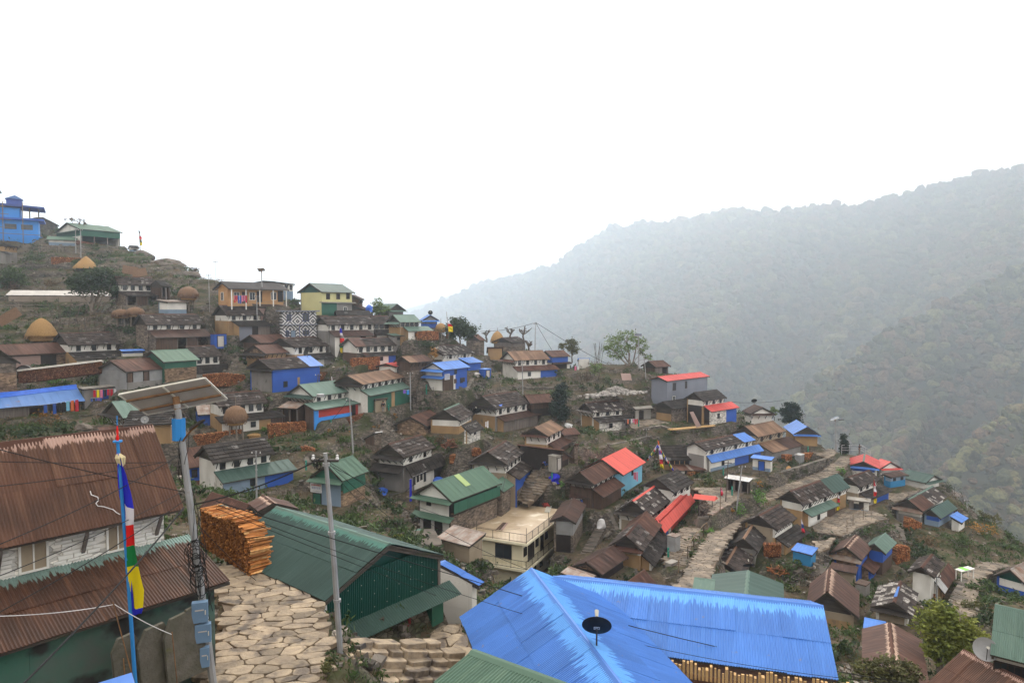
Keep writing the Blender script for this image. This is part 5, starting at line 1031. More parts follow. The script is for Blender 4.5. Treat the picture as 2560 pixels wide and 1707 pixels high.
def carve(ZT,feet,marg=.12):
# the ground before a house lies below the foot of its walls: no bank stands in front of a house
 q=sorted(feet,key=lambda p:p[0]/p[1]);l,r=q[0],q[-1];n=min(q[1:-1],key=lambda p:p[2]/p[1])if len(q)>2 else l
 ch=[l,n,r]if l[0]/l[1]<n[0]/n[1]<r[0]/r[1]else[l,r]
 a=[p[0]/p[1]for p in ch];s_=[p[2]/p[1]for p in ch];dd_=[p[1]for p in ch]
 y1=max(dd_);bx=(YY>4)&(YY<y1)&(XX>a[0]*YY-1.2)&(XX<a[-1]*YY+1.2)
 if not bx.any():return
 az=XX[bx]/YY[bx];lim=np.interp(az,a,s_)*YY[bx]-marg;dep=np.interp(az,a,dd_);side=np.maximum(np.maximum(a[0]-az,az-a[-1]),0)*YY[bx]
 z=ZT[bx];ZT[bx]=np.where(YY[bx]<dep,np.minimum(z,lim+side*2.5),z)
PADMASK=np.zeros(XX.shape,bool)
for ft in FEET:carve(ZT,ft)
for P,hwid in LANES:
 bx=(XX>P[:,0].min()-6)&(XX<P[:,0].max()+6)&(YY>P[:,1].min()-6)&(YY<P[:,1].max()+6)
 xs,ys=XX[bx],YY[bx];d2=np.hypot(xs[:,None]-P[None,:,0],ys[:,None]-P[None,:,1]);i=d2 .argmin(1);d=np.maximum(d2[np.arange(len(xs)),i]-hwid,0)
 ZT[bx]=flatten(ZT[bx],d,P[i,2],1.0);PADMASK[bx]|=d<.1
for poly,z in COURTS+[(PATH,PATHZ)]:
 d=pdist(XX,YY,poly);ZT=flatten(ZT,d,z,1.0);PADMASK|=d<.2
def blur(Z):
 P=np.pad(Z,1,mode='edge');return(P[:-2,1:-1]+P[2:,1:-1]+P[1:-1,:-2]+P[1:-1,2:]+2*P[1:-1,1:-1])/6
far=np.clip((YY-36)/6,0,1);k_=far*(1-PADMASK)
for _ in range(3):ZT=ZT*(1-k_)+blur(ZT)*k_
for(cx,cy,z,ux,uy,a,b,c,e)in sorted(PADS,key=lambda q:-q[1]):
 bx=(abs(XX-cx)<26)&(abs(YY-cy)<26);xs,ys=XX[bx]-cx,YY[bx]-cy
 lx=xs*ux+ys*uy;ly=-xs*uy+ys*ux
 d=np.hypot(np.maximum(np.maximum(a-lx,lx-b),0),np.maximum(np.maximum(c-ly,ly-e),0))
 ZT[bx]=flatten(ZT[bx],d,z,1.1);PADMASK[bx]|=d<.25
ZT=np.maximum(ZT,-230)
def ground(x,y):
 i=int(np.clip(round((y-GY0)/GS),0,NY-1));j=int(np.clip(round((x-GX0)/GS),0,NX-1));return float(ZT[i,j])
 # ground material: earth and grass on the level, dry-stone on the steep faces
def ground_mat():
 m=bpy.data.materials.new('hillside_ground');m.use_nodes=True;nt=m.node_tree;nt.nodes.clear();N=nt.nodes.new;Lk=nt.links.new
 out=N('ShaderNodeOutputMaterial');b=N('ShaderNodeBsdfPrincipled');Lk(b.outputs[0],out.inputs[0]);b.inputs['Roughness'].default_value=.95;b.inputs['Specular IOR Level'].default_value=.15
 geo=N('ShaderNodeNewGeometry')
 def noise(s,det=5):
  n=N('ShaderNodeTexNoise');n.inputs['Scale'].default_value=s;n.inputs['Detail'].default_value=det;Lk(geo.outputs['Position'],n.inputs['Vector']);return n.outputs['Fac']
 def mr(src,a,bb,c=0.,d=1.):
  r=N('ShaderNodeMapRange');r.inputs[1].default_value=a;r.inputs[2].default_value=bb;r.inputs[3].default_value=c;r.inputs[4].default_value=d;Lk(src,r.inputs[0]);return r.outputs[0]
 def mix(f,a,bb,mode='MIX'):
  x=N('ShaderNodeMix');x.data_type='RGBA';x.blend_type=mode;Lk(f,x.inputs[0])
  for s,q in((6,a),(7,bb)):
   if isinstance(q,tuple):x.inputs[s].default_value=q+(1,)
   else:Lk(q,x.inputs[s])
  return x.outputs[2]
 flatc=mix(mr(noise(.35),.42,.58),(.088,.066,.046),(.042,.048,.020))
 flatc=mix(mr(noise(1.4),.5,.66),flatc,(.125,.092,.062));flatc=mix(mr(noise(4.5),.55,.7),flatc,(.05,.062,.024))
 sq=N('ShaderNodeVectorMath');sq.operation='MULTIPLY';Lk(geo.outputs['Position'],sq.inputs[0]);sq.inputs[1].default_value=(1,1,2.8)
 vo=N('ShaderNodeTexVoronoi');vo.inputs['Scale'].default_value=2.3;Lk(sq.outputs[0],vo.inputs['Vector'])
 ve=N('ShaderNodeTexVoronoi');ve.feature='DISTANCE_TO_EDGE';ve.inputs['Scale'].default_value=2.3;Lk(sq.outputs[0],ve.inputs['Vector'])
 sc=N('ShaderNodeSeparateColor');Lk(vo.outputs['Color'],sc.inputs[0])
 stc=mix(sc.outputs[0],(.055,.047,.04),(.185,.155,.128));stc=mix(mr(noise(.3),.5,.64),stc,(.05,.058,.025));stc=mix(mr(ve.outputs['Distance'],.09,.0),stc,(.03,.026,.02))
 nz=N('ShaderNodeSeparateXYZ');Lk(geo.outputs['Normal'],nz.inputs[0])
 Lk(mix(mr(nz.outputs[2],.86,.74),flatc,stc),b.inputs['Base Color'])
 bp=N('ShaderNodeBump');bp.inputs['Strength'].default_value=.8;bp.inputs['Distance'].default_value=.12;Lk(ve.outputs['Distance'],bp.inputs['Height']);Lk(bp.outputs[0],b.inputs['Normal'])
 return m
M['ground']=ground_mat()
def hit(p,d0,tol=16):
 r=ray(p)
 for d in np.arange(max(14,d0-tol),d0+tol,.25):
  if ground(r[0]*d,d)>=r[2]*d:return float(d)
 return d0
def gat(s,d=None):
 p=px(s)[0]if isinstance(s,str)else s;d=d if d is not None else D(p);return ray(p)*hit(p,d)
def grid_mesh(name,X,Y,Z,m,skirt=None):
 ny,nx=X.shape;V=np.stack([X.ravel(),Y.ravel(),Z.ravel()],1);i=np.arange(ny*nx).reshape(ny,nx)
 F=np.stack([i[:-1,:-1].ravel(),i[:-1,1:].ravel(),i[1:,1:].ravel(),i[1:,:-1].ravel()],1)
 if skirt is not None:
  loop=np.concatenate([i[0,:],i[1:,-1],i[-1,-2::-1],i[-2:0,0][::1]if False else i[-2:0:-1,0]]);c=np.array([X.mean(),Y.mean()]);S=V[loop].copy();dv=S[:,:2]-c;dv/=np.linalg.norm(dv,axis=1)[:,None]
  S[:,:2]+=dv*skirt[0];S[:,2]=skirt[1];n0=len(V);V=np.concatenate([V,S]);k=np.arange(len(loop));k2=(k+1)%len(loop)
  F=np.concatenate([F,np.stack([loop[k],n0+k,n0+k2,loop[k2]],1)])
 me=bpy.data.meshes.new(name);me.from_pydata(V.tolist(),[],F.tolist());me.materials.append(m);return me
hill=inst('hillside_ground',grid_mesh('hillside_ground',XX,YY,ZT,M['ground'],(160,-436)),kind='structure')
# ---------------------------------------------------------------- forested mountain across the valley
SK=np.array([(-2600,860),(-800,850),(300,838),(700,826),(900,806),(1050,781),(1130,748),(1199,712),(1300,690),(1385,668),(1411,649),(1464,606),(1517,574),(1597,562),(1703,556),(1783,533),(1836,523),(1889,529),(1929,533),(2061,518),(2128,521),(2194,503),(2327,466),(2426,441),(2560,417),(3000,350),(3900,300),(5200,330)],float)
def sky_s(pxx):return np.array([ray((x,y))[2]for x,y in zip(pxx,np.interp(pxx,SK[:,0],SK[:,1]))])
rr=np.linspace(-1.5,2.2,420);tt=np.concatenate([np.linspace(0,1,150),[1.04,1.12]])
s_top=sky_s(1280+FPX*rr)
d_top=np.interp(rr,[-1.5,-.6,-.13,.1,.3,.75,1.4,2.2],[2100,2400,2100,1600,1450,1150,800,600])
d_bot=np.interp(rr,[-1.5,-.6,-.13,.1,.3,.75,1.4,2.2],[1100,1000,850,640,500,380,320,300])
d_top,d_bot=d_top*1.5,d_bot*1.5
RR,TT=np.meshgrid(rr,tt);DT,DB,ST=d_top[None,:],d_bot[None,:],s_top[None,:]
t1=np.minimum(TT,1.0)
ZBOT=-385.0
S0=ZBOT/DB
ss=S0+(ST-S0)*(t1**.80)
spur=lambda k,ph,sl:1-np.abs(np.sin(np.pi*(k*(RR-sl*t1)+ph)))
amp=(1-t1)**.6*np.clip(t1*6,0,1)
dd=DB+(DT-DB)*t1**1.15
dd=dd*(1-.30*(spur(2.3,.10,.42)-.4)*amp-.12*(spur(6.1,.3,.30)-.4)*amp)+40*fbm(RR*900,t1*700,140,4,20)*np.clip((1-t1)*5,0.15,1)
dd=dd+(TT>1)*(TT-1)*3900
ss=ss-(TT>1)*(TT-1)*1.4
MX,MY,MZ=RR*dd,dd,ss*dd
def hill_mat():
 m=mat('forest_floor',(.085,.072,.045),(.055,.055,.03),.02,0,.95);return m
M['forest_floor']=hill_mat()
inst('mountain',grid_mesh('mountain',MX,MY,MZ,M['forest_floor']),kind='structure')
def spur_layer(SKP,D0,D1,nm):
 SKP=np.array(SKP,float);x0,x1=SKP[0,0],SKP[-1,0];xs=np.linspace(x0,x1,150);sk=np.array([ray((x,y))[2]for x,y in zip(xs,np.interp(xs,SKP[:,0],SKP[:,1]))]);r_=(xs-1280)/FPX
 tq=np.concatenate([np.linspace(0,1,60),[1.05,1.15,1.3]]);R_,T_=np.meshgrid(r_,tq);dc=np.linspace(D0,D1,len(xs))[None,:]+10*fbm(R_*700,T_*60,60,3,61);t_=np.minimum(T_,1)
 d=dc*(.72+.28*t_)+14*fbm(R_*500,t_*500,70,3,63)*(1-t_)+(T_>1)*(T_-1)*500;sb=-440/(dc*.72);s_=sb+(sk[None,:]-sb)*t_**.8-(T_>1)*(T_-1)*.9+.0035*fbm(R_*700,T_*0,14,2,66)*t_
 X_,Y_,Z_=R_*d,d,s_*d;inst(nm,grid_mesh(nm,X_,Y_,Z_,M['forest_floor']),kind='structure');return R_,T_,(X_,Y_,Z_)
SPA=spur_layer([(1900,1130),(1960,1050),(2014,985),(2127,904),(2226,830),(2326,780),(2440,720),(2560,662),(3000,500),(3600,380)],1080,1300,'wooded_spur')
SPB=spur_layer([(2200,1330),(2290,1240),(2359,1182),(2426,1123),(2492,1063),(2560,1025),(3000,840),(3600,640)],720,820,'near_wooded_spur')
# farther ridge fading behind it
SK2=np.array([(-600,860),(700,840),(900,800),(1100,742),(1199,706),(1290,676),(1385,660),(1480,640),(1700,540),(1836,516),(1990,540),(2400,600),(4000,640)],float)
r2=np.linspace(-.9,1.4,160);s2=np.array([ray((x,y))[2]for x,y in zip(1280+FPX*r2,np.interp(1280+FPX*r2,SK2[:,0],SK2[:,1]))])
R2,T2=np.meshgrid(r2,np.linspace(0,1.1,24));d2=4000+500*T2+60*fbm(R2*2900,T2*900,260,3,41);sA=-.08+(s2[None,:]+.08)*np.minimum(T2,1)-np.maximum(T2-1,0)*.8
inst('far_ridge',grid_mesh('far_ridge',R2*d2,d2,sA*d2,M['forest_floor']),kind='structure')
MB().box(-5200,5200,-700,5600,-450,-442).build('valley_floor',M['forest_floor'],kind='structure')
# crowns of the forest, instanced on the mountain
def blob(seed,n=2):
 import bmesh
 r=random.Random(seed);bm=bmesh.new();bmesh.ops.create_icosphere(bm,subdivisions=n,radius=1.0)
 ph=[(r.uniform(0,6.28),r.uniform(1.5,4.5),Vector((r.gauss(0,1),r.gauss(0,1),r.gauss(0,1))).normalized())for _ in range(9)]
 for v in bm.verts:
  k=1+.16*sum(math.sin(p+f*v.co.dot(d))for p,f,d in ph)/1.6+r.uniform(-.10,.10);v.co*=k;v.co.z=v.co.z*(.95 if v.co.z>0 else.6)
 me=bpy.data.meshes.new('crown');bm.to_mesh(me);bm.free();return me
def forest_leaf():
 m=bpy.data.materials.new('forest_leaf');m.use_nodes=True;nt=m.node_tree;b=nt.nodes['Principled BSDF'];N=nt.nodes.new;Lk=nt.links.new
 b.inputs['Roughness'].default_value=.9;b.inputs['Specular IOR Level'].default_value=.1
 oi=N('ShaderNodeObjectInfo');r=N('ShaderNodeValToRGB');cr=r.color_ramp;cr.interpolation='LINEAR'
 cols=[(0,(.085,.052,.034)),(.3,(.14,.086,.05)),(.5,(.058,.052,.027)),(.66,(.085,.085,.033)),(.8,(.16,.145,.057)),(.92,(.165,.10,.056)),(1,(.035,.042,.022))]
 while len(cr.elements)<len(cols):cr.elements.new(.5)
 for e,(p,c)in zip(cr.elements,cols):e.position=p;e.color=c+(1,)
 geo=N('ShaderNodeNewGeometry');n1=N('ShaderNodeTexNoise');n1 .inputs['Scale'].default_value=.008;n1 .inputs['Detail'].default_value=3;Lk(geo.outputs['Position'],n1 .inputs['Vector'])
 mx=N('ShaderNodeMix');mx.inputs[0].default_value=.38;Lk(oi.outputs['Random'],mx.inputs[2]);mr=N('ShaderNodeMapRange');mr.inputs[1].default_value=.3;mr.inputs[2].default_value=.7;Lk(n1 .outputs['Fac'],mr.inputs[0]);Lk(mr.outputs[0],mx.inputs[3]);Lk(mx.outputs[0],r.inputs[0])
 n=N('ShaderNodeTexNoise');n.inputs['Scale'].default_value=.33;n.inputs['Detail'].default_value=4;Lk(geo.outputs['Position'],n.inputs['Vector'])
 m2=N('ShaderNodeMix');m2 .data_type='RGBA';m2 .blend_type='MULTIPLY';m2 .inputs[0].default_value=1;Lk(r.outputs[0],m2 .inputs[6])
 mr2=N('ShaderNodeMapRange');mr2 .inputs[1].default_value=.3;mr2 .inputs[2].default_value=.7;mr2 .inputs[3].default_value=.35;mr2 .inputs[4].default_value=1.5;Lk(n.outputs['Fac'],mr2 .inputs[0]);Lk(mr2 .outputs[0],m2 .inputs[7]);Lk(m2 .outputs[2],b.inputs['Base Color'])
 bp=N('ShaderNodeBump');bp.inputs['Strength'].default_value=1.0;bp.inputs['Distance'].default_value=1.5;Lk(n.outputs['Fac'],bp.inputs['Height']);Lk(bp.outputs[0],b.inputs['Normal'])
 return m
M['forest_leaf']=forest_leaf()
def scatter(name,pts,scales,meshes,m,seed=1,flat_rot=True,kind='stuff',zs=None):
 """one object that instances the given meshes on the given points"""
 me=bpy.data.meshes.new(name+'_points');me.from_pydata([tuple(p)for p in pts],[],[])
 a=me.attributes.new('size','FLOAT','POINT');a.data.foreach_set('value',np.asarray(scales,np.float32))
 o=inst(name,me,kind=kind)
 src=[]
 c=bpy.data.collections.new(name+'_kinds')
 for k,q in enumerate(meshes):
  q.materials.clear();q.materials.append(m);so=bpy.data.objects.new(name+'_kind',q);so.location=(0,0,0);c.objects.link(so);src.append(so)
 ng=bpy.data.node_groups.new(name+'_scatter','GeometryNodeTree');ng.interface.new_socket('Geometry',in_out='INPUT',socket_type='NodeSocketGeometry');ng.interface.new_socket('Geometry',in_out='OUTPUT',socket_type='NodeSocketGeometry')
 N=ng.nodes.new;Lk=ng.links.new;gi,go=N('NodeGroupInput'),N('NodeGroupOutput');ci=N('GeometryNodeCollectionInfo');ci.inputs[0].default_value=c;ci.inputs['Separate Children'].default_value=True;ci.inputs['Reset Children'].default_value=True
 ip=N('GeometryNodeInstanceOnPoints');Lk(gi.outputs[0],ip.inputs['Points']);Lk(ci.outputs[0],ip.inputs['Instance']);ip.inputs['Pick Instance'].default_value=True
 rv=N('FunctionNodeRandomValue');rv.data_type='FLOAT_VECTOR';rv.inputs[0].default_value=(0,0,0)if flat_rot else(-.35,-.35,0);rv.inputs[1].default_value=(0,0,6.28)if flat_rot else(.35,.35,6.28);rv.inputs['Seed'].default_value=seed
 Lk(rv.outputs[0],ip.inputs['Rotation'])
 na=N('GeometryNodeInputNamedAttribute');na.data_type='FLOAT';na.inputs[0].default_value='size';Lk(na.outputs[0],ip.inputs['Scale']);Lk(ip.outputs[0],go.inputs[0])
 md=o.modifiers.new('scatter','NODES');md.node_group=ng
 return o
def mountain_points(n,R_,T_,XYZ,rlim,jit=0):
 X,Y,Z=XYZ;ny,nx=X.shape
 P=np.stack([X,Y,Z],-1);a=P[:-1,1:]-P[:-1,:-1];b=P[1:,:-1]-P[:-1,:-1];ar=np.linalg.norm(np.cross(a,b),axis=-1)
 ok=(R_[:-1,:-1]>rlim[0])&(R_[:-1,:-1]<rlim[1]);w=(ar*ok/(Y[:-1,:-1]**1.1)).ravel();w/=w.sum()
 k=NR.choice(len(w),n,p=w);i,j=k//(nx-1),k%(nx-1);u,v=NR.rand(n,1),NR.rand(n,1)
 return P[i,j]*(1-u)*(1-v)+P[i,j+1]*u*(1-v)+P[i+1,j]*(1-u)*v+P[i+1,j+1]*u*v
mp_=mountain_points(56000,RR,TT,(MX,MY,MZ),(-.25,1.0))
msz=np.clip(NR.lognormal(1.9,.42,len(mp_)),2.5,18.0)*np.interp(mp_[:,1],[450,1500,3300],[.9,1.0,1.35])
for Sp,n_,f_ in((SPA,9000,1.0),(SPB,5000,.8)):
 q_=mountain_points(n_,Sp[0],Sp[1],Sp[2],(-.25,1.0));mp_=np.concatenate([mp_,q_]);msz=np.concatenate([msz,np.clip(NR.lognormal(1.85,.4,n_),2.5,12)*f_])
mp_[:,2]+=msz*.34*np.interp(mp_[:,2],[-100,300],[1,.5])
scatter('forest',mp_,msz,[blob(s)for s in range(7)],M['forest_leaf'],3)
# ---------------------------------------------------------------- haze over the valley
hm=bpy.data.materials.new('haze');hm.use_nodes=True;hn=hm.node_tree;hn.nodes.clear();ho=hn.nodes.new('ShaderNodeOutputMaterial');hv=hn.nodes.new('ShaderNodeVolumePrincipled')
hv.inputs['Color'].default_value=(.80,.895,1.0,1);hv.inputs['Density'].default_value=HAZE;hv.inputs['Anisotropy'].default_value=.72;hn.links.new(hv.outputs[0],ho.inputs['Volume'])
MB().box(-5300,5300,-800,5700,-452,640).build('haze',hm,kind='stuff')
# ---------------------------------------------------------------- firewood
def basis(az):a=math.radians(az);return np.array([math.sin(a),math.cos(a),0])
def stack(label,s,d=None,az=45,m='log',depth=.7,dome=.0,name='firewood_stack',cover_m=None):
 tl,tr,br,bl=px(s);P=gat(bl,d);d=P[1];u=basis(az);rb=ray(br);t=(P[0]-rb[0]*P[1])/(rb[0]*u[1]-u[0]);L=abs(t);u=u*(1 if t>0 else-1)
 Q=P+u*L;zr=rb[2]*Q[1]-P[2];h0=ray(tl)[2]*P[1]-P[2];h1=ray(tr)[2]*Q[1]-P[2]
 o=thing(name,label,'firewood',tuple(P),math.atan2(u[1],u[0]),'stacks of split firewood');sv=1 if np.array([-u[1],u[0]])@P[:2]>0 else-1
 top=lambda x:h0+(h1-h0)*x/L+dome*math.sin(math.pi*min(max(x/L,0),1));bot=lambda x:zr*x/L
 c=MB();k=6
 for i in range(k):
  a,b=L*i/k,L*(i+1)/k
  c.hexa([(a,sv*.06,bot(a)-.12),(b,sv*.06,bot(b)-.12),(b,sv*depth,bot(b)-.12),(a,sv*depth,bot(a)-.12)],[(a,sv*.06,top(a)-.05),(b,sv*.06,top(b)-.05),(b,sv*depth,top(b)-.05),(a,sv*depth,top(a)-.05)])
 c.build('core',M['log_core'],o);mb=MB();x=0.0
 stp=.15 if d>60 else.12
 n=max(3,int(L/stp))
 for i in range(n):
  x=L*(i+.5)/n;z=bot(x)+R.uniform(0,.05)
  while z<top(x)-.02:
   w,hh_,r=R.uniform(.045,.085),R.uniform(.035,.06),R.uniform(-.5,.5);y=-R.uniform(-.02,.09);xx=x+R.uniform(-.03,.03);c_,s_=math.cos(r),math.sin(r)
   q=[(-w,-hh_),(w,-hh_*R.uniform(.3,1)),(w*R.uniform(.1,1),hh_),(-w*R.uniform(.5,1),hh_*R.uniform(.4,1))]
   p=[(xx+a*c_-b*s_,0,z+.05+a*s_+b*c_)for a,b in q]
   mb.hexa([(a,sv*.12,b)for a,_,b in p],[(a,sv*y,b)for a,_,b in p]);z+=R.uniform(.085,.125)
 for xe in(-.02,L+.02):
  z=bot(max(xe,0))
  while z<top(min(max(xe,0),L))-.05:
   mb.box(xe-.05,xe+.05+R.uniform(0,.04),sv*R.uniform(-.05,.05),sv*(depth+R.uniform(-.05,.08)),z,z+.07);z+=.1
 for i in range(int(L/.16)):
  x=L*(i+R.random())/int(L/.16);z=top(x)-.04+R.uniform(0,.05);a=R.uniform(-.08,.08)
  mb.hexa([(x-.05,sv*-.06,z),(x+.05,sv*-.06,z),(x+.05+a,sv*(depth+.05),z),(x-.05+a,sv*(depth+.05),z)],[(x-.03,sv*-.06,z+.07),(x+.03,sv*-.06,z+.07),(x+.03+a,sv*(depth+.05),z+.07),(x-.03+a,sv*(depth+.05),z+.07)])
 mb.build('logs',M[m],o,kind='stuff')
 if cover_m:
  MB().hexa([(-.15,sv*-.2,top(0)+.06),(L+.15,sv*-.2,top(L)+.06),(L+.15,sv*(depth+.2),top(L)+.2),(-.15,sv*(depth+.2),top(0)+.2)],[(-.15,sv*-.2,top(0)+.09),(L+.15,sv*-.2,top(L)+.09),(L+.15,sv*(depth+.2),top(L)+.23),(-.15,sv*(depth+.2),top(0)+.23)]).build('cover_sheet',M[cover_m],o)
 return o
for s,lab,kw in(('1:565,885;875,890;880,968;562,962','red brown firewood stack behind the hilltop haystack',dict(d=146,az=58)),('1:850,705;1300,775;1305,812;845,740','long brown log pile under the hilltop green roofed house',dict(d=149,az=20,m='log_old')),('2:150,1295;572,1300;578,1405;130,1430','wide domed firewood stack just above the large solar panel',dict(d=98,az=55,dome=.25)),('2:1748,1118;2045,1098;2045,1232;1748,1248','tall square firewood stack between a blue door and a white wall',dict(d=107,az=50)),('2:1402,1272;1560,1262;1568,1345;1400,1352','small firewood stack right of the bright blue fronted house',dict(d=101,az=50)),('5:215,825;1150,715;1110,835;208,950','very long old log wall in front of the long brown tin house',dict(d=92,az=47,m='log_old',cover_m='concrete')),('6:818,700;1235,672;1240,820;842,850','firewood stack with crosswise ends on the terrace below the red fronted house',dict(d=92,az=55)),('6:20,828;540,758;552,850;15,945','sloping firewood stack above the ridge of the slate house with green lean-to',dict(d=88,az=50)),('6:1722,635;2062,530;2065,612;1720,712','weathered firewood stack on the edge of the red fronted house yard',dict(d=97,az=35,m='log_old')),('3:368,395;588,392;592,478;365,486','rounded firewood stack below the green lean-to on the crest',dict(d=115,az=55,dome=.2)),('3:702,380;755,378;760,470;700,472','small upright log pile beside the yellow prayer flag',dict(d=121,az=50)),('7:755,520;825,500;830,600;758,605','firewood under a sheet with stones beside the wrapped slate roof',dict(d=89,az=40)),('8:1408,530;1562,530;1565,575;1420,580','low round log pile with a pale cloth on top in the middle yard',dict(d=98,az=60,dome=.15)),('13:540,512;694,490;698,558;540,592','bright firewood stack on the lane wall below the blue pavilion',dict(d=112,az=50)),('13:376,522;432,520;430,582;376,588','narrow firewood pile against the grey lean-to wall',dict(d=109,az=50)),('13:205,1262;332,1262;335,1360;205,1368','firewood stacked under the eave of the tan ridged slate house',dict(d=78,az=100)),('14:1302,150;1400,160;1402,290;1298,310','round topped firewood tower right of the narrow green roofed house',dict(d=78,az=75,dome=.1)),('13:1315,1035;1500,1085;1502,1160;1395,1170','firewood packed under the rusty skirt of the brown and slate house',dict(d=97,az=60)),('14:1562,548;1695,540;1692,625;1562,632','square firewood stack under the tin awning of the slate house',dict(d=68,az=55)),('6:1195,945;1335,965;1335,1005;1200,1000','small spill of split logs by the overgrown stone steps',dict(d=87,az=60,dome=.1)),('7:980,455;1055,450;1055,525;975,520','heap of pale split logs between the slate houses above the lane',dict(d=91,az=50,dome=.2))):
 stack(lab,s,**kw)
 # dark heap of logs, splayed sticks on the garden terrace
for s,d_,lab,m,n,sp in(('7:740,420',92,'dark red heap of old logs on the ochre slope','log_old',150,1.5),('14:325,360',74,'splayed heap of split branches on the garden terrace','log',45,1.1),('8:1610,500',97,'basin of orange firewood on a stand in the middle yard','log',40,.7)):
 P=gat(s,d_);o=thing('log_heap',lab,'firewood',tuple(P));mb=MB()
 for i in range(n):
  a,e=R.uniform(0,6.28),R.uniform(-.1,.9);r=sp*R.random()**.6;zz=max(0,(1-r/sp))*sp*.8*R.random();c=np.array([r*math.cos(a),r*math.sin(a),zz+.05]);b=R.uniform(0,6.28);dv=np.array([math.cos(b)*math.cos(e),math.sin(b)*math.cos(e),math.sin(e)])*R.uniform(.3,.55)
  mb.tube([c-dv*.5,c+dv],R.uniform(.04,.07),4)
 mb.build('logs',M[m],o,kind='stuff')
 # the near stack beside the pole, log by log
zb=PATHZ+.02
def pz(s,z=zb):r=ray(px(s)[0]);return r*(z/r[2])
c0=pz('16:912,1172');c1=pz('16:480,915');ce=pz('16:1098,1108')
u=(c1-c0);u/=np.linalg.norm(u);w=np.array([-u[1],u[0],0]);w=w if(ce-c0).dot(w)>0 else-w;dep=max(.8,(ce-c0).dot(w))
Hs=ray(px('16:885,785')[0])[2]*c0[1]-zb;Ls=5.2
o=thing('firewood_stack','large bright orange firewood stack beside the near solar lamp pole','firewood',tuple(c0),math.atan2(u[1],u[0]),'stacks of split firewood');sv=1 if np.cross(u,w)[2]>0 else-1
topz=lambda x:Hs+.55*min(x/1.2,1)**.8+.12*math.sin(x*1.1)
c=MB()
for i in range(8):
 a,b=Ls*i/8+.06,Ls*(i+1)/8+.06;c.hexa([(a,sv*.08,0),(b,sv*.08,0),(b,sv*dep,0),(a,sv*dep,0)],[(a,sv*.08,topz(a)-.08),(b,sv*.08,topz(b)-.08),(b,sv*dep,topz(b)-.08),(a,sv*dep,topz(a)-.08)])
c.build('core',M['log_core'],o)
mb=MB();n=int(Ls/.085)
for i in range(n):
 z=R.uniform(0,.03);x=Ls*(i+.5)/n
 while z<topz(x)-.03:
  ww,hh_=R.uniform(.025,.05),R.uniform(.02,.036);r=R.uniform(-.6,.6);c_,s_=math.cos(r),math.sin(r);y=R.uniform(-.06,.05);xx=x+R.uniform(-.02,.02)
  q=[(-ww,-hh_),(ww,-hh_),(ww*R.uniform(0,1),hh_),(-ww*R.uniform(.4,1),hh_*R.uniform(.3,1))];p=[(xx+a*c_-b*s_,z+.03+a*s_+b*c_)for a,b in q]
  mb.hexa([(a,sv*.14,b)for a,b in p],[(a,sv*y,b)for a,b in p]);z+=R.uniform(.05,.072)
mb.build('log_ends',M['log_end'],o,kind='stuff')
def stick(L_,r):
 mb=MB();k=5;ang=sorted(R.uniform(0,6.28)for _ in range(k));rr_=[r*R.uniform(.6,1.2)for _ in range(k)]
 for yy,sc in((0,R.uniform(.7,1)),(L_*.5,1.05),(L_,R.uniform(.7,1))):mb.v+=[(rr_[j]*sc*math.cos(ang[j]),yy,rr_[j]*sc*.8*math.sin(ang[j])+(.01 if yy==L_*.5 else 0))for j in range(k)]
 for a in range(2):mb.f+=[(a*k+j,a*k+(j+1)%k,(a+1)*k+(j+1)%k,(a+1)*k+j)for j in range(k)]
 mb.f+=[tuple(range(k))[::-1],tuple(range(2*k,3*k))];return mb.mesh('log',M['log_near'])
SM=[stick(R.uniform(.75,1.0),R.uniform(.035,.055))for _ in range(14)]
for i in range(150):
 x=Ls*(i+R.uniform(-.5,.5))/150;inst('log',R.choice(SM),o,(x,sv*R.uniform(-.12,dep*.25),topz(max(x,0))-.05+R.uniform(0,.13)),(R.uniform(-.12,.12),R.uniform(0,6.3),R.uniform(-.25,.25)+(0 if sv>0 else math.pi)))
z=.03
while z<Hs:
 for k in range(4):inst('log',R.choice(SM),o,(.02+.14*k+R.uniform(-.05,.03),sv*R.uniform(-.10,.05),z+R.uniform(-.01,.02)),(R.uniform(-.03,.03),R.uniform(0,6.3),R.uniform(-.07,.07)+(0 if sv>0 else math.pi)))
 z+=.052
 # row of sticks below the second blue roof
P=at('14:330,1262',22.6);o=thing('firewood_stack','row of upright split sticks under the eave of the second blue roof','firewood',tuple(P),HS['b2']['rz'],'stacks of split firewood')
for i in range(70):
 x=-4.6+9.2*i/70;MB().box(x-.04,x+.04+R.uniform(-.02,.02),-.05+R.uniform(-.1,.1),.06,-.9,R.uniform(-.02,.28)).build('log',M['plank'],o)
MB().box(-4.7,4.7,-.3,.3,-1.6,-.35).build('log_base',M['log_core'],o)
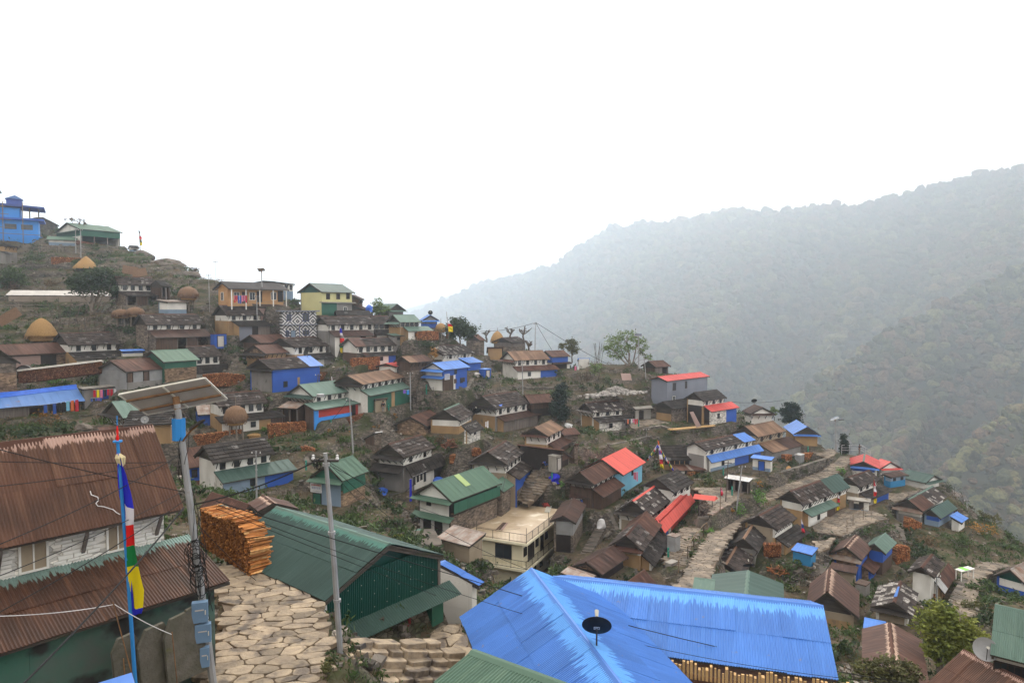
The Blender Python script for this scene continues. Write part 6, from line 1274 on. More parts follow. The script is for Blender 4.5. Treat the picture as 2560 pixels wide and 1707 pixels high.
# ---------------------------------------------------------------- hay
def hay(label,s_base,s_top,r_px,d=None,kind='bell',m='hay',t=None):
 P=gat(s_base,d);H=vert(s_top,P);sc=TL[int(s_base.split(':')[0])][2];r=r_px*sc*P[1]/FPX
 o=thing('haystack',label,'haystack',tuple(P),R.uniform(0,6),'haystacks on the terraces')
 if kind=='bell':prof=[(r*.80,-.3),(r*.86,H*.10),(r,H*.13),(r*.97,H*.2),(r*.84,H*.45),(r*.6,H*.72),(r*.3,H*.92),(r*.08,H),(0,H)]
 elif kind=='cone':prof=[(r,-.2),(r,H*.05),(r*.62,H*.45),(r*.25,H*.82),(.05,H),(0,H)]
 else:
  b=.45;prof=[(0,H*b),(r*.8,H*b),(r,H*(b+.12)),(r*1.02,H*(b+.25)),(r*.8,H*(b+.42)),(r*.35,H*.97),(0,H)]
 MB().lathe(prof,22,(0,0,0),.05,R).build('hay',M[m],o,smooth=True)
 mb=MB()
 for i in range(160):
  a=R.uniform(0,6.28);k=R.randrange(1,len(prof)-2);q=R.random();rr_=prof[k][0]*(1-q)+prof[k+1][0]*q;z=prof[k][1]*(1-q)+prof[k+1][1]*q;mb.tube([(rr_*math.cos(a),rr_*math.sin(a),z),((rr_+.12)*math.cos(a),(rr_+.12)*math.sin(a),z-.35)],.03,3)
 mb.build('straw',M[m],o,kind='stuff')
 if kind=='stilt':
  for k in range(5):
   a=k*1.256;MB().tube([(r*.6*math.cos(a),r*.6*math.sin(a),-.6),(r*.55*math.cos(a),r*.55*math.sin(a),H*.5)],.11,5).build('leg',M['barkpale'],o)
  MB().lathe([(r*.5,H*.36),(r*.75,H*.40),(r*.78,H*.46)],16).build('straw_fringe',M['hay'],o)
 MB().tube([(0,0,0),(.02,0,H*1.28)],.05,5).build('centre_pole',M['barkpale'],o)
hay('golden bell shaped haystack on the left terrace','5:455,465','5:462,240',150,108)
hay('pointed haystack on the hilltop beside the steel poles','1:940,1002','1:932,872',122,141,'cone')
hay('mushroom shaped hay heap on tall stilts near the orange lodge','1:2055,1440','1:2055,1203',100,119,'stilt','hay_brown')
hay('low brown hay heap under the broad leaved tree','5:1325,300','5:1330,140',95,114,'stilt','hay_brown')
hay('second hay heap touching the low brown heap','5:1475,290','5:1480,118',88,116,'stilt','hay_brown')
hay('big thatched hay dome on stilts in front of the slate house','6:480,830','6:480,492',118,92,'stilt','hay_brown')
hay('yellow topped hay heap on stilts on the crest','3:620,455','3:620,293',58,121,'stilt','hay')
hay('tall haystack behind the slate barn and pruned trees','3:1235,500','3:1238,380',75,146,'bell')
# ---------------------------------------------------------------- trees and bushes
def leaves(mb,c,rad,n,size,seed=None,shell=.45):
 c=np.array(c,float);rad=np.array(rad,float)
 nc=max(5,n//26)
 for _ in range(nc):
  dv=NR.normal(size=3);dv/=np.linalg.norm(dv);q=c+dv*rad*(shell+(1-shell)*NR.rand()**.6)*NR.uniform(.8,1.1);cr=rad.mean()*NR.uniform(.16,.32)
  for _ in range(26):
   p=q+NR.normal(size=3)*cr*np.array([1,1,.7]);a=NR.normal(size=3);a[2]*=.5;a/=np.linalg.norm(a)+1e-9;b=np.cross(a,NR.normal(size=3));b/=np.linalg.norm(b)+1e-9;s=size*NR.uniform(.6,1.4)
   mb.add([p-a*s,p+b*s*.45,p+a*s,p-b*s*.45],[(0,1,2,3)])
def limb(mb,p0,p1,r0,r1,n=5,wob=.12):
 p0,p1=np.array(p0,float),np.array(p1,float);L_=np.linalg.norm(p1-p0);pts=[p0+(p1-p0)*t+(NR.normal(size=3)*wob*L_*math.sin(math.pi*t)*.4)for t in np.linspace(0,1,n)]
 mb.tube(pts,list(np.linspace(r0,r1,n)),6);return pts
def tree(label,base,blobs,d=None,m='leaf_mid',dens=1.0,leaf=.2,name='broadleaf_tree',r0=None,bark='bark',cat='tree',stems=1,group='trees of the village'):
 P=gat(base,d)if(d or 99)>60 else at(base,d);sc=TL[int(base.split(':')[0])][2]*P[1]/FPX;o=thing(name,label,cat,tuple(P),0,group);tr=MB();cr=MB();H=0
 for i,(s,rx,ry)in enumerate(blobs):
  q=px(s,int(base.split(':')[0]))[0];dz=P[1]+R.uniform(-.4,.4)*rx*sc;c=ray(q)*dz-P;rad=(rx*sc,rx*sc*.9,ry*sc);H=max(H,c[2]+rad[2])
  leaves(cr,c,rad,int(dens*300*(rad[0]*rad[2]+.4)),leaf)
  r_=r0 or max(.08,.035*(c[2]+rad[2]))
  st=np.array([R.uniform(-.2,.2)*(stems-1),R.uniform(-.2,.2)*(stems-1),-.5])if(i<stems or stems>1)else np.array([0,0,c[2]*.4])
  pts=limb(tr,st,c,r_ if i<stems else r_*.6,r_*.35)
  for _ in range(4):
   dv=NR.normal(size=3);dv[2]=abs(dv[2]);dv/=np.linalg.norm(dv);limb(tr,pts[-2],c+dv*np.array(rad)*.8,r_*.35,.015,4)
 tr.build('trunk',M[bark],o);cr.build('crown',M[m],o);return o
tree('broad leaved dark green tree in front of the plastic tunnel','1:1010,1500',[('960,1110',180,95),('1120,1090',170,80),('1010,1210',230,80),('1290,1150',110,80),('1300,1260',90,60),('820,1150',90,80)],118,'leaf_dark',1.0,.24,stems=3,bark='barkpale')
tree('yellow green tree at the left edge above the plastic tunnel','1:120,1240',[('120,1060',95,75),('50,1150',90,70),('210,1120',70,60)],133,'leaf_mid',1.0,.24)
tree('small yellow green tree beside the crest houses and the blue tank','2:2050,700',[('2020,520',55,60),('2075,590',75,60),('1990,600',55,45)],123,'leaf_light',1.0,.2)
tree('round dark evergreen tree on the crest behind the log pile','3:830,500',[('800,310',110,80),('870,370',130,90),('740,380',70,80),('930,400',60,60)],127,'leaf_dark',1.5,.22)
tree('small olive tree beside the blue toilet on the crest','3:2050,700',[('2050,510',70,55),('2060,590',75,50),('1950,540',45,40)],141,'leaf_olive',1.1,.2)
tree('large spreading fresh green tree on the terrace beside the solar lamp','4:780,492',[('600,230',120,65),('730,170',120,50),('840,230',90,60),('560,310',90,50),('700,290',110,55),('900,330',70,60),('960,410',60,25),('620,380',90,40)],134,'leaf_light',.62,.2,stems=4,bark='barkpale')
tree('feathery dark green cypress beside the brown roofed barn','3:1870,1370',[('1930,1010',60,75),('1920,1110',105,80),('1910,1210',110,80),('1930,1290',105,60)],106,'leaf_spruce',1.6,.2,name='conifer_tree')
tree('dark conifer at the cliff edge behind the blue pavilion','13:428,262',[('400,110',35,38),('450,120',40,40),('380,160',45,35),('470,170',50,40),('420,200',75,40),('430,235',80,30)],134,'leaf_spruce',1.8,.2,name='conifer_tree')
tree('pale yellow bush tree behind the brown roofed white pavilion','13:285,215',[('270,145',30,25),('300,165',25,25)],138,'leaf_light',1.2,.18)
tree('small dense cypress beside the railed viewpoint','13:860,500',[('860,380',25,35),('862,430',38,40),('860,470',42,35)],123,'leaf_spruce',2.2,.16,name='conifer_tree')
tree('large bright yellow green tree in the right foreground','14:1655,1170',[('1620,700',110,70),('1720,730',110,80),('1580,800',110,80),('1700,860',160,110),('1850,830',110,80),('1950,890',100,70),('1640,960',110,90),('1800,960',140,80),('1650,1050',80,60)],47,'leaf_yellow',2.2,.17,stems=2)
tree('sprawling thorny scrub in front of the worn brown roof','14:1250,1330',[('1080,1180',130,60),('1230,1150',150,70),('1400,1190',120,60),('1150,1260',200,60),('1350,1270',180,60)],40,'leaf_olive',1.5,.13,name='shrub',stems=5,cat='shrub')
tree('half bare bush on the grassy end of the spur','13:2060,1100',[('2020,1000',40,25),('2085,1020',45,30),('2130,1060',35,25),('2060,1060',55,30)],101,'leaf_olive',.6,.15,stems=4)
tree('pale thin bamboo clump in front of the terrace wall','4:385,660',[('390,480',70,50),('380,540',60,45)],129,'leaf_light',.7,.18,stems=5,name='bamboo_clump',cat='bamboo')
tree('small leafless shrub tree on the hilltop behind the green roof','1:840,560',[('760,470',50,35),('870,490',50,35),('930,515',20,15)],156,'leaf_dry',.25,.16,stems=3)
for s,r_,m,lab,d_ in(('1:1280,880',(90,70),'leaf_olive','olive bush on the rocky hilltop',150),('1:1750,1090',(110,55),'leaf_olive','spreading olive bush above the half hidden slate house',134),('1:400,880',(170,45),'leaf_mid','hedge of mixed green plants below the blue building',150),('1:560,1180',(90,60),'leaf_dry','dry creeper bush left of the broad leaved tree',130),('1:120,1200',(130,45),'leaf_dry','dry fern bush at the left edge',130),('5:480,910',(180,40),'leaf_fresh','bright green garden plants under the long log wall',90),('5:800,1240',(60,80),'leaf_orange','orange leaved dry bush by the tarp roofed house',80),('5:500,1320',(120,70),'leaf_orange','orange leaved creeper on the fence of the tarp roofed house',79),('5:300,1410',(260,60),'leaf_dry','brown dry vine hedge behind the near brown roof',76),('5:620,1400',(180,60),'leaf_dry','dry vine hedge right of the orange creeper',76),('6:1490,780',(50,35),'leaf_orange','orange marigold bush on the yard edge left of the steel pole',93),('6:1715,780',(45,25),'leaf_orange','small orange marigold bush right of the steel pole',93),('6:2010,725',(50,35),'leaf_orange','orange flowering bush under the weathered log stack',95),('6:2190,630',(35,55),'leaf_orange','tall orange flowering bush beside the stone steps',99),('6:790,760',(35,25),'leaf_fresh','green bush left of the crosswise log stack',92),('6:1090,890',(50,50),'leaf_mid','green bush on the wall above the split logs',88),('3:380,520',(200,50),'leaf_dark','long dark green hedge below the round log pile',118),('3:545,630',(60,60),'leaf_orange','dry orange shrub left of the light slate house',113),('3:900,985',(60,40),'leaf_mid','green bush at the foot of the blue and white house',118),('3:1180,1350',(50,60),'leaf_olive','young green shrub by the hanging white clothes',100),('3:1150,880',(40,20),'leaf_mid','weeds on the stone wall by the blue cubicle',120),('3:1900,840',(60,45),'leaf_mid','green bush at the right end of the white house',128),('7:610,350',(45,70),'leaf_dry','dry orange grass clump on the ochre slope',93),('7:1930,820',(40,40),'leaf_fresh','bright green shrub beside the lane wall',82),('7:1960,960',(60,30),'leaf_mid','low green shrubs beside the cream building lane',80),('7:2080,560',(70,90),'leaf_olive','overgrown bank at the top of the lane',93),('8:310,1215',(38,55),'leaf_dark','round green bush beside the stair by the cream building',77),('8:1265,1180',(35,35),'leaf_dark','small dark bush in the corner under the salmon roof',77),('8:1340,1090',(40,50),'leaf_dark','dark potted shrub in front of the dark red wall',79),('8:1600,640',(110,35),'leaf_olive','green planted bank left of the white roofed pavilion',95),('8:2120,800',(120,80),'leaf_fresh','bright green bank below the yard wall of the pavilion',93),('8:1900,920',(130,70),'leaf_fresh','weedy bank between the gate and the stone lane',88),('8:1850,950',(40,35),'leaf_orange','orange flowers on the bank right of the gate',86),('8:2150,650',(70,35),'leaf_orange','orange flowers behind the white roofed pavilion',96),('8:1560,1290',(50,55),'leaf_mid','weeds along the lower path railing',77),('8:1470,1420',(45,60),'leaf_mid','weeds at the lower end of the path railing',73),('8:1650,1180',(50,40),'leaf_fresh','weeds at the upper end of the path railing',80),('13:500,600',(160,30),'leaf_mid','green weeds along the wall of the stone lane',109),('13:830,650',(50,35),'leaf_fresh','bright weeds beside the lane at the first red roof',111),('13:1150,1110',(120,45),'leaf_mid','green shrubs below the washroom yard wall',90),('13:980,1150',(80,35),'leaf_mid','shrubs on the bank under the curved yard rail',88),('14:480,330',(70,60),'leaf_mid','yellow green shrub at the corner of the garden terrace',74),('14:440,520',(60,70),'leaf_olive','tall weeds beside the green gable house',66),('14:1980,520',(90,60),'leaf_mid','green bushes beside the wet footpath',73),('14:2150,520',(110,50),'leaf_fresh','vegetable patch below the blue tarpaulin house',73),('14:1950,680',(130,90),'leaf_olive','thicket above the big yellow green tree',62),('14:2180,420',(70,50),'leaf_orange','dry reddish shrub in front of the blue tarpaulin wall',75),('14:880,1000',(30,90),'leaf_mid','ivy on the wall right of the second blue roof',45),('11:1560,220',(80,70),'leaf_olive','pale fern like shrub behind the green hall',69),('11:1720,320',(70,30),'leaf_yellow','yellow weeds at the foot of the terrace steps',66),('11:1085,1440',(55,90),'leaf_olive','mossy tuft of plants growing in the path drain',20.5),('7:60,1250',(90,90),'leaf_dark','dark thicket below the railed yard',72),('7:150,1120',(60,40),'leaf_mid','green plants hanging from the railed yard wall',74),('13:2000,1150',(120,60),'leaf_orange','reddish dry grass on the end of the spur',97),('13:1800,1240',(160,50),'leaf_mid','green thicket below the end of the spur',91),('13:1560,1250',(110,50),'leaf_dry','brown dry grass above the firewood tower',89)):
 P=gat(s,d_)if d_>40 else at(s,d_);k=TL[int(s.split(':')[0])][2]*P[1]/FPX;o=thing('bush',lab,'bush',tuple(P),0,'bushes and weeds');mb=MB();rx,rz_=r_[0]*k,r_[1]*k
 leaves(mb,(0,0,0),(rx,min(rx,1.6),rz_),int(260*(rx*rz_+.5)*(1.6 if d_<60 else 1)),.16 if d_>60 else.07,shell=.2);mb.build('leaves',M[m],o)
 # pollarded trees on the crest
for s,t_,lab,d_ in(('3:1120,470','3:1130,385','pruned bare tree left of the tall haystack',144),('3:1370,470','3:1365,345','pruned bare tree with thick stubs right of the tall haystack',146),('3:1520,480','3:1545,350','pruned bare tree at the right end of the slate barn',141),('3:1580,590','3:1615,505','small pruned stub tree below the slate barn',137),('1:2120,1110','1:2110,1010','small bare gnarled tree on the left skyline',134),('2:20,245','2:90,130','bare gnarled tree right of the skyline rocks',131)):
 P=gat(s,d_);H=vert(t_,P);o=thing('pollard_tree',lab,'tree',tuple(P),R.uniform(0,6),'pruned bare trees');mb=MB()
 p=limb(mb,(0,0,-.6),(.2,0,H*.45),.22,.17)
 for k in range(5):
  a=k*1.3+R.random();e=np.array([math.cos(a)*H*.35,math.sin(a)*H*.35,H*R.uniform(.7,1.0)]);q=limb(mb,p[-1],e,.14,.11)
  for j in range(6):dv=NR.normal(size=3)*.28;dv[2]=abs(dv[2]);mb.tube([e,e+dv],[.12,.05],5)
 mb.build('trunk',M['bark'],o)
 # bare sticks, canes and a creeper frame on the left terrace
for s,t_,n,sp,lab,d_ in(('5:690,370','5:650,0',7,1.6,'leaning bare canes beside the golden haystack',110),('5:1000,380','5:930,200',16,1.9,'broken cane fence right of the leaning canes',111),('4:240,680','4:240,560',26,2.6,'dry cane hedge on the terrace beside the blue toilet',130),('3:2200,940','3:2150,800',14,1.4,'stand of dry canes at the left of the cane hedge',131),('4:420,440','4:425,205',9,1.0,'thin leafless saplings left of the spreading tree',137),('1:160,1480','1:160,1390',14,5.0,'row of crooked sticks holding the plastic tunnel',121),('1:620,830','1:620,745',12,4.0,'rickety cane rail in front of the hilltop lean-to',147)):
 P=gat(s,d_);H=vert(t_,P);o=thing('cane_fence' if 'fence' in lab or 'row' in lab or 'rail' in lab else 'cane_clump',lab,'canes',tuple(P),math.radians(35));mb=MB()
 for k in range(n):
  x=R.uniform(-sp,sp);a=R.uniform(-.25,.25)*(1 if sp<4 else.3);mb.tube([(x,R.uniform(-.3,.3),-.5),(x+a*H,R.uniform(-.4,.4),H*R.uniform(.6,1.0))],R.uniform(.03,.06),4)
 if sp>=1.9:
  for zz in(.45,.8):mb.tube([(-sp,0,H*zz),(sp,0,H*zz+.05)],.035,4)
 mb.build('canes',M['bark']if sp<3 else M['barkpale'],o,kind='stuff')
 # ---------------------------------------------------------------- paving
def clip(poly,q,n):
 out=[]
 for i in range(len(poly)):
  a,b=poly[i],poly[(i+1)%len(poly)];da,db=(a[0]-q[0])*n[0]+(a[1]-q[1])*n[1],(b[0]-q[0])*n[0]+(b[1]-q[1])*n[1]
  if da<=0:out.append(a)
  if da*db<0:t=da/(da-db);out.append((a[0]+(b[0]-a[0])*t,a[1]+(b[1]-a[1])*t))
 return out
def flags(poly,s,asp,ang):
 c=poly.mean(0);e=np.array([math.cos(ang),math.sin(ang)]);n=np.array([-e[1],e[0]]);q=np.stack([(poly-c)@e/asp,(poly-c)@n],1);lo,hi=q.min(0)-s,q.max(0)+s;pts={}
 for j,y in enumerate(np.arange(lo[1],hi[1],s)):
  for i,x in enumerate(np.arange(lo[0],hi[0],s)):pts[i,j]=(x+s*(.5*(j%2)+R.uniform(-.42,.42)),y+s*R.uniform(-.30,.30))
 out=[];P_=np.array(list(pts.values()));ok=inpoly(P_[:,0],P_[:,1],q)
 for(i,j),k in zip(pts,ok):
  if not k:continue
  p=pts[i,j];cell=[(p[0]-1.6*s,p[1]-1.6*s),(p[0]+1.6*s,p[1]-1.6*s),(p[0]+1.6*s,p[1]+1.6*s),(p[0]-1.6*s,p[1]+1.6*s)]
  for di in(-2,-1,0,1,2):
   for dj in(-2,-1,0,1,2):
    r=pts.get((i+di,j+dj))
    if r is None or(di==0 and dj==0):continue
    cell=clip(cell,((p[0]+r[0])/2,(p[1]+r[1])/2),(r[0]-p[0],r[1]-p[1]))
    if len(cell)<3:break
   if len(cell)<3:break
  if len(cell)>=3:out.append([c+e*a*asp+n*b for a,b in cell])
 return out
def slabmesh(w,d,h):
 j=lambda:R.uniform(-.05,.05);a=[(j(),j()),(w*.5,R.uniform(-.05,.06)),(w+j(),j()),(w+j(),d+j()),(w*.45,d+j()),(j(),d+j())];return flagmesh([np.array(p)for p in a],h,np.zeros(2),.02)
def flagmesh(cell,h,o,gap=.013):
 cell=[np.array(p)-o for p in cell];c=sum(cell)/len(cell);sz=max(.12,np.mean([np.linalg.norm(p-c)for p in cell]));k=1-gap/sz;pts=[]
 for i,p in enumerate(cell):
  a,b=cell[i-1],cell[(i+1)%len(cell)]
  for t,q in((.18,a),(.18,b)):pts.append(c+(p+(q-p)*t-c)*k*R.uniform(.96,1.0))
 n=len(pts);mb=MB();tx,ty=R.uniform(-.05,.05),R.uniform(-.05,.05)
 for z,q in((-.06,1),(h*.85,1),(h,.965)):
  for p in pts:r=c+(p-c)*q;mb.v.append((r[0],r[1],z+(tx*(r[0]-c[0])+ty*(r[1]-c[1])+R.uniform(-.006,.006)if z>0 else 0)))
 for r in(0,1):mb.f+=[(r*n+i,r*n+(i+1)%n,(r+1)*n+(i+1)%n,(r+1)*n+i)for i in range(n)]
 mb.f.append(tuple(2*n+i for i in range(n)));return mb
def lay(base,cells,zf,m,single,hgt):
 big=MB();k=0;cells.sort(key=lambda q:q[0][1])
 for c in cells:
  o=sum(c)/len(c);mb=flagmesh(c,hgt+R.uniform(-.012,.022),o);z=zf(o)
  if single and k<300:inst('paving_stone',mb.mesh('paving_stone',M[m]),base,(o[0],o[1],z-.035));k+=1
  else:big.add([(o[0]+v[0],o[1]+v[1],z-.035+v[2])for v in mb.v],mb.f)
 if big.v:big.build('paving_stones',M[m],base,kind='stuff')
def pave(name,poly,z,ang,s,asp,m,single,hgt=.09):
 base=MB().prism([(p[0],p[1],z-.25)for p in poly],(0,0,.24)).build(name,M['grit'],kind='structure');lay(base,flags(poly,s,asp,ang),lambda o:z,m,single,hgt)
pave('stone_path',PATH,PATHZ,math.radians(14),.44,1.75,'pave',True,.08)
for i,(poly,z)in enumerate(COURTS):pave('courtyard',poly,z,math.radians(50),.62,1.35,'pave' if i==len(COURTS)-1 else 'pave_far',i==len(COURTS)-1,.07)
def lane(P,hw,s,single):
 T_=np.gradient(P,axis=0);T_/=np.linalg.norm(T_[:,:2],axis=1)[:,None];N_=np.stack([-T_[:,1],T_[:,0]],1);n=len(P)
 l=np.concatenate([P[:,:2]+N_*hw,P[:,2:]-.02],1);r=np.concatenate([P[:,:2]-N_*hw,P[:,2:]-.02],1);V=np.concatenate([l,r,l-[0,0,.5],r-[0,0,.5]])
 F=[(i,n+i,n+i+1,i+1)for i in range(n-1)]+[(2*n+i,i,i+1,2*n+i+1)for i in range(n-1)]+[(n+i,3*n+i,3*n+i+1,n+i+1)for i in range(n-1)]
 mb=MB();mb.add(V,F);base=mb.build('lane',M['grit'],kind='structure');poly=np.concatenate([l[::3,:2],r[::-3,:2]])
 lay(base,flags(poly,s,1.4,math.atan2(N_[n//2,1],N_[n//2,0])),lambda o:P[np.hypot(P[:,0]-o[0],P[:,1]-o[1]).argmin(),2],'pave_far',single,.08)
lane(LANES[0][0],1.15,.5,True);lane(LANES[1][0],1.1,.55,False);lane(LANES[2][0],1.7,.55,False);lane(LANES[3][0],.9,.45,False)
# steps going down right of the path
e=np.array([.76,.65]);nd=np.array([.65,-.76]);o0=np.array([-6.15,23.3]);stp=MB()
base=MB().prism([(o0[0]-e[0]*.6,o0[1]-e[1]*.6,-15.2),(o0[0]+e[0]*3.4,o0[1]+e[1]*3.4,-15.2),(o0[0]+e[0]*3.4+nd[0]*3,o0[1]+e[1]*3.4+nd[1]*3,-15.2),(o0[0]-e[0]*.6+nd[0]*3,o0[1]-e[1]*.6+nd[1]*3,-15.2)],(0,0,1.2)).build('stone_steps',M['grit'],kind='structure')
for k in range(8):
 x=-.5-R.uniform(0,.4)
 while x<4.0:
  w=R.uniform(.55,1.15);mb=slabmesh(w,.60,.22);p=o0+e*x+nd*(.34*k+R.uniform(-.04,.04))
  inst('step_stone',mb.mesh('step_stone',M['pave']),base,(p[0],p[1],-11.55-.20*k-.33*max(x,0)+R.uniform(-.02,.02)),(R.uniform(-.02,.02),.28+R.uniform(-.03,.03),math.atan2(e[1],e[0])),None).scale=(1,-1,1);x+=w
  # stair flights between terraces
def stair(label,s0,s1,d0,d1,n,w,m='stair'):
 a,b=gat(s0,d0),gat(s1,d1);dv=b-a;hz=np.array([dv[0],dv[1]]);L_=np.linalg.norm(hz);hz/=L_;o=thing('stone_stair',label,'stairs',tuple(a),math.atan2(hz[1],hz[0]),'stone stairs between the terraces')
 for k in range(n):
  x=L_*k/n;z=dv[2]*k/n;inst('step',slabmesh(L_/n*1.25,w,.16).mesh('step',M[m]),o,(x,-w/2,z-.02))
 MB().hexa([(-.2,-w/2,-1.2),(L_,-w/2,min(0,dv[2])-1.2),(L_,w/2,min(0,dv[2])-1.2),(-.2,w/2,-1.2)],[(-.2,-w/2,-.03),(L_,-w/2,dv[2]-.08),(L_,w/2,dv[2]-.08),(-.2,w/2,-.03)]).build('stair_base',M['rockwall'],o)
 for k in range(int(L_*3)):CTRL.append(tuple(a+dv*k/(L_*3)))
for q in(('steep dark stair climbing between the cream building and the lane house','8:290,1400','8:440,1140',71,76,16,1.3),('mossy stair beside the crosswise firewood stack','6:1400,1030','6:1290,830',86,92,12,1.3),('narrow stair under the brown and slate house with firewood','13:1330,1230','13:1300,1100',90,95,12,1.4),('short stair down from the washroom yard by the prayer flag','13:720,1235','13:590,1180',83,87,9,1.3),('terrace steps below the big white green roofed house','11:1900,400','11:1850,290',63,68,7,4.0),('stair beside the blue hut down to the brown stone house','14:640,380','14:700,290',71,75,8,1.2),('long stair along the left wall of the tall grey house','4:1030,1040','4:930,800',117,126,18,1.5),('gate stair up to the yard of the white pavilion','8:1520,1080','8:1580,1000',82,85,5,1.6)):stair(*q)
# ---------------------------------------------------------------- dry stone walls
def rwall(label,s,ds,hgt,thick=.55,m='rockwall',top=None):
 P=[ray(p)*(hit(p,d,8)-.2)for p,d in zip(px(s),ds)];o=thing('stone_wall',label,'stone wall',tuple(P[0]),0,'dry stone terrace walls');o0=P[0];core,st_=MB(),MB();cap=MB()
 for a,b in zip(P[:-1],P[1:]):
  a,b=a-o0,b-o0;dv=b-a;L_=np.linalg.norm(dv[:2]);u=dv/L_;n=np.array([-u[1],u[0],0]);n=n if n@(o0+a)<0 else-n
  q=lambda p,k,z:tuple(p+n*k+np.array([0,0,z]))
  core.hexa([q(a,0,-hgt),q(b,0,-hgt),q(b,-thick,-hgt),q(a,-thick,-hgt)],[q(a,0,-.03),q(b,0,-.03),q(b,-thick,-.03),q(a,-thick,-.03)])
  z=0.0
  while z<hgt:
   h_=R.uniform(.13,.24);x=R.uniform(-.2,0)
   while x<L_:
    w=R.uniform(.22,.62);x2=min(x+w,L_);d_=R.uniform(.03,.14);zz=dv[2]*(max(x,0)/L_)-z;g=.012;c=a+u*max(x,0)*np.array([1,1,0]);e2=a+u*x2*np.array([1,1,0])
    st_.hexa([q(c,-.02,zz-h_+g),q(e2,-.02,zz-h_+g),q(e2,-.02,zz-g),q(c,-.02,zz-g)][::-1],[q(c+u*.02,d_,zz-h_+.03),q(e2-u*.02,d_+R.uniform(-.02,.02),zz-h_+.03),q(e2-u*.02,d_,zz-.03),q(c+u*.02,d_,zz-.03)][::-1]);x+=w
   z+=h_
  x=0
  while x<L_:
   w=R.uniform(.35,.7);c=a+u*x;e2=a+u*min(x+w,L_);cap.hexa([q(c,.10,-.05),q(e2,.08,-.05),q(e2,-thick,-.05),q(c,-thick,-.05)],[q(c,.10,.05),q(e2,.08,.06),q(e2,-thick,.05),q(c,-thick,.06)]);x+=w
 core.build('core',M['stonedark'],o);st_.build('stones',M[m],o,kind='stuff');cap.build('cap_stones',M[top or m],o,kind='stuff')
for q in(('tall dry stone wall holding the blue and white house terrace','3:600,1060;920,1000;980,895;1180,865;1290,880',[118,119,120,122,123],2.6),('long stone wall below the white house with the tan roof','3:1290,885;1460,915;1880,880',[125,126,129],2.2),('mossy terrace wall in the gap right of the white house','3:1480,1000;1850,990;2200,960',[118,121,124],2.0),('terrace wall under the slate house with speckled slates','4:400,1240;700,1210;1100,1150;1250,1200',[108,110,113,112],1.7),('long terrace wall with the yellow plank pile along its top','4:1150,1240;1500,1200;1760,1170;2000,1090',[108,112,117,121],2.0),('curving low wall beside the garden track','4:420,1385;700,1330;1000,1260',[100,103,106],1.2),('high lane wall overgrown with weeds below the washroom yard','13:110,720;330,670;560,600;740,545',[102,104,107,112],3.0),('stone bank below the yard of the white pavilion','8:1450,605;1600,600;1760,640',[95,96,95],1.7),('yard wall under the red fronted house with marigolds','6:1270,825;1440,815;1600,785;1740,720;2080,640',[88,90,92,95,99],2.2),('rough wall under the orange split log spill','6:880,1010;1200,1010;1240,1120;1480,1120',[84,86,84,84],2.0),('wall under the slate house with the blue and white front','6:420,1500;900,1450;1130,1330',[84,86,88],1.8),('dark wall under the curved yard of the washroom','13:640,1160;850,1195;1010,1115;1230,1050',[86,86,89,92],2.2),('wall of the garden terrace in front of the blue hut','14:350,470;480,370;570,310',[69,72,75],1.8),('wall beside the wet footpath at the right','14:1740,700;1800,560;1880,430',[62,68,74],1.3),('upper dry stone wall on the left hill under the hay and canes','5:250,250;620,230;1150,330',[112,113,114],1.6),('wall below the haystack terrace at the upper left','1:0,960;500,965;800,1000',[138,139,140],2.0),('wall left of the stone stair in the left row','2:350,990;520,980;540,1120',[108,108,105],2.2),('lane side wall left of the round green bush','8:500,930;600,1150;480,1250',[80,77,74],2.0),('broken wall on the left hill behind the plastic tunnel','1:280,1075;620,1065;760,1085',[136,137,137],1.6),('wall under the orange creeper by the tarp roofed house','5:850,1300;950,1300;1120,1280',[79,80,81],2.5)):
 rwall(*q)
rwall('low pinkish wall along the yard edge beside the iron gate','8:1652,985;1850,860;2092,718',[85,88,93],1.0,.35,'pink','pink')
# ---------------------------------------------------------------- poles, lamps, wires
def pole(label,st_,sb,d,r=.075,m='steel',arm=True,name='utility_pole',collars=2):
 P=gat(sb,d)if d>60 else at(sb,d);d=P[1];H=vert(st_,P);T_=ray(px(st_)[0])*d;o=thing(name,label,'pole',tuple(P),0,'poles of the village');tp=T_-P
 MB().tube([(0,0,-1.0),tuple(tp*.5),tuple(tp)],[r*1.25,r*1.1,r*.8],8).build('pole_shaft',M[m],o)
 for k in range(collars):q=tp*(.35+.3*k);MB().tube([tuple(q-up(.05)),tuple(q+up(.05))],r*1.5,8).build('collar',M[m],o)
 if arm:
  MB().box(tp[0]-.45,tp[0]+.45,tp[1]-.04,tp[1]+.04,tp[2]-.3,tp[2]-.22).build('cross_arm',M['iron'],o)
  for k in(-.4,.4):MB().lathe([(.05,0),(.06,.05),(.03,.1),(.05,.14),(0,.18)],7,(tp[0]+k,tp[1],tp[2]-.22)).build('insulator',M['cloth_white'],o)
 return o,T_
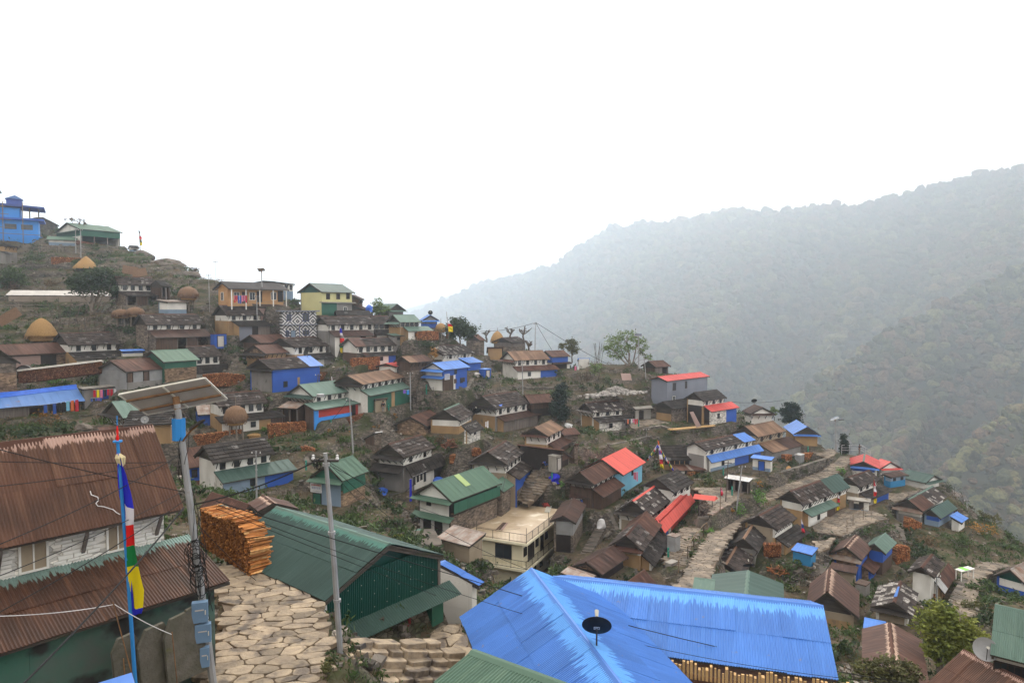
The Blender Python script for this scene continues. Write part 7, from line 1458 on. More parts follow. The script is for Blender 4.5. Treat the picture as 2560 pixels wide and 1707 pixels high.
for q in(('thin steel pole on the left of the orange lodge','2:180,195','2:193,620',115,.07),('tall thin aerial mast behind the orange lodge','2:255,50','2:262,300',124,.04),('steel pole in front of the ochre walled slate house','2:705,430','2:712,855',105,.08),('left one of two steel poles below the hilltop green roof','1:822,570','1:825,845',147,.08),('brighter right one of two steel poles on the hilltop','1:877,580','1:880,890',144,.09),('tall steel pole in front of the red fronted house','6:1715,420','6:1760,1030',86,.09),('steel pole before the slate house with the blue and white front','6:697,990','6:705,1570',80,.08),('steel pole at the right end of the pale green veranda','3:285,830','3:290,1300',102,.08),('lone crest pole where the wires meet','3:1650,290','3:1643,590',137,.07),('steel pole in front of the white house with the tan roof','3:1505,710','3:1512,1075',116,.08),('steel pole left of the tall grey house','4:910,360','4:940,640',129,.07),('leaning steel pole beside the white roofed pavilion','8:1985,450','8:1910,960',87,.08),('dark wooden pole with a meter in the middle yard','8:1832,400','8:1800,850',90,.06,'bark'),('dark wooden pole behind the red fronted house roof','6:1375,150','6:1350,520',97,.08,'bark'),('short lamp pole at the end of the spur','13:1880,890','13:1880,990',103,.07),('pole above the tin awning of the slate house','14:1628,385','14:1630,640',66,.06),('thin aerial pole over the yellow planks','4:940,1180','4:940,1270',107,.05)):pole(*q)
o,T2=pole('near steel pole with a tangle of wires at its top','0:813,1132','11:1232,1530',22.5,.085,'steel',True,collars=4)
mb=MB()
for k in range(5):
 c=T2+np.array([R.uniform(-.5,-.1),R.uniform(-.2,.2),R.uniform(-.55,-.15)]);r=R.uniform(.1,.2);ax=R.uniform(0,6);mb.tube([c+r*np.array([math.cos(a)*math.cos(ax),math.cos(a)*math.sin(ax),math.sin(a)])-at('11:1232,1530',22.5)for a in np.linspace(0,6.3,14)],.014,4)
mb.build('wire_coils',M['black'],o,kind='stuff')
# solar street lamps
def solar(label,st_,sb,d,quad,dq,arm):
 P=at(sb,d);T_=ray(px(st_)[0])*d;tp=T_-P;o=thing('solar_lamp',label,'street lamp',tuple(P),0,'solar street lamps');r=.09
 MB().tube([(0,0,-.8),tuple(tp)],[r*1.3,r],8).build('pole_shaft',M['steel'],o)
 Q=[ray(p)*k-P for p,k in zip(px(quad),dq)];n=np.cross(Q[1]-Q[0],Q[3]-Q[0]);n/=np.linalg.norm(n);n=n if n[2]>0 else-n
 pn=MB();pn.hexa([q-n*.02 for q in Q],[q+n*.02 for q in Q]);p_=pn.build('solar_panel',M['cell'],o);c=sum(Q)/4
 MB().hexa([c+(q-c)*.97-n*.045 for q in Q],[c+(q-c)*.97-n*.021 for q in Q]).build('back_sheet',M['panelback'],p_)
 for a,b in((0,1),(1,2),(2,3),(3,0)):MB().tube([tuple(Q[a]-n*.02),tuple(Q[b]-n*.02)],.035,4).build('frame',M['alu'],p_)
 MB().tube([tuple((Q[0]+Q[1])/2-n*.06),tuple((Q[2]+Q[3])/2-n*.06)],.03,4).build('frame',M['alu'],p_)
 for t in(.25,.72):MB().tube([tuple(Q[0]*(1-t)+Q[3]*t-n*.09),tuple(Q[1]*(1-t)+Q[2]*t-n*.09)],.035,4).build('cross_bar',M['rusty'],p_)
 MB().tube([tuple(tp*.98),tuple(c-n*.05)],.1,8).build('panel_mount',M['rusty'],o)
 return o,P,tp,Q,n
o,P,tp,Q,n=solar('near solar street lamp with two panels and a blue battery box on a concrete pole','0:443,1010','0:540,1707',19.6,'0:297,985;512,944;567,996;368,1034',[18.9,19.8,20.6,19.7],0)
a=ray((447,1072))*19.6-P
mb=MB()
for k in range(8):an=k*math.pi/4;mb.v+=[(a[0]+.19*math.cos(an),a[1]+.19*math.sin(an),a[2]-.32),(a[0]+.19*math.cos(an),a[1]+.19*math.sin(an),a[2]+.30)]
mb.f=[(2*k,2*((k+1)%8),2*((k+1)%8)+1,2*k+1)for k in range(8)]+[tuple(range(1,16,2)),tuple(range(0,16,2))[::-1]]
mb.build('battery_box',M['b_can'],o);
b0=ray((455,1105))*19.6-P;b1=ray((478,1075))*19.2-P;b2=ray((508,1052))*19.0-P
MB().tube([tuple(b0),tuple(b1),tuple((b1+b2)/2)],.03,6).build('lamp_arm',M['rusty'],o);u=(b2-b1)/np.linalg.norm(b2-b1);w=np.array([-u[1],u[0],0])
MB().hexa([b1-w*.1,b2-w*.1,b2+w*.1,b1+w*.1],[b1-w*.08+up(.09),b2-w*.06+up(.05),b2+w*.06+up(.05),b1+w*.08+up(.09)]).build('lamp_head',M['iron'],o)
for k,(q,w_,h_)in enumerate((((500,1528),.42,.58),((508,1580),.42,.52),((512,1640),.24,.56))):
 c=ray(q)*19.3-P;mb=MB();mb.box(-w_/2,w_/2,-.1,.1,-h_/2,h_/2);bx=mb.build('meter_box',M['b_box'],o,loc=tuple(c));bx.rotation_euler=(0,0,.35);MB().box(w_*.32,w_*.38,-.125,-.1,-.06,.06).build('latch',M['alu'],bx);MB().box(-w_*.3,w_*.25,-.106,-.1,h_*.1,h_*.16).build('label_plate',M['plastic'],bx)
mb=MB()
for k in range(34):
 z=R.uniform(.34,.50)if k<16 else R.uniform(.12,.95);c=tp*z;r=R.uniform(.16,.34)if k<16 else.17;ax=R.uniform(0,6)
 if k<16:mb.tube([c+np.array([r*math.cos(t)*math.cos(ax),r*math.cos(t)*math.sin(ax)-.15,r*1.2*math.sin(t)])for t in np.linspace(0,6.3,14)],.011,4)
 else:a0,l=R.uniform(0,6.3),R.uniform(.1,.3);mb.tube([tp*min(.96,z+l*t)+np.array([.17*math.cos(a0+2*t),.17*math.sin(a0+2*t),0])+NR.normal(size=3)*.03 for t in np.linspace(0,1,7)],.010,4)
mb.build('cable_tangle',M['black'],o,kind='stuff')
P1,TP1=P,tp
solar('solar lamp standing behind the orange lodge roof','2:757,180','2:762,330',121,'2:708,135;778,128;800,158;728,170',[120.5,121,121.8,121.3],0)
solar('solar lamp beside the large spreading green tree','4:855,175','4:860,480',131,'4:812,146;892,149;892,176;812,173',[131.4,131.4,130.6,130.6],0)
o,P,tp,Q,n=solar('solar lamp at the viewpoint end of the stone lane','13:788,235','13:800,560',118,'13:748,225;808,200;822,212;762,235',[118.5,119,117.6,117.2],0)
q=ray(px('13:838,228')[0])*118-P;MB().box(q[0]-.45,q[0]+.45,q[1]-.15,q[1]+.15,q[2]-.05,q[2]+.05).build('lamp_head',M['iron'],o);MB().tube([tuple(tp*.96),tuple(q)],.04,4).build('lamp_arm',M['steel'],o)
def wire(label,a,b,sag,r=.011,m='black',n=14):
 a,b=np.array(a),np.array(b);o=thing('power_cable',label,'cable',tuple(a),0,'cables over the village');MB().tube([(b-a)*t-up(4*sag*t*(1-t))for t in np.linspace(0,1,n)],r,5).build('cable',M[m],o)
W=lambda x,y,d:ray((x,y))*d
for i,q in enumerate(((W(-30,1116,15),W(478,1232,19.8),.05,.012,'upper thin cable crossing the near brown roof to the pole'),(W(-30,1153,15),W(425,1155,19.8),.03,.010,'level cable over the near brown roof'),(W(-30,1218,14),W(410,1155,19.8),.05,.010,'rising thin cable over the near brown roof'),(W(-30,1372,13),W(452,1135,19.9),.12,.012,'long rising cable crossing the near brown roof'),(W(55,1712,12),W(460,1268,19.8),.12,.022,'thick slanting cable in front of the prayer flag'),(W(-30,1545,13),W(470,1245,19.8),.1,.012,'cable passing under the eave of the near brown house'),(W(-30,1450,13),W(452,1230,19.8),.1,.010,'cable ending at the black clamp beside the pole'),(W(478,1262,20),T2-up(.1),.18,.024,'thick cable sagging between the two near poles'),(W(540,1252,20),W(1180,1450,26),.05,.016,'doubled cable from the near pole over the green hall'),(W(1180,1450,26),W(2600,1752,24),.55,.016,'doubled cable running on across both blue roofs'),(W(545,1262,20),W(1200,1500,25),.1,.010,'lower thin cable over the green hall gable'),(W(1200,1500,25),W(2300,1712,22),.5,.010,'lower thin cable across the blue roofs'),(W(540,1270,20),W(1090,1488,25),.02,.010,'lowest thin cable over the hall roof'),(T2-up(.2),W(1330,1427,29),.3,.010,'cable from the near steel pole to the blue roof tip'),(W(1330,1427,29),W(2080,1700,26),.5,.012,'cable along the right blue roof'),(T2-up(.25),W(1110,1390,30),.2,.009,'cable from the near steel pole down past the hall gable'),(T2-up(.3),W(970,1290,60),.6,.012,'cable from the near steel pole to the railed yard'),(T2-up(.35),W(1300,1320,72),.9,.012,'cable from the near steel pole to the cream building'),(W(490,1305,19.9),W(640,1450,23),.08,.010,'short cable from the pole down over the wood stack'),(W(1339,806,137),W(1960,1000,190),6,.05,'valley wire going right from the crest pole'),(W(1339,806,137),W(1200,828,140),.5,.04,'crest wire going left from the pole'),(W(1339,806,137),W(1380,875,136),.1,.04,'guy wire of the crest pole'),(W(870,1000,86),W(700,1135,80),1.2,.03,'wire between the middle steel poles'),(W(1255,1230,70),W(1300,960,116),1.5,.03,'wire rising to the pole at the white house'))):
 wire(q[4],q[0],q[1],q[2],q[3])
wire('white rope tied between rusty rods by the prayer flag',W(-20,1540,13.5),W(285,1510,16.5),.06,.010,'cloth_white');wire('white rope end running down to the rod beside the slabs',W(287,1510,16.5),W(430,1585,17),.05,.010,'cloth_white')
for s0,s1,d,lab in(('10:1335,1530','10:1105,770',16.4,'long rusty steel rod leaning beside the flag pole'),('10:1745,1560','10:1685,1065',16.9,'rusty steel rod in front of the stone slabs'),('10:1225,1470','10:1210,1325',16.6,'short rusty rod between slabs and flag pole')):
 a,b=at(s0,d),at(s1,d);o=thing('steel_rod',lab,'rod',tuple(a),0,'rusty rods');MB().tube([(0,0,-.3),tuple(b-a)],.014,5).build('rod',M['rusty'],o)
wave=[(-.03,0),(0,.12)]
mb=MB();h=HS['z1'];pts=[on_slope(h,'9:%d,%d'%q)+up(.06)for q in((885,910),(895,945),(960,968),(965,1000),(940,1030),(960,1055),(1020,1062),(1070,1078),(1110,1090),(1140,1118),(1178,1138))];o=thing('rope','loose white rope lying on the near brown roof','rope',tuple(pts[0]));mb.tube([p-pts[0]for p in pts],.014,5);mb.build('rope',M['cloth_white'],o)
# ---------------------------------------------------------------- prayer flags
def flag(label,st_,sb,d,cols,side=.45,f0=.1,f1=.75,m='bamboo',r=.045):
 P=gat(sb,d);d=P[1];T_=ray(px(st_)[0])*d;tp=T_-P;o=thing('prayer_flag',label,'prayer flag',tuple(P),0,'prayer flags on poles');MB().tube([(0,0,-.6),tuple(tp)],[r*1.2,r*.7],6).build('flag_pole',M[m],o);n=len(cols)
 for k,c in enumerate(cols):
  a,b=1-f0-(f1-f0)*k/n,1-f0-(f1-f0)*(k+1)/n;mb=MB();m_=4
  for i in range(m_+1):
   t=a+(b-a)*i/m_;p=tp*t;w=side*(.35+.65*min(1,(1-f0-t)/(f1-f0)*2.2));mb.v+=[tuple(p),tuple(p+np.array([w*.5,-.12*math.sin(t*30),.0])),tuple(p+np.array([w,.1*math.sin(t*23+1),-.04]))]
  for i in range(m_):
   for j in range(2):q=i*3+j;mb.f.append((q,q+1,q+4,q+3))
  mb.build('cloth',M[c],o)
 return o
F5=['f_blue','f_white','f_red','f_green','f_yellow']
flag('five coloured prayer flag above the small slate lean-to in the middle left','2:1607,760','2:1612,1060',106,F5,.75,.08,.98)
flag('small prayer flag in front of the slate roof near the crest','2:2050,640','2:2075,845',114,['f_blue','f_red','f_white','f_green','f_yellow'],.5,.15,1.0)
flag('blue and white prayer flag at the corner of the painted house','2:1195,425','2:1200,600',117,['b_can','b_can','f_white','f_red'],.7,.35,1.0)
flag('thin faded prayer flag on the hilltop skyline','1:1508,580','1:1530,790',156,['c_black','f_white','f_red','leaf_olive','f_yellow'],.5,.05,.85)
flag('yellow prayer flag beside the round dark tree','3:680,170','3:705,400',121,['f_white','f_red','f_yellow','f_yellow'],.8,.45,.95)
flag('faded prayer flag rising over the green roof of the red fronted house','6:1510,140','6:1548,520',93,['f_white','c_purple','c_blue','f_yellow'],.35,.1,.98)
flag('tall prayer flag in the yard left of the slate house with the blue panel','13:1106,705','13:1105,930',97,['c_red','f_white','f_red','f_yellow'],.45,.1,.95)
flag('faded prayer flag hanging beside the pale green lean-to','13:812,828','13:793,985',92,['f_white','c_red','leaf_light','f_yellow'],.45,.1,.95)
flag('faded prayer flag beside the blue hut','13:503,1030','13:512,1250',78,['f_white','c_blue','c_red','leaf_light','leaf_light'],.4,.1,.95)
flag('pink strip flag in the yard before the red gate','8:1750,660','8:1742,960',87,['c_pink','c_red'],.3,.1,.4)
P=at('8:1100,540',95);T_=ray(px('8:1060,170')[0])*95;o=flag('centre prayer flag mast with bunting strings in the middle yard','8:1060,170','8:1100,540',95,['orange_cloth','f_white','c_purple','f_white','c_red','f_yellow'],.5,.02,.85)
for q,dd in(('8:890,440',96),('8:1248,490',93)):
 b=ray(px(q)[0])*dd-P;a=T_-P-up(.4);MB().tube([tuple(a),tuple(b)],.015,4).build('string',M['cloth_white'],o)
 for k in range(11):t=(k+.6)/11.5;c=a+(b-a)*t;w=(b-a)/np.linalg.norm(b-a)*.22;MB().add([c-w,c+w,c+w-up(.38),c-w-up(.38)],[(0,1,2,3)]).build('bunting_flag',M[F5[k%5]],o)
 # near blue flag pole
dF=17.4;Pb=W(339,1680,dF);Tp=W(294,1103,dF);o=thing('prayer_flag','near prayer flag in blue white red green and yellow on a bright blue pole','prayer flag',tuple(Pb),0,'prayer flags on poles')
MB().tube([(0,0,-.6),tuple((Tp-Pb)*.5),tuple(Tp-Pb)],[.05,.045,.04],8).build('flag_pole',M['b_can'],o);t3=Tp-Pb;MB().lathe([(.0,-.02),(.11,-.02),(.11,.02),(0,.02)],10,tuple(t3)).build('finial_plate',M['b_can'],o);MB().lathe([(.03,0),(.04,.10),(.02,.18),(.03,.24),(.012,.4),(0,.5)],8,tuple(t3)).build('finial',M['f_red'],o);MB().tube([tuple(t3+up(.3)),tuple(t3+up(.66))],.012,5).build('finial_tip',M['b_can'],o)
rag=MB();
for k in range(9):a=k*.7;rag.tube([tuple(t3-up(.30)),tuple(t3+np.array([.10*math.cos(a)+.06,.1*math.sin(a),-.42])),tuple(t3+np.array([.07*math.cos(a)+.09,.07*math.sin(a),-.56-.04*(k%3)]))],[.03,.028,.012],5)
rag.build('tied_rag',M['cream_rag'],o)
LE=[((293,1131),(298,1133)),((298,1200),(313,1165)),((301,1230),(325,1215)),((306,1257),(330,1240)),((311,1312),(334,1312)),((314,1366),(339,1362)),((320,1415),(348,1414)),((326,1470),(359,1474)),((329,1520),(354,1521)),((331,1536),(352,1533))]
rows=[]
ts=[0,1,2,2.85,3.1,4,5,6,7,8,9]
LE=[((293,1131),(296,1133)),((297,1190),(318,1185)),((300,1240),(327,1232)),((304,1256),(332,1273)),((311,1312),(333,1312)),((315,1365),(339,1363)),((320,1415),(348,1414)),((325,1470),(359,1475)),((329,1520),(355,1520)),((331,1536),(353,1534))]
def frow(k):l,r=LE[k];return W(*l,dF)-Pb,W(*r,dF-.05)-Pb
for c,a,b in(('f_blue',0,3),('f_white',3,4),('f_red',4,5),('f_green',5,6),('f_yellow',6,8),('f_blue',8,9)):
 mb=MB();n=0
 for k in range(a,b+1):
  for q in((0,.5)if k<b else(0,)):
   l0,r0=frow(k);l1,r1=frow(min(k+1,9));l=l0*(1-q)+l1*q;r=r0*(1-q)+r1*q
   for j in range(6):t=j/5;mb.v.append(tuple(l*(1-t)+r*t+np.array([0,-.05*math.sin(t*7+k*1.3+q),0])))
   n+=1
 for i in range(n-1):
  for j in range(5):q=i*6+j;mb.f.append((q,q+1,q+7,q+6))
 mb.build('cloth',M[c],o,smooth=True)
mb=MB();
for k in range(9):l,r=frow(k);l2,_=frow(k+1);mb.hexa([l-[.02,.0,0],l+[.055,.0,0],l+[.055,.03,0],l-[.02,-.03,0]],[l2-[.02,0,0],l2+[.055,0,0],l2+[.055,.03,0],l2-[.02,-.03,0]])
mb.build('hem',M['f_blue'],o)
# ---------------------------------------------------------------- dishes
def dish(label,s,d,r,aim,mast=.9,m='black',logo=False):
 C_=at(s,d);aim=np.array(aim,float);aim/=np.linalg.norm(aim);o=thing('satellite_dish',label,'satellite dish',tuple(C_-up(mast)),0,'satellite dishes');e1=np.cross(aim,[0,0,1]);e1/=np.linalg.norm(e1);e2=np.cross(e1,aim);n=28;mb=MB();c0=np.array([0,0,mast])
 prof=[(0,0),(.35,.03),(.7,.11),(1,.22)]
 for lay in(0,.02):
  for(q,zz)in prof[1:]:mb.v+=[tuple(c0+r*q*(e1*math.cos(k*2*math.pi/n)+e2*math.sin(k*2*math.pi/n))+aim*(zz*r-lay))for k in range(n)]
 for lay in range(2):
  b=lay*3*n
  for i in range(2):
   for k in range(n):k2=(k+1)%n;mb.f.append((b+i*n+k,b+i*n+k2,b+(i+1)*n+k2,b+(i+1)*n+k))
  mb.f.append(tuple(b+k for k in range(n)))
 for k in range(n):k2=(k+1)%n;mb.f.append((2*n+k,2*n+k2,5*n+k2,5*n+k))
 bowl=mb.build('bowl',M[m],o)
 MB().tube([(0,0,-.1),(0,0,mast*.75),tuple(c0-aim*.06)],.03,6).build('mast',M['iron'],o);f=c0+aim*r*.95+e2*r*.15;MB().tube([tuple(c0-e2*r*.9+aim*.15*r),tuple(f)],.018,5).build('feed_arm',M['iron'],o);MB().tube([tuple(f-aim*.1),tuple(f+aim*.12)],[.05,.07],8).build('feed_horn',M['alu'],o)
 if logo:
  q=c0-aim*.03+e2*r*.12;s_=r*.2;off=lambda a,b,k:tuple(q+e1*a*s_+e2*b*s_-aim*k)
  MB().add([off(-1,-.8,.012),off(1,-.8,.012),off(1,.8,.012),off(-1,.8,.012)],[(0,1,2,3)]).build('emblem_plate',M['cloth_white'],bowl);g=MB()
  for a0,a1,b0,b1 in((-.7,-.5,-.5,.5),(-.5,.1,.3,.5),(-.5,.1,-.5,-.3),(-.1,.1,-.3,.1),(.3,.5,-.5,.5),(.5,.8,-.1,.1),(.6,.8,.1,.5),(.6,.8,-.5,-.1)):g.add([off(a0,b0,.017),off(a1,b0,.017),off(a1,b1,.017),off(a0,b1,.017)],[(0,1,2,3)])
  g.build('emblem',M['black'],bowl,kind='stuff')
dish('black satellite dish on a mast on the ridge of the near blue roof','12:1440,805',21.2,.47,(.1,.83,.55),.80,'black',True)
dish('grey satellite dish at the brown roof in the bottom right corner','14:2030,1000',33.5,.56,(-.35,-.85,.40),.5,'greymetal')
dish('small black dish on the ridge of the blue trimmed gable house','3:505,182',131,.45,(.1,-.9,.3),.6);dish('small black dish on the ridge of the brown roofed white pavilion','13:118,74',121,.5,(.1,.7,.7),.5);dish('black dish on the slate lean-to with the ochre strip','2:1255,1040',104,.75,(-.6,-.6,.4),.7)
dish('black dish beside the big slate house with the blue rag','3:1010,1258',104,.7,(-.2,.6,.7),.6);dish('black dish near the right eave of the rust ridged slate house','14:76,316',68.5,.6,(0,.55,.8),.4);dish('grey dish on the wall of the pale green hut','5:1575,1345',74,.4,(.5,-.8,.2),.4,'greymetal')
# ---------------------------------------------------------------- washing, people and small belongings
def wash(label,s0,s1,d0,d1,cols,sz=.5):
 a,b=at(s0,d0),at(s1,d1);o=thing('washing_line',label,'laundry',tuple(a),0,'washing hung out to dry');dv=b-a;MB().tube([(0,0,0),tuple(dv*.5-up(.06)),tuple(dv)],.012,4).build('line',M['cloth_white'],o);u=dv/np.linalg.norm(dv);n=len(cols);L_=np.linalg.norm(dv)
 for k,c in enumerate(cols):
  w=L_/n*.36;p=dv*((k+.5)/n)-up(.06);h_=sz*R.uniform(.8,1.4);e=np.array([0,-.025,0])
  MB().hexa([p-u*w-e-up(h_),p+u*w-e-up(h_),p+u*w+e-up(h_),p-u*w+e-up(h_)],[p-u*w*.9-e,p+u*w*.9-e,p+u*w*.9+e,p-u*w*.9+e]).build('garment',M[c],o)
wash('red blue and pink washing on the orange lodge veranda','2:455,428','2:600,425',108,109,['c_red','c_red','c_blue','c_blue','c_pink','c_pink','c_red'],1.0)
wash('washing with a yellow and a pink cloth under the concrete slab','5:1010,1020','5:1270,1005',89,91,['c_red','f_yellow','c_pink','c_black','c_red','c_red','cloth_white'],.8)
wash('row of dark washing under the concrete slab','5:985,1110','5:1110,1100',88.5,89,['c_blue','c_black','c_blue','c_purple','c_blue'],.35);wash('dark washing hanging inside the tarp roofed house','5:420,1190','5:860,1120',80.5,81,['c_black','c_blue','c_black','c_blue','c_black','c_black','skywall','orange_cloth','c_red'],1.0)
wash('pink blue and dark red washing under the long lean-to','6:610,675','6:975,610',91,95,['c_pink','c_blue','cloth_white','c_black','c_black','c_red','c_red','c_pink','c_red'],.6);wash('black trousers and coat hung at the white wall of the wrapped slate house','15:1200,1200','15:1420,1105',82,84,['c_black','c_black','c_black','c_black'],.9)
wash('long blue cloth hung at the corner of the wrapped slate house','15:1145,1235','15:1195,1225',81.5,81.8,['f_blue'],2.0);wash('violet and blue cloths on the pale green veranda','3:205,1020','3:280,1018',99,99.5,['c_purple','b_can'],.55);wash('white clothes on a line beside the dark slate lean-to','3:1100,1370','3:1140,1355',98,99,['cloth_white','cloth_white'],.8)
wash('colourful washing at the end of the speckled slate house','4:690,1080','4:850,1070',108,109.5,['c_black','c_black','orange_cloth','c_black','cloth_white','c_pink','c_red','c_red'],.7);wash('red clothes by the sky blue house','8:800,520','8:850,515',90,91,['c_red','c_red','c_pink'],.9);wash('small washing in front of the blue toilet','3:2070,760','3:2130,765',133,133.5,['c_pink','cloth_white'],.6)
def person(label,s,d,pose,shirt,trousers,face):
 P=gat(s,d);o=thing('person',label,'person',tuple(P),face,'people');
 def skin(name,J,E,m):
  me=bpy.data.meshes.new(name);me.from_pydata([j[0]for j in J],E,[]);me.materials.append(m);ob=inst(name,me,o);md=ob.modifiers.new('skin','SKIN');md.use_smooth_shade=True
  for k,j in enumerate(J):me.skin_vertices[0].data[k].radius=(j[1],j[1])
  me.skin_vertices[0].data[0].use_root=True;sd=ob.modifiers.new('sub','SUBSURF');sd.levels=1;sd.render_levels=1
 b=1.0 if pose=='bend' else 0.0;f=lambda x,y,z:(x,y,z)
 sh=(0,-.42,1.05)if b else(0,0,1.38);ck=(0,-.2,1.0)if b else(0,.01,1.15);hd=(0,-.62,.98)if b else(0,-.01,1.60);nk=(0,-.50,1.04)if b else(0,0,1.46)
 hl=((-.22,-.6,.55),(.22,-.6,.55))if b else(((-.12,-.3,1.42),(.12,-.3,1.45))if pose=='photo' else((-.27,-.02,.82),(.27,-.06,.84)))
 el=((-.25,-.5,.8),(.25,-.5,.8))if b else(((-.26,-.14,1.16),(.26,-.14,1.18))if pose=='photo' else((-.26,.03,1.1),(.26,.03,1.1)))
 J=[((0,0,.92),.13),(ck,.125),(sh,.13),(nk,.055),(hd,.10),((hd[0],hd[1],hd[2]+.1),.085)];E=[(0,1),(1,2),(2,3),(3,4),(4,5)]
 for i,sx in enumerate((-1,1)):
  k=len(J);sp=(sx*.18,sh[1],sh[2]);J+=[(sp,.06),(el[i],.045),(hl[i],.032),(tuple(np.array(hl[i])+(0,-.03,-.08)),.035),(tuple(np.array(hl[i])+(sx*-.03,-.06,-.13)),.018)];E+=[(2,k),(k,k+1),(k+1,k+2),(k+2,k+3),(k+3,k+4)]
  k=len(J);J+=[((sx*.09,0,.86),.09),((sx*.10,-.02,.48),.065),((sx*.10,.02,.09),.045),((sx*.11,-.14,.03),.04)];E+=[(0,k),(k,k+1),(k+1,k+2),(k+2,k+3)]
 skin('body',J,E,M['skin'])
 J2=[((0,0,.90),.145),(ck,.145),(sh,.15)];E2=[(0,1),(1,2)]
 for i,sx in enumerate((-1,1)):k=len(J2);J2+=[((sx*.18,sh[1],sh[2]),.075),(el[i],.06),(tuple(np.array(el[i])*.15+np.array(hl[i])*.85),.045)];E2+=[(2,k),(k,k+1),(k+1,k+2)]
 skin('jacket',J2,E2,M[shirt]);J3=[((0,0,.88),.14)];E3=[]
 for sx in(-1,1):k=len(J3);J3+=[((sx*.09,0,.80),.105),((sx*.10,-.02,.48),.08),((sx*.10,.02,.12),.062)];E3+=[(0,k),(k,k+1),(k+1,k+2)]
 skin('trousers',J3,E3,M[trousers]);MB().lathe([(.0,.13),(.07,.115),(.108,.04),(.112,-.02),(.09,-.07)],10,(hd[0],hd[1]+.025,hd[2]+.05)).build('hair',M['black'],o,smooth=True)
person('person in a black jacket and grey trousers standing by the weathered wood stack','6:2083,572',104,'stand','c_black','grey',math.radians(200));person('person in dark clothes at the white viewpoint railing raising both hands','13:988,512',119,'photo','c_black','woodgrey',math.radians(30));person('person in a blue top bending over at the head of the paved lane','7:1728,668',91,'bend','c_blue','c_black',math.radians(60));person('person in a dark top bending by the firewood under the brown and slate house','13:1415,1085',96,'bend','c_black','c_black',math.radians(-20))
def lump(label,s,rx,ry,m,d=None,name='tarpaulin',cat='tarpaulin',fl=.9):
 P=gat(s,d);k=TL[int(s.split(':')[0])][2]*P[1]/FPX;o=thing(name,label,cat,tuple(P),R.uniform(0,3));mb=MB();n=9;a,b=rx*k,ry*k*1.5
 mb.lathe([(a*1.05,-.3),(a,0),(a*.9,b*.5),(a*.6,b*.85),(a*.25,b),(0,b)],n,(0,0,0),.30,R);mb.build('cover',M[m],o)
for q in(('violet blue tarpaulin over a heap beside the lane steps','7:1858,785',62,50,'f_blue',86),('bright blue tarpaulin behind the large green roofed house','7:585,800',65,36,'tarp',84),('blue tarpaulin over goods left of the wrapped slate house','15:720,1440',90,48,'tarp',80),('white sheeted bundle at the head of the dark stair','8:450,1100',45,48,'cloth_white',78),('purple chequered cover over a wood heap on the spur','13:1400,715',48,20,'c_purple',112),('pale plastic sheet over goods on the blue house terrace','3:1010,862',42,22,'plastic',120),('blue tarpaulin heaped on the small concrete hut','4:915,975',58,20,'tarp',117.5),('blue plastic water tank beside the crest tree','2:1930,590',35,40,'tarp',128),('white sheet on the track above the tan roofed house','3:1990,1420',60,24,'cloth_white',104),('pale rag heap on the rusty lane shed','7:1990,205',45,20,'plastic',103),('straw heap behind the crosswise wood stack','6:670,830',75,22,'hay',90),('tan rock beside the small wood pile','13:402,650',24,26,'orange',106)):lump(q[0],q[1],q[2],q[3],q[4],q[5],*(('straw_heap','straw')if 'straw' in q[0]else('boulder','rock')if 'rock' in q[0]else('water_tank','tank')if 'tank' in q[0]else('tarpaulin','tarpaulin')))
def cube(label,s,w,h_,dp,m,d,name,cat,lid=None,rz=.8):
 P=gat(s,d);o=thing(name,label,cat,tuple(P),rz);MB().box(-w/2,w/2,-dp/2,dp/2,-.3,h_).build('body',M[m],o)
 if lid:MB().box(-w/2-.06,w/2+.06,-dp/2-.06,dp/2+.06,h_+.003,h_+.1).build('lid',M[lid],o)
 if name=='cubicle':door(o,0,-dp/2-.01,0,w*.5,h_*.85,-1,'plastic')
for q in(('blue cubicle with a rusty lid at the end of the large slate house','2:290,985',1.9,2.0,1.6,'bluewall',106,'cubicle','cubicle','rust'),('small blue cubicle on the terrace of the blue and white house','3:1100,880',1.6,1.4,1.4,'bluewall',121,'cubicle','cubicle','blue'),('grey concrete cubicle at the head of the paved lane','7:1868,660',1.5,1.8,1.2,'concrete',89,'cubicle','cubicle','concrete'),('grey metal bin beside the dark slate lean-to and the path','8:1238,1380',1.0,1.7,1.0,'greymetal',71,'storage_bin','bin','mixed'),('grey bin heaped with pots above the tan ridged roof','14:1015,540',1.4,1.1,1.0,'grey',66,'storage_bin','bin','wood'),('stone water basin beside the lower path','8:1215,1530',1.3,.35,.8,'concrete',70,'water_basin','basin',None),('blue oil drum cabinet next to the narrow wood pile','13:492,590',1.6,1.5,1.0,'greymetal',108,'storage_bin','bin','tin'),('green crate by the big white house wall','7:372,1365',.8,.4,.5,'greenmetal',75,'crate','crate',None)):cube(*q)
Q=[W(240,1752,12),W(340,1716,12.6),W(329,1680,13.4),W(245,1706,13)];o=thing('metal_sheet','blue sheet metal corner at the bottom left edge','metal sheet',tuple(Q[0]));MB().hexa([q-Q[0]-up(.03)for q in Q],[q-Q[0]for q in Q]).build('sheet',M['blue'],o)
P=at('14:1860,395',75);o=thing('table','white table with a green cloth beside the wet footpath','table',tuple(P),.4);MB().box(-1.1,1.1,-.4,.4,.75,.83).build('table_top',M['clean'],o);MB().box(-.5,.2,-.42,.42,.834,.86).build('cloth',M['c_lime'],o)
for a,b in((-1,-.3),(1,-.3),(1,.3),(-1,.3)):MB().box(a-.04,a+.04,b-.04,b+.04,-.3,.748).build('leg',M['clean'],o)
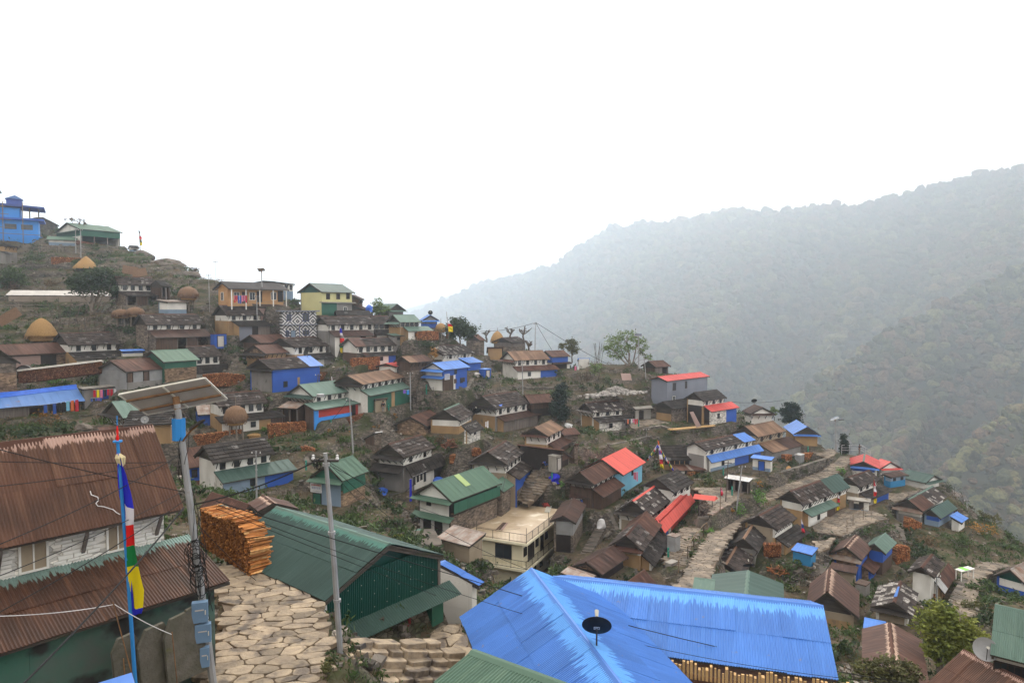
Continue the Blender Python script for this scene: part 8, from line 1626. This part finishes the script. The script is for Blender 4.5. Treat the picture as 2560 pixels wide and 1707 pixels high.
for s,d,lab in(('7:1830,800',85,'green pipe stand at the lane steps'),('6:1513,745',92,'green pipe stand on the red fronted house yard'),('6:2142,560',103,'green pipe stand beside the person in black'),('8:1777,565',100,'green pipe stand in the yard of the white and blue house'),('8:1873,780',89,'pale green pipe stand in the pavilion yard'),('8:1178,1470',70,'green pipe stand at the lower path'),('13:563,505',118,'green pipe stand near the blue pavilion'),('6:1243,1205',80,'green pipe stand left of the tall green house'),('3:462,1050',116,'green pipe stand before the blue and white house'),('4:855,1170',111,'green pipe stand beside the colourful washing')):
 P=gat(s,d);o=thing('water_standpipe',lab,'standpipe',tuple(P),0,'green water standpipes');MB().tube([(0,0,-.3),(0,0,1.25)],.11,7).build('pipe',M['pipe'],o);MB().tube([(0,0,1.0),(0,-.25,.98)],.03,5).build('tap',M['steel'],o)
 # railings, bamboo rail, gate
def fence(label,s,ds,hgt,m='iron',name='railing',rails=(.95,.5),r=.03,gap=1.5):
 P=[gat(p,d)for p,d in zip(px(s),ds)];o=thing(name,label,'railing',tuple(P[0]),0,'railings and fences')
 for a,b in zip(P[:-1],P[1:]):
  n=max(1,int(np.linalg.norm(b-a)/gap))
  for k in range(n+1):q=a+(b-a)*k/n-P[0];MB().tube([tuple(q-up(.3)),tuple(q+up(hgt))],r,5).build('post',M[m],o)
  for z in rails:MB().tube([tuple(a-P[0]+up(hgt*z)),tuple(b-P[0]+up(hgt*z))],r*.8,5).build('rail',M[m],o)
fence('iron railing of the yard left of the large green roofed house','7:-40,1100;60,1090;150,1060;240,1030;320,960',[76,76.5,77,78,79],1.5,rails=(1,.95),gap=2);fence('pale bamboo rail along the lower stone path','8:1290,1600;1390,1440;1455,1340;1560,1210;1600,1180',[68,73,76,80,82],1.2,'bamboo',rails=(1,),r=.045,gap=3);fence('white railing of the viewpoint at the end of the lane','13:842,500;905,500;1000,500;1078,545',[122,122,122,119],1.35,'cloth_white',rails=(1,.66,.33),r=.035);fence('curved bamboo rail round the washroom yard','13:885,1170;935,1110;1020,1060;1085,1030',[89,91,93,95],1.6,'bamboo',rails=(1,),gap=3)
fence('dark fence at the drop of the upper spur yard','13:1700,800;1775,840;1830,890;1850,940',[109,107,105,103],1.2);fence('thin iron fence of the white and blue house yard','8:2080,580;2170,580;2265,560',[100,102,104],1.0);fence('fence of the slate and red lean-to house terrace','4:1720,1130;1820,1100;1950,1080;2020,1040',[119,121,123,125],1.2);fence('wire fence below the pale green veranda','3:290,1170;350,1140;420,1120;540,1080',[104,106,108,112],1.3)
P=at('8:1655,1080',83);Q=at('8:1505,1060',84);o=thing('iron_gate','black iron gate with an arched frame and a small red roof above the stair','gate',tuple(P),0);dv=Q-P;u=dv/np.linalg.norm(dv);H=vert('8:1650,820',P);L_=np.linalg.norm(dv)
for q in(0,L_):MB().tube([tuple(u*q-up(.6)),tuple(u*q+up(H))],.05,6).build('post',M['iron'],o)
for z in(.15,.55,.72,.99):MB().tube([tuple(up(H*z)),tuple(u*L_+up(H*z))],.03,5).build('rail',M['iron'],o)
for k in range(13):MB().tube([tuple(u*L_*(k+.5)/13+up(H*.05)),tuple(u*L_*(k+.5)/13+up(H*.62))],.018,4).build('bar',M['iron'],o)
MB().tube([tuple(up(H*.99)),tuple(u*L_+up(H*.72))],.02,4).build('brace',M['iron'],o);MB().tube([tuple(up(H*.72)),tuple(u*L_+up(H*.99))],.02,4).build('brace',M['iron'],o);w=np.array([-u[1],u[0],0])
MB().hexa([-u*.5-w*.7+up(H+.02),u*(L_+.5)-w*.7+up(H+.02),u*(L_+.5)+w*.7+up(H+.02),-u*.5+w*.7+up(H+.02)],[-u*.5-w*.05+up(H+.45),u*(L_+.5)-w*.05+up(H+.45),u*(L_+.5)+w*.05+up(H+.45),-u*.5+w*.05+up(H+.45)]).build('gate_roof',M['salmon'],o)
# timber, mats, stones
P,Q=at('4:1205,1208',110),at('4:1728,1160',117);dv=Q-P;o=thing('plank_stack','long stack of fresh yellow planks on the terrace wall','planks',tuple(P),math.atan2(dv[1],dv[0]));L_=np.linalg.norm(dv[:2])
for k in range(12):inst('plank',MB().hexa([(0,0,0),(L_*.9,0,dv[2]*.9),(L_*.9,.22,dv[2]*.9),(0,.22,0)],[(0,0,.06),(L_*.9,0,dv[2]*.9+.06),(L_*.9,.22,dv[2]*.9+.06),(0,.22,.06)]).mesh('plank',M['plank']),o,(R.uniform(0,L_*.1),.24*(k%4),.05+.065*(k//4)),(0,0,R.uniform(-.012,.012)))
o=thing('beam_bundle','four long beams leaning on the stone wall of the low slate house','beams',tuple(at('4:1480,1160',112)),math.radians(40))
for k in range(5):MB().hexa([(-.5+.28*k,-.5,0),(-.36+.28*k,-.5,0),(-.36+.28*k,-.4,0),(-.5+.28*k,-.4,0)],[(-.7+.2*k,.7,2.4),(-.56+.2*k,.7,2.4),(-.56+.2*k,.8,2.4),(-.7+.2*k,.8,2.4)]).build('beam',M['pink'],o)
for s,d,w,h_,lab,tilt in(('1:1410,1070',132,2.6,1.6,'left woven mat drying on the hill above the slate house',.15),('1:1530,1095',131,2.5,1.5,'right woven mat drying on the hill above the slate house',-.2),('5:130,270',104,3.2,1.5,'tilted woven mat on the terrace at the left edge',-.6),('4:730,655',122,2.2,1.2,'tan board leaning on the terrace below the rubble heap',.05)):
 P=at(s,d);o=thing('woven_mat',lab,'mat',tuple(P),math.radians(30),'woven mats put out to dry');m_=MB().hexa([(-w/2,0,0),(w/2,0,0),(w/2,.04,0),(-w/2,.04,0)],[(-w/2,.5,h_),(w/2,.5,h_),(w/2,.54,h_),(-w/2,.54,h_)]).build('mat',M['hay_brown']if 'board' not in lab else M['pink'],o);m_.rotation_euler=(0,tilt,0)
P=at('4:600,800',119);o=thing('stone_heap','pale heap of broken building stones on the middle terrace','stones',tuple(P),.5);mb=MB()
for k in range(420):
 x,y=R.gauss(0,2.6),R.gauss(0,.8);z=max(0,1.3-abs(x)*.28-abs(y)*.6)*R.random()**.5;c=np.array([x,y,z]);s_=R.uniform(.1,.24);q=NR.normal(size=(8,3))*.03
 mb.hexa(*[[tuple(c+np.array(p)*s_*[1.4,1,.7]+q[i+4*j])for i,p in enumerate(((-1,-1,z_),(1,-1,z_),(1,1,z_),(-1,1,z_)))]for j,z_ in((0,-1),(1,1))])
mb.build('stones',M['rubble'],o,kind='stuff')
# skyline rocks
for s,rx,ry,d,lab in(('1:1850,970',140,60,146,'flat topped boulder on the left skyline'),('1:1560,900',90,70,154,'cracked boulder below the tiny hut on the skyline'),('1:2080,1080',90,45,138,'low boulder at the right end of the skyline rocks'),('5:900,1430',70,55,76,'grey boulder at the dry vine hedge')):
 P=at(s,d);k=TL[1][2]*d/FPX;me=blob(hash(s)%97,3);me.materials.clear();me.materials.append(M['rock']if 0 else mat('boulder',(.20,.165,.14),(.12,.10,.085),1.2,.1,.95,.8,5,c3=(.07,.07,.04),t3=.55,s3=.7));o=thing('boulder',lab,'rock',tuple(P),.4,'boulders');ob=inst('rock',me,o);ob.scale=(rx*k,rx*k*.8,ry*k)
 # round black tank ring
P=at('5:265,860',88);o=thing('ring_tank','large round dark hoop with a pale inside leaning at the end of the log wall','hoop',tuple(P),.3);mb=MB();r=.105*88/10
for rr_,y0,y1 in((1.0,-.25,.25),(.9,-.25,.25)):mb.v+=[(rr_*math.cos(a),y,rr_*math.sin(a)+.3)for y in(y0,y1)for a in np.linspace(0,2*math.pi,24,endpoint=False)]
for b in(0,48):
 for k in range(24):k2=(k+1)%24;mb.f.append((b+k,b+k2,b+24+k2,b+24+k))
for k in range(24):k2=(k+1)%24;mb.f+=[(k,k2,48+k2,48+k),(24+k,24+k2,72+k2,72+k)]
mb.build('hoop',M['iron'],o);MB().prism([(.88*math.cos(a),.1,.88*math.sin(a)+.3)for a in np.linspace(0,2*math.pi,20,endpoint=False)],(0,.05,0)).build('disc',M['greymetal'],o)
# ---------------------------------------------------------------- weeds and loose stones over the open ground
def clump(seed,n,up_,wd):
 r=np.random.RandomState(seed);mb=MB()
 for _ in range(n):
  p=r.normal(size=3)*[.35,.35,.18]+[0,0,.25];a=r.normal(size=3)+[0,0,up_];a/=np.linalg.norm(a);b=np.cross(a,r.normal(size=3));b/=np.linalg.norm(b)+1e-9;s_=r.uniform(.12,.3);mb.add([p-a*s_,p+b*s_*wd,p+a*s_,p-b*s_*wd],[(0,1,2,3)])
 return mb.mesh('clump',None)
def rockmesh(seed):
 r=np.random.RandomState(seed);q=r.normal(size=(8,3))*.18;b=[(-1,-1,-1),(1,-1,-1),(1,1,-1),(-1,1,-1),(-1,-1,1),(1,-1,1),(1,1,1),(-1,1,1)];mb=MB();mb.add([(p[0]*.9+d[0],p[1]*.6+d[1],p[2]*.45+d[2])for p,d in zip(b,q)],[(3,2,1,0),(4,5,6,7),(0,1,5,4),(1,2,6,5),(2,3,7,6),(3,0,4,7)]);return mb.mesh('rock',None)
gx,gy=np.gradient(ZT,GS);slope=np.hypot(gx,gy);vis=(np.abs(XX/np.maximum(YY,1))<.82)&(YY>14);free=vis&~PADMASK
def pick(mask,n,jitter=.3):
 i,j=np.nonzero(mask);w=1.0/(YY[i,j]**.8);k=NR.choice(len(i),n,p=w/w.sum());i,j=i[k],j[k];dx=NR.uniform(-jitter,jitter,(2,n));return np.stack([XX[i,j]+dx[0],YY[i,j]+dx[1],ZT[i,j]],1)
nz=fbm(XX,YY,9,3,50)
p=pick(free&(nz>-.05),5500);scatter('weeds',p,NR.uniform(.5,1.25,len(p))*np.interp(p[:,1],[15,60],[.35,1]),[clump(s,34,1.2,.35)for s in range(5)],M['leaf_mid'],5)
p=pick(free&(nz<.2),4200);scatter('dry_grass',p,NR.uniform(.45,1.1,len(p))*np.interp(p[:,1],[15,60],[.35,1]),[clump(20+s,30,2.2,.14)for s in range(4)],M['leaf_dry'],6)
p=pick(free&(fbm(XX,YY,6,3,77)>.12),2400);scatter('undergrowth',p,NR.uniform(.6,1.5,len(p))*np.interp(p[:,1],[15,60],[.3,1]),[clump(40+s,40,.3,.5)for s in range(4)],M['leaf_dark'],8)
p=pick(free&(slope>.7),22000);p[:,2]+=NR.uniform(-.3,.5,len(p));scatter('stone_rubble',p,NR.uniform(.12,.34,len(p)),[rockmesh(s)for s in range(6)],M['rockwall'],9)
p=pick(free&(slope<.75),6000);scatter('loose_stones',p,NR.uniform(.06,.2,len(p)),[rockmesh(10+s)for s in range(4)],M['rockwall'],10)
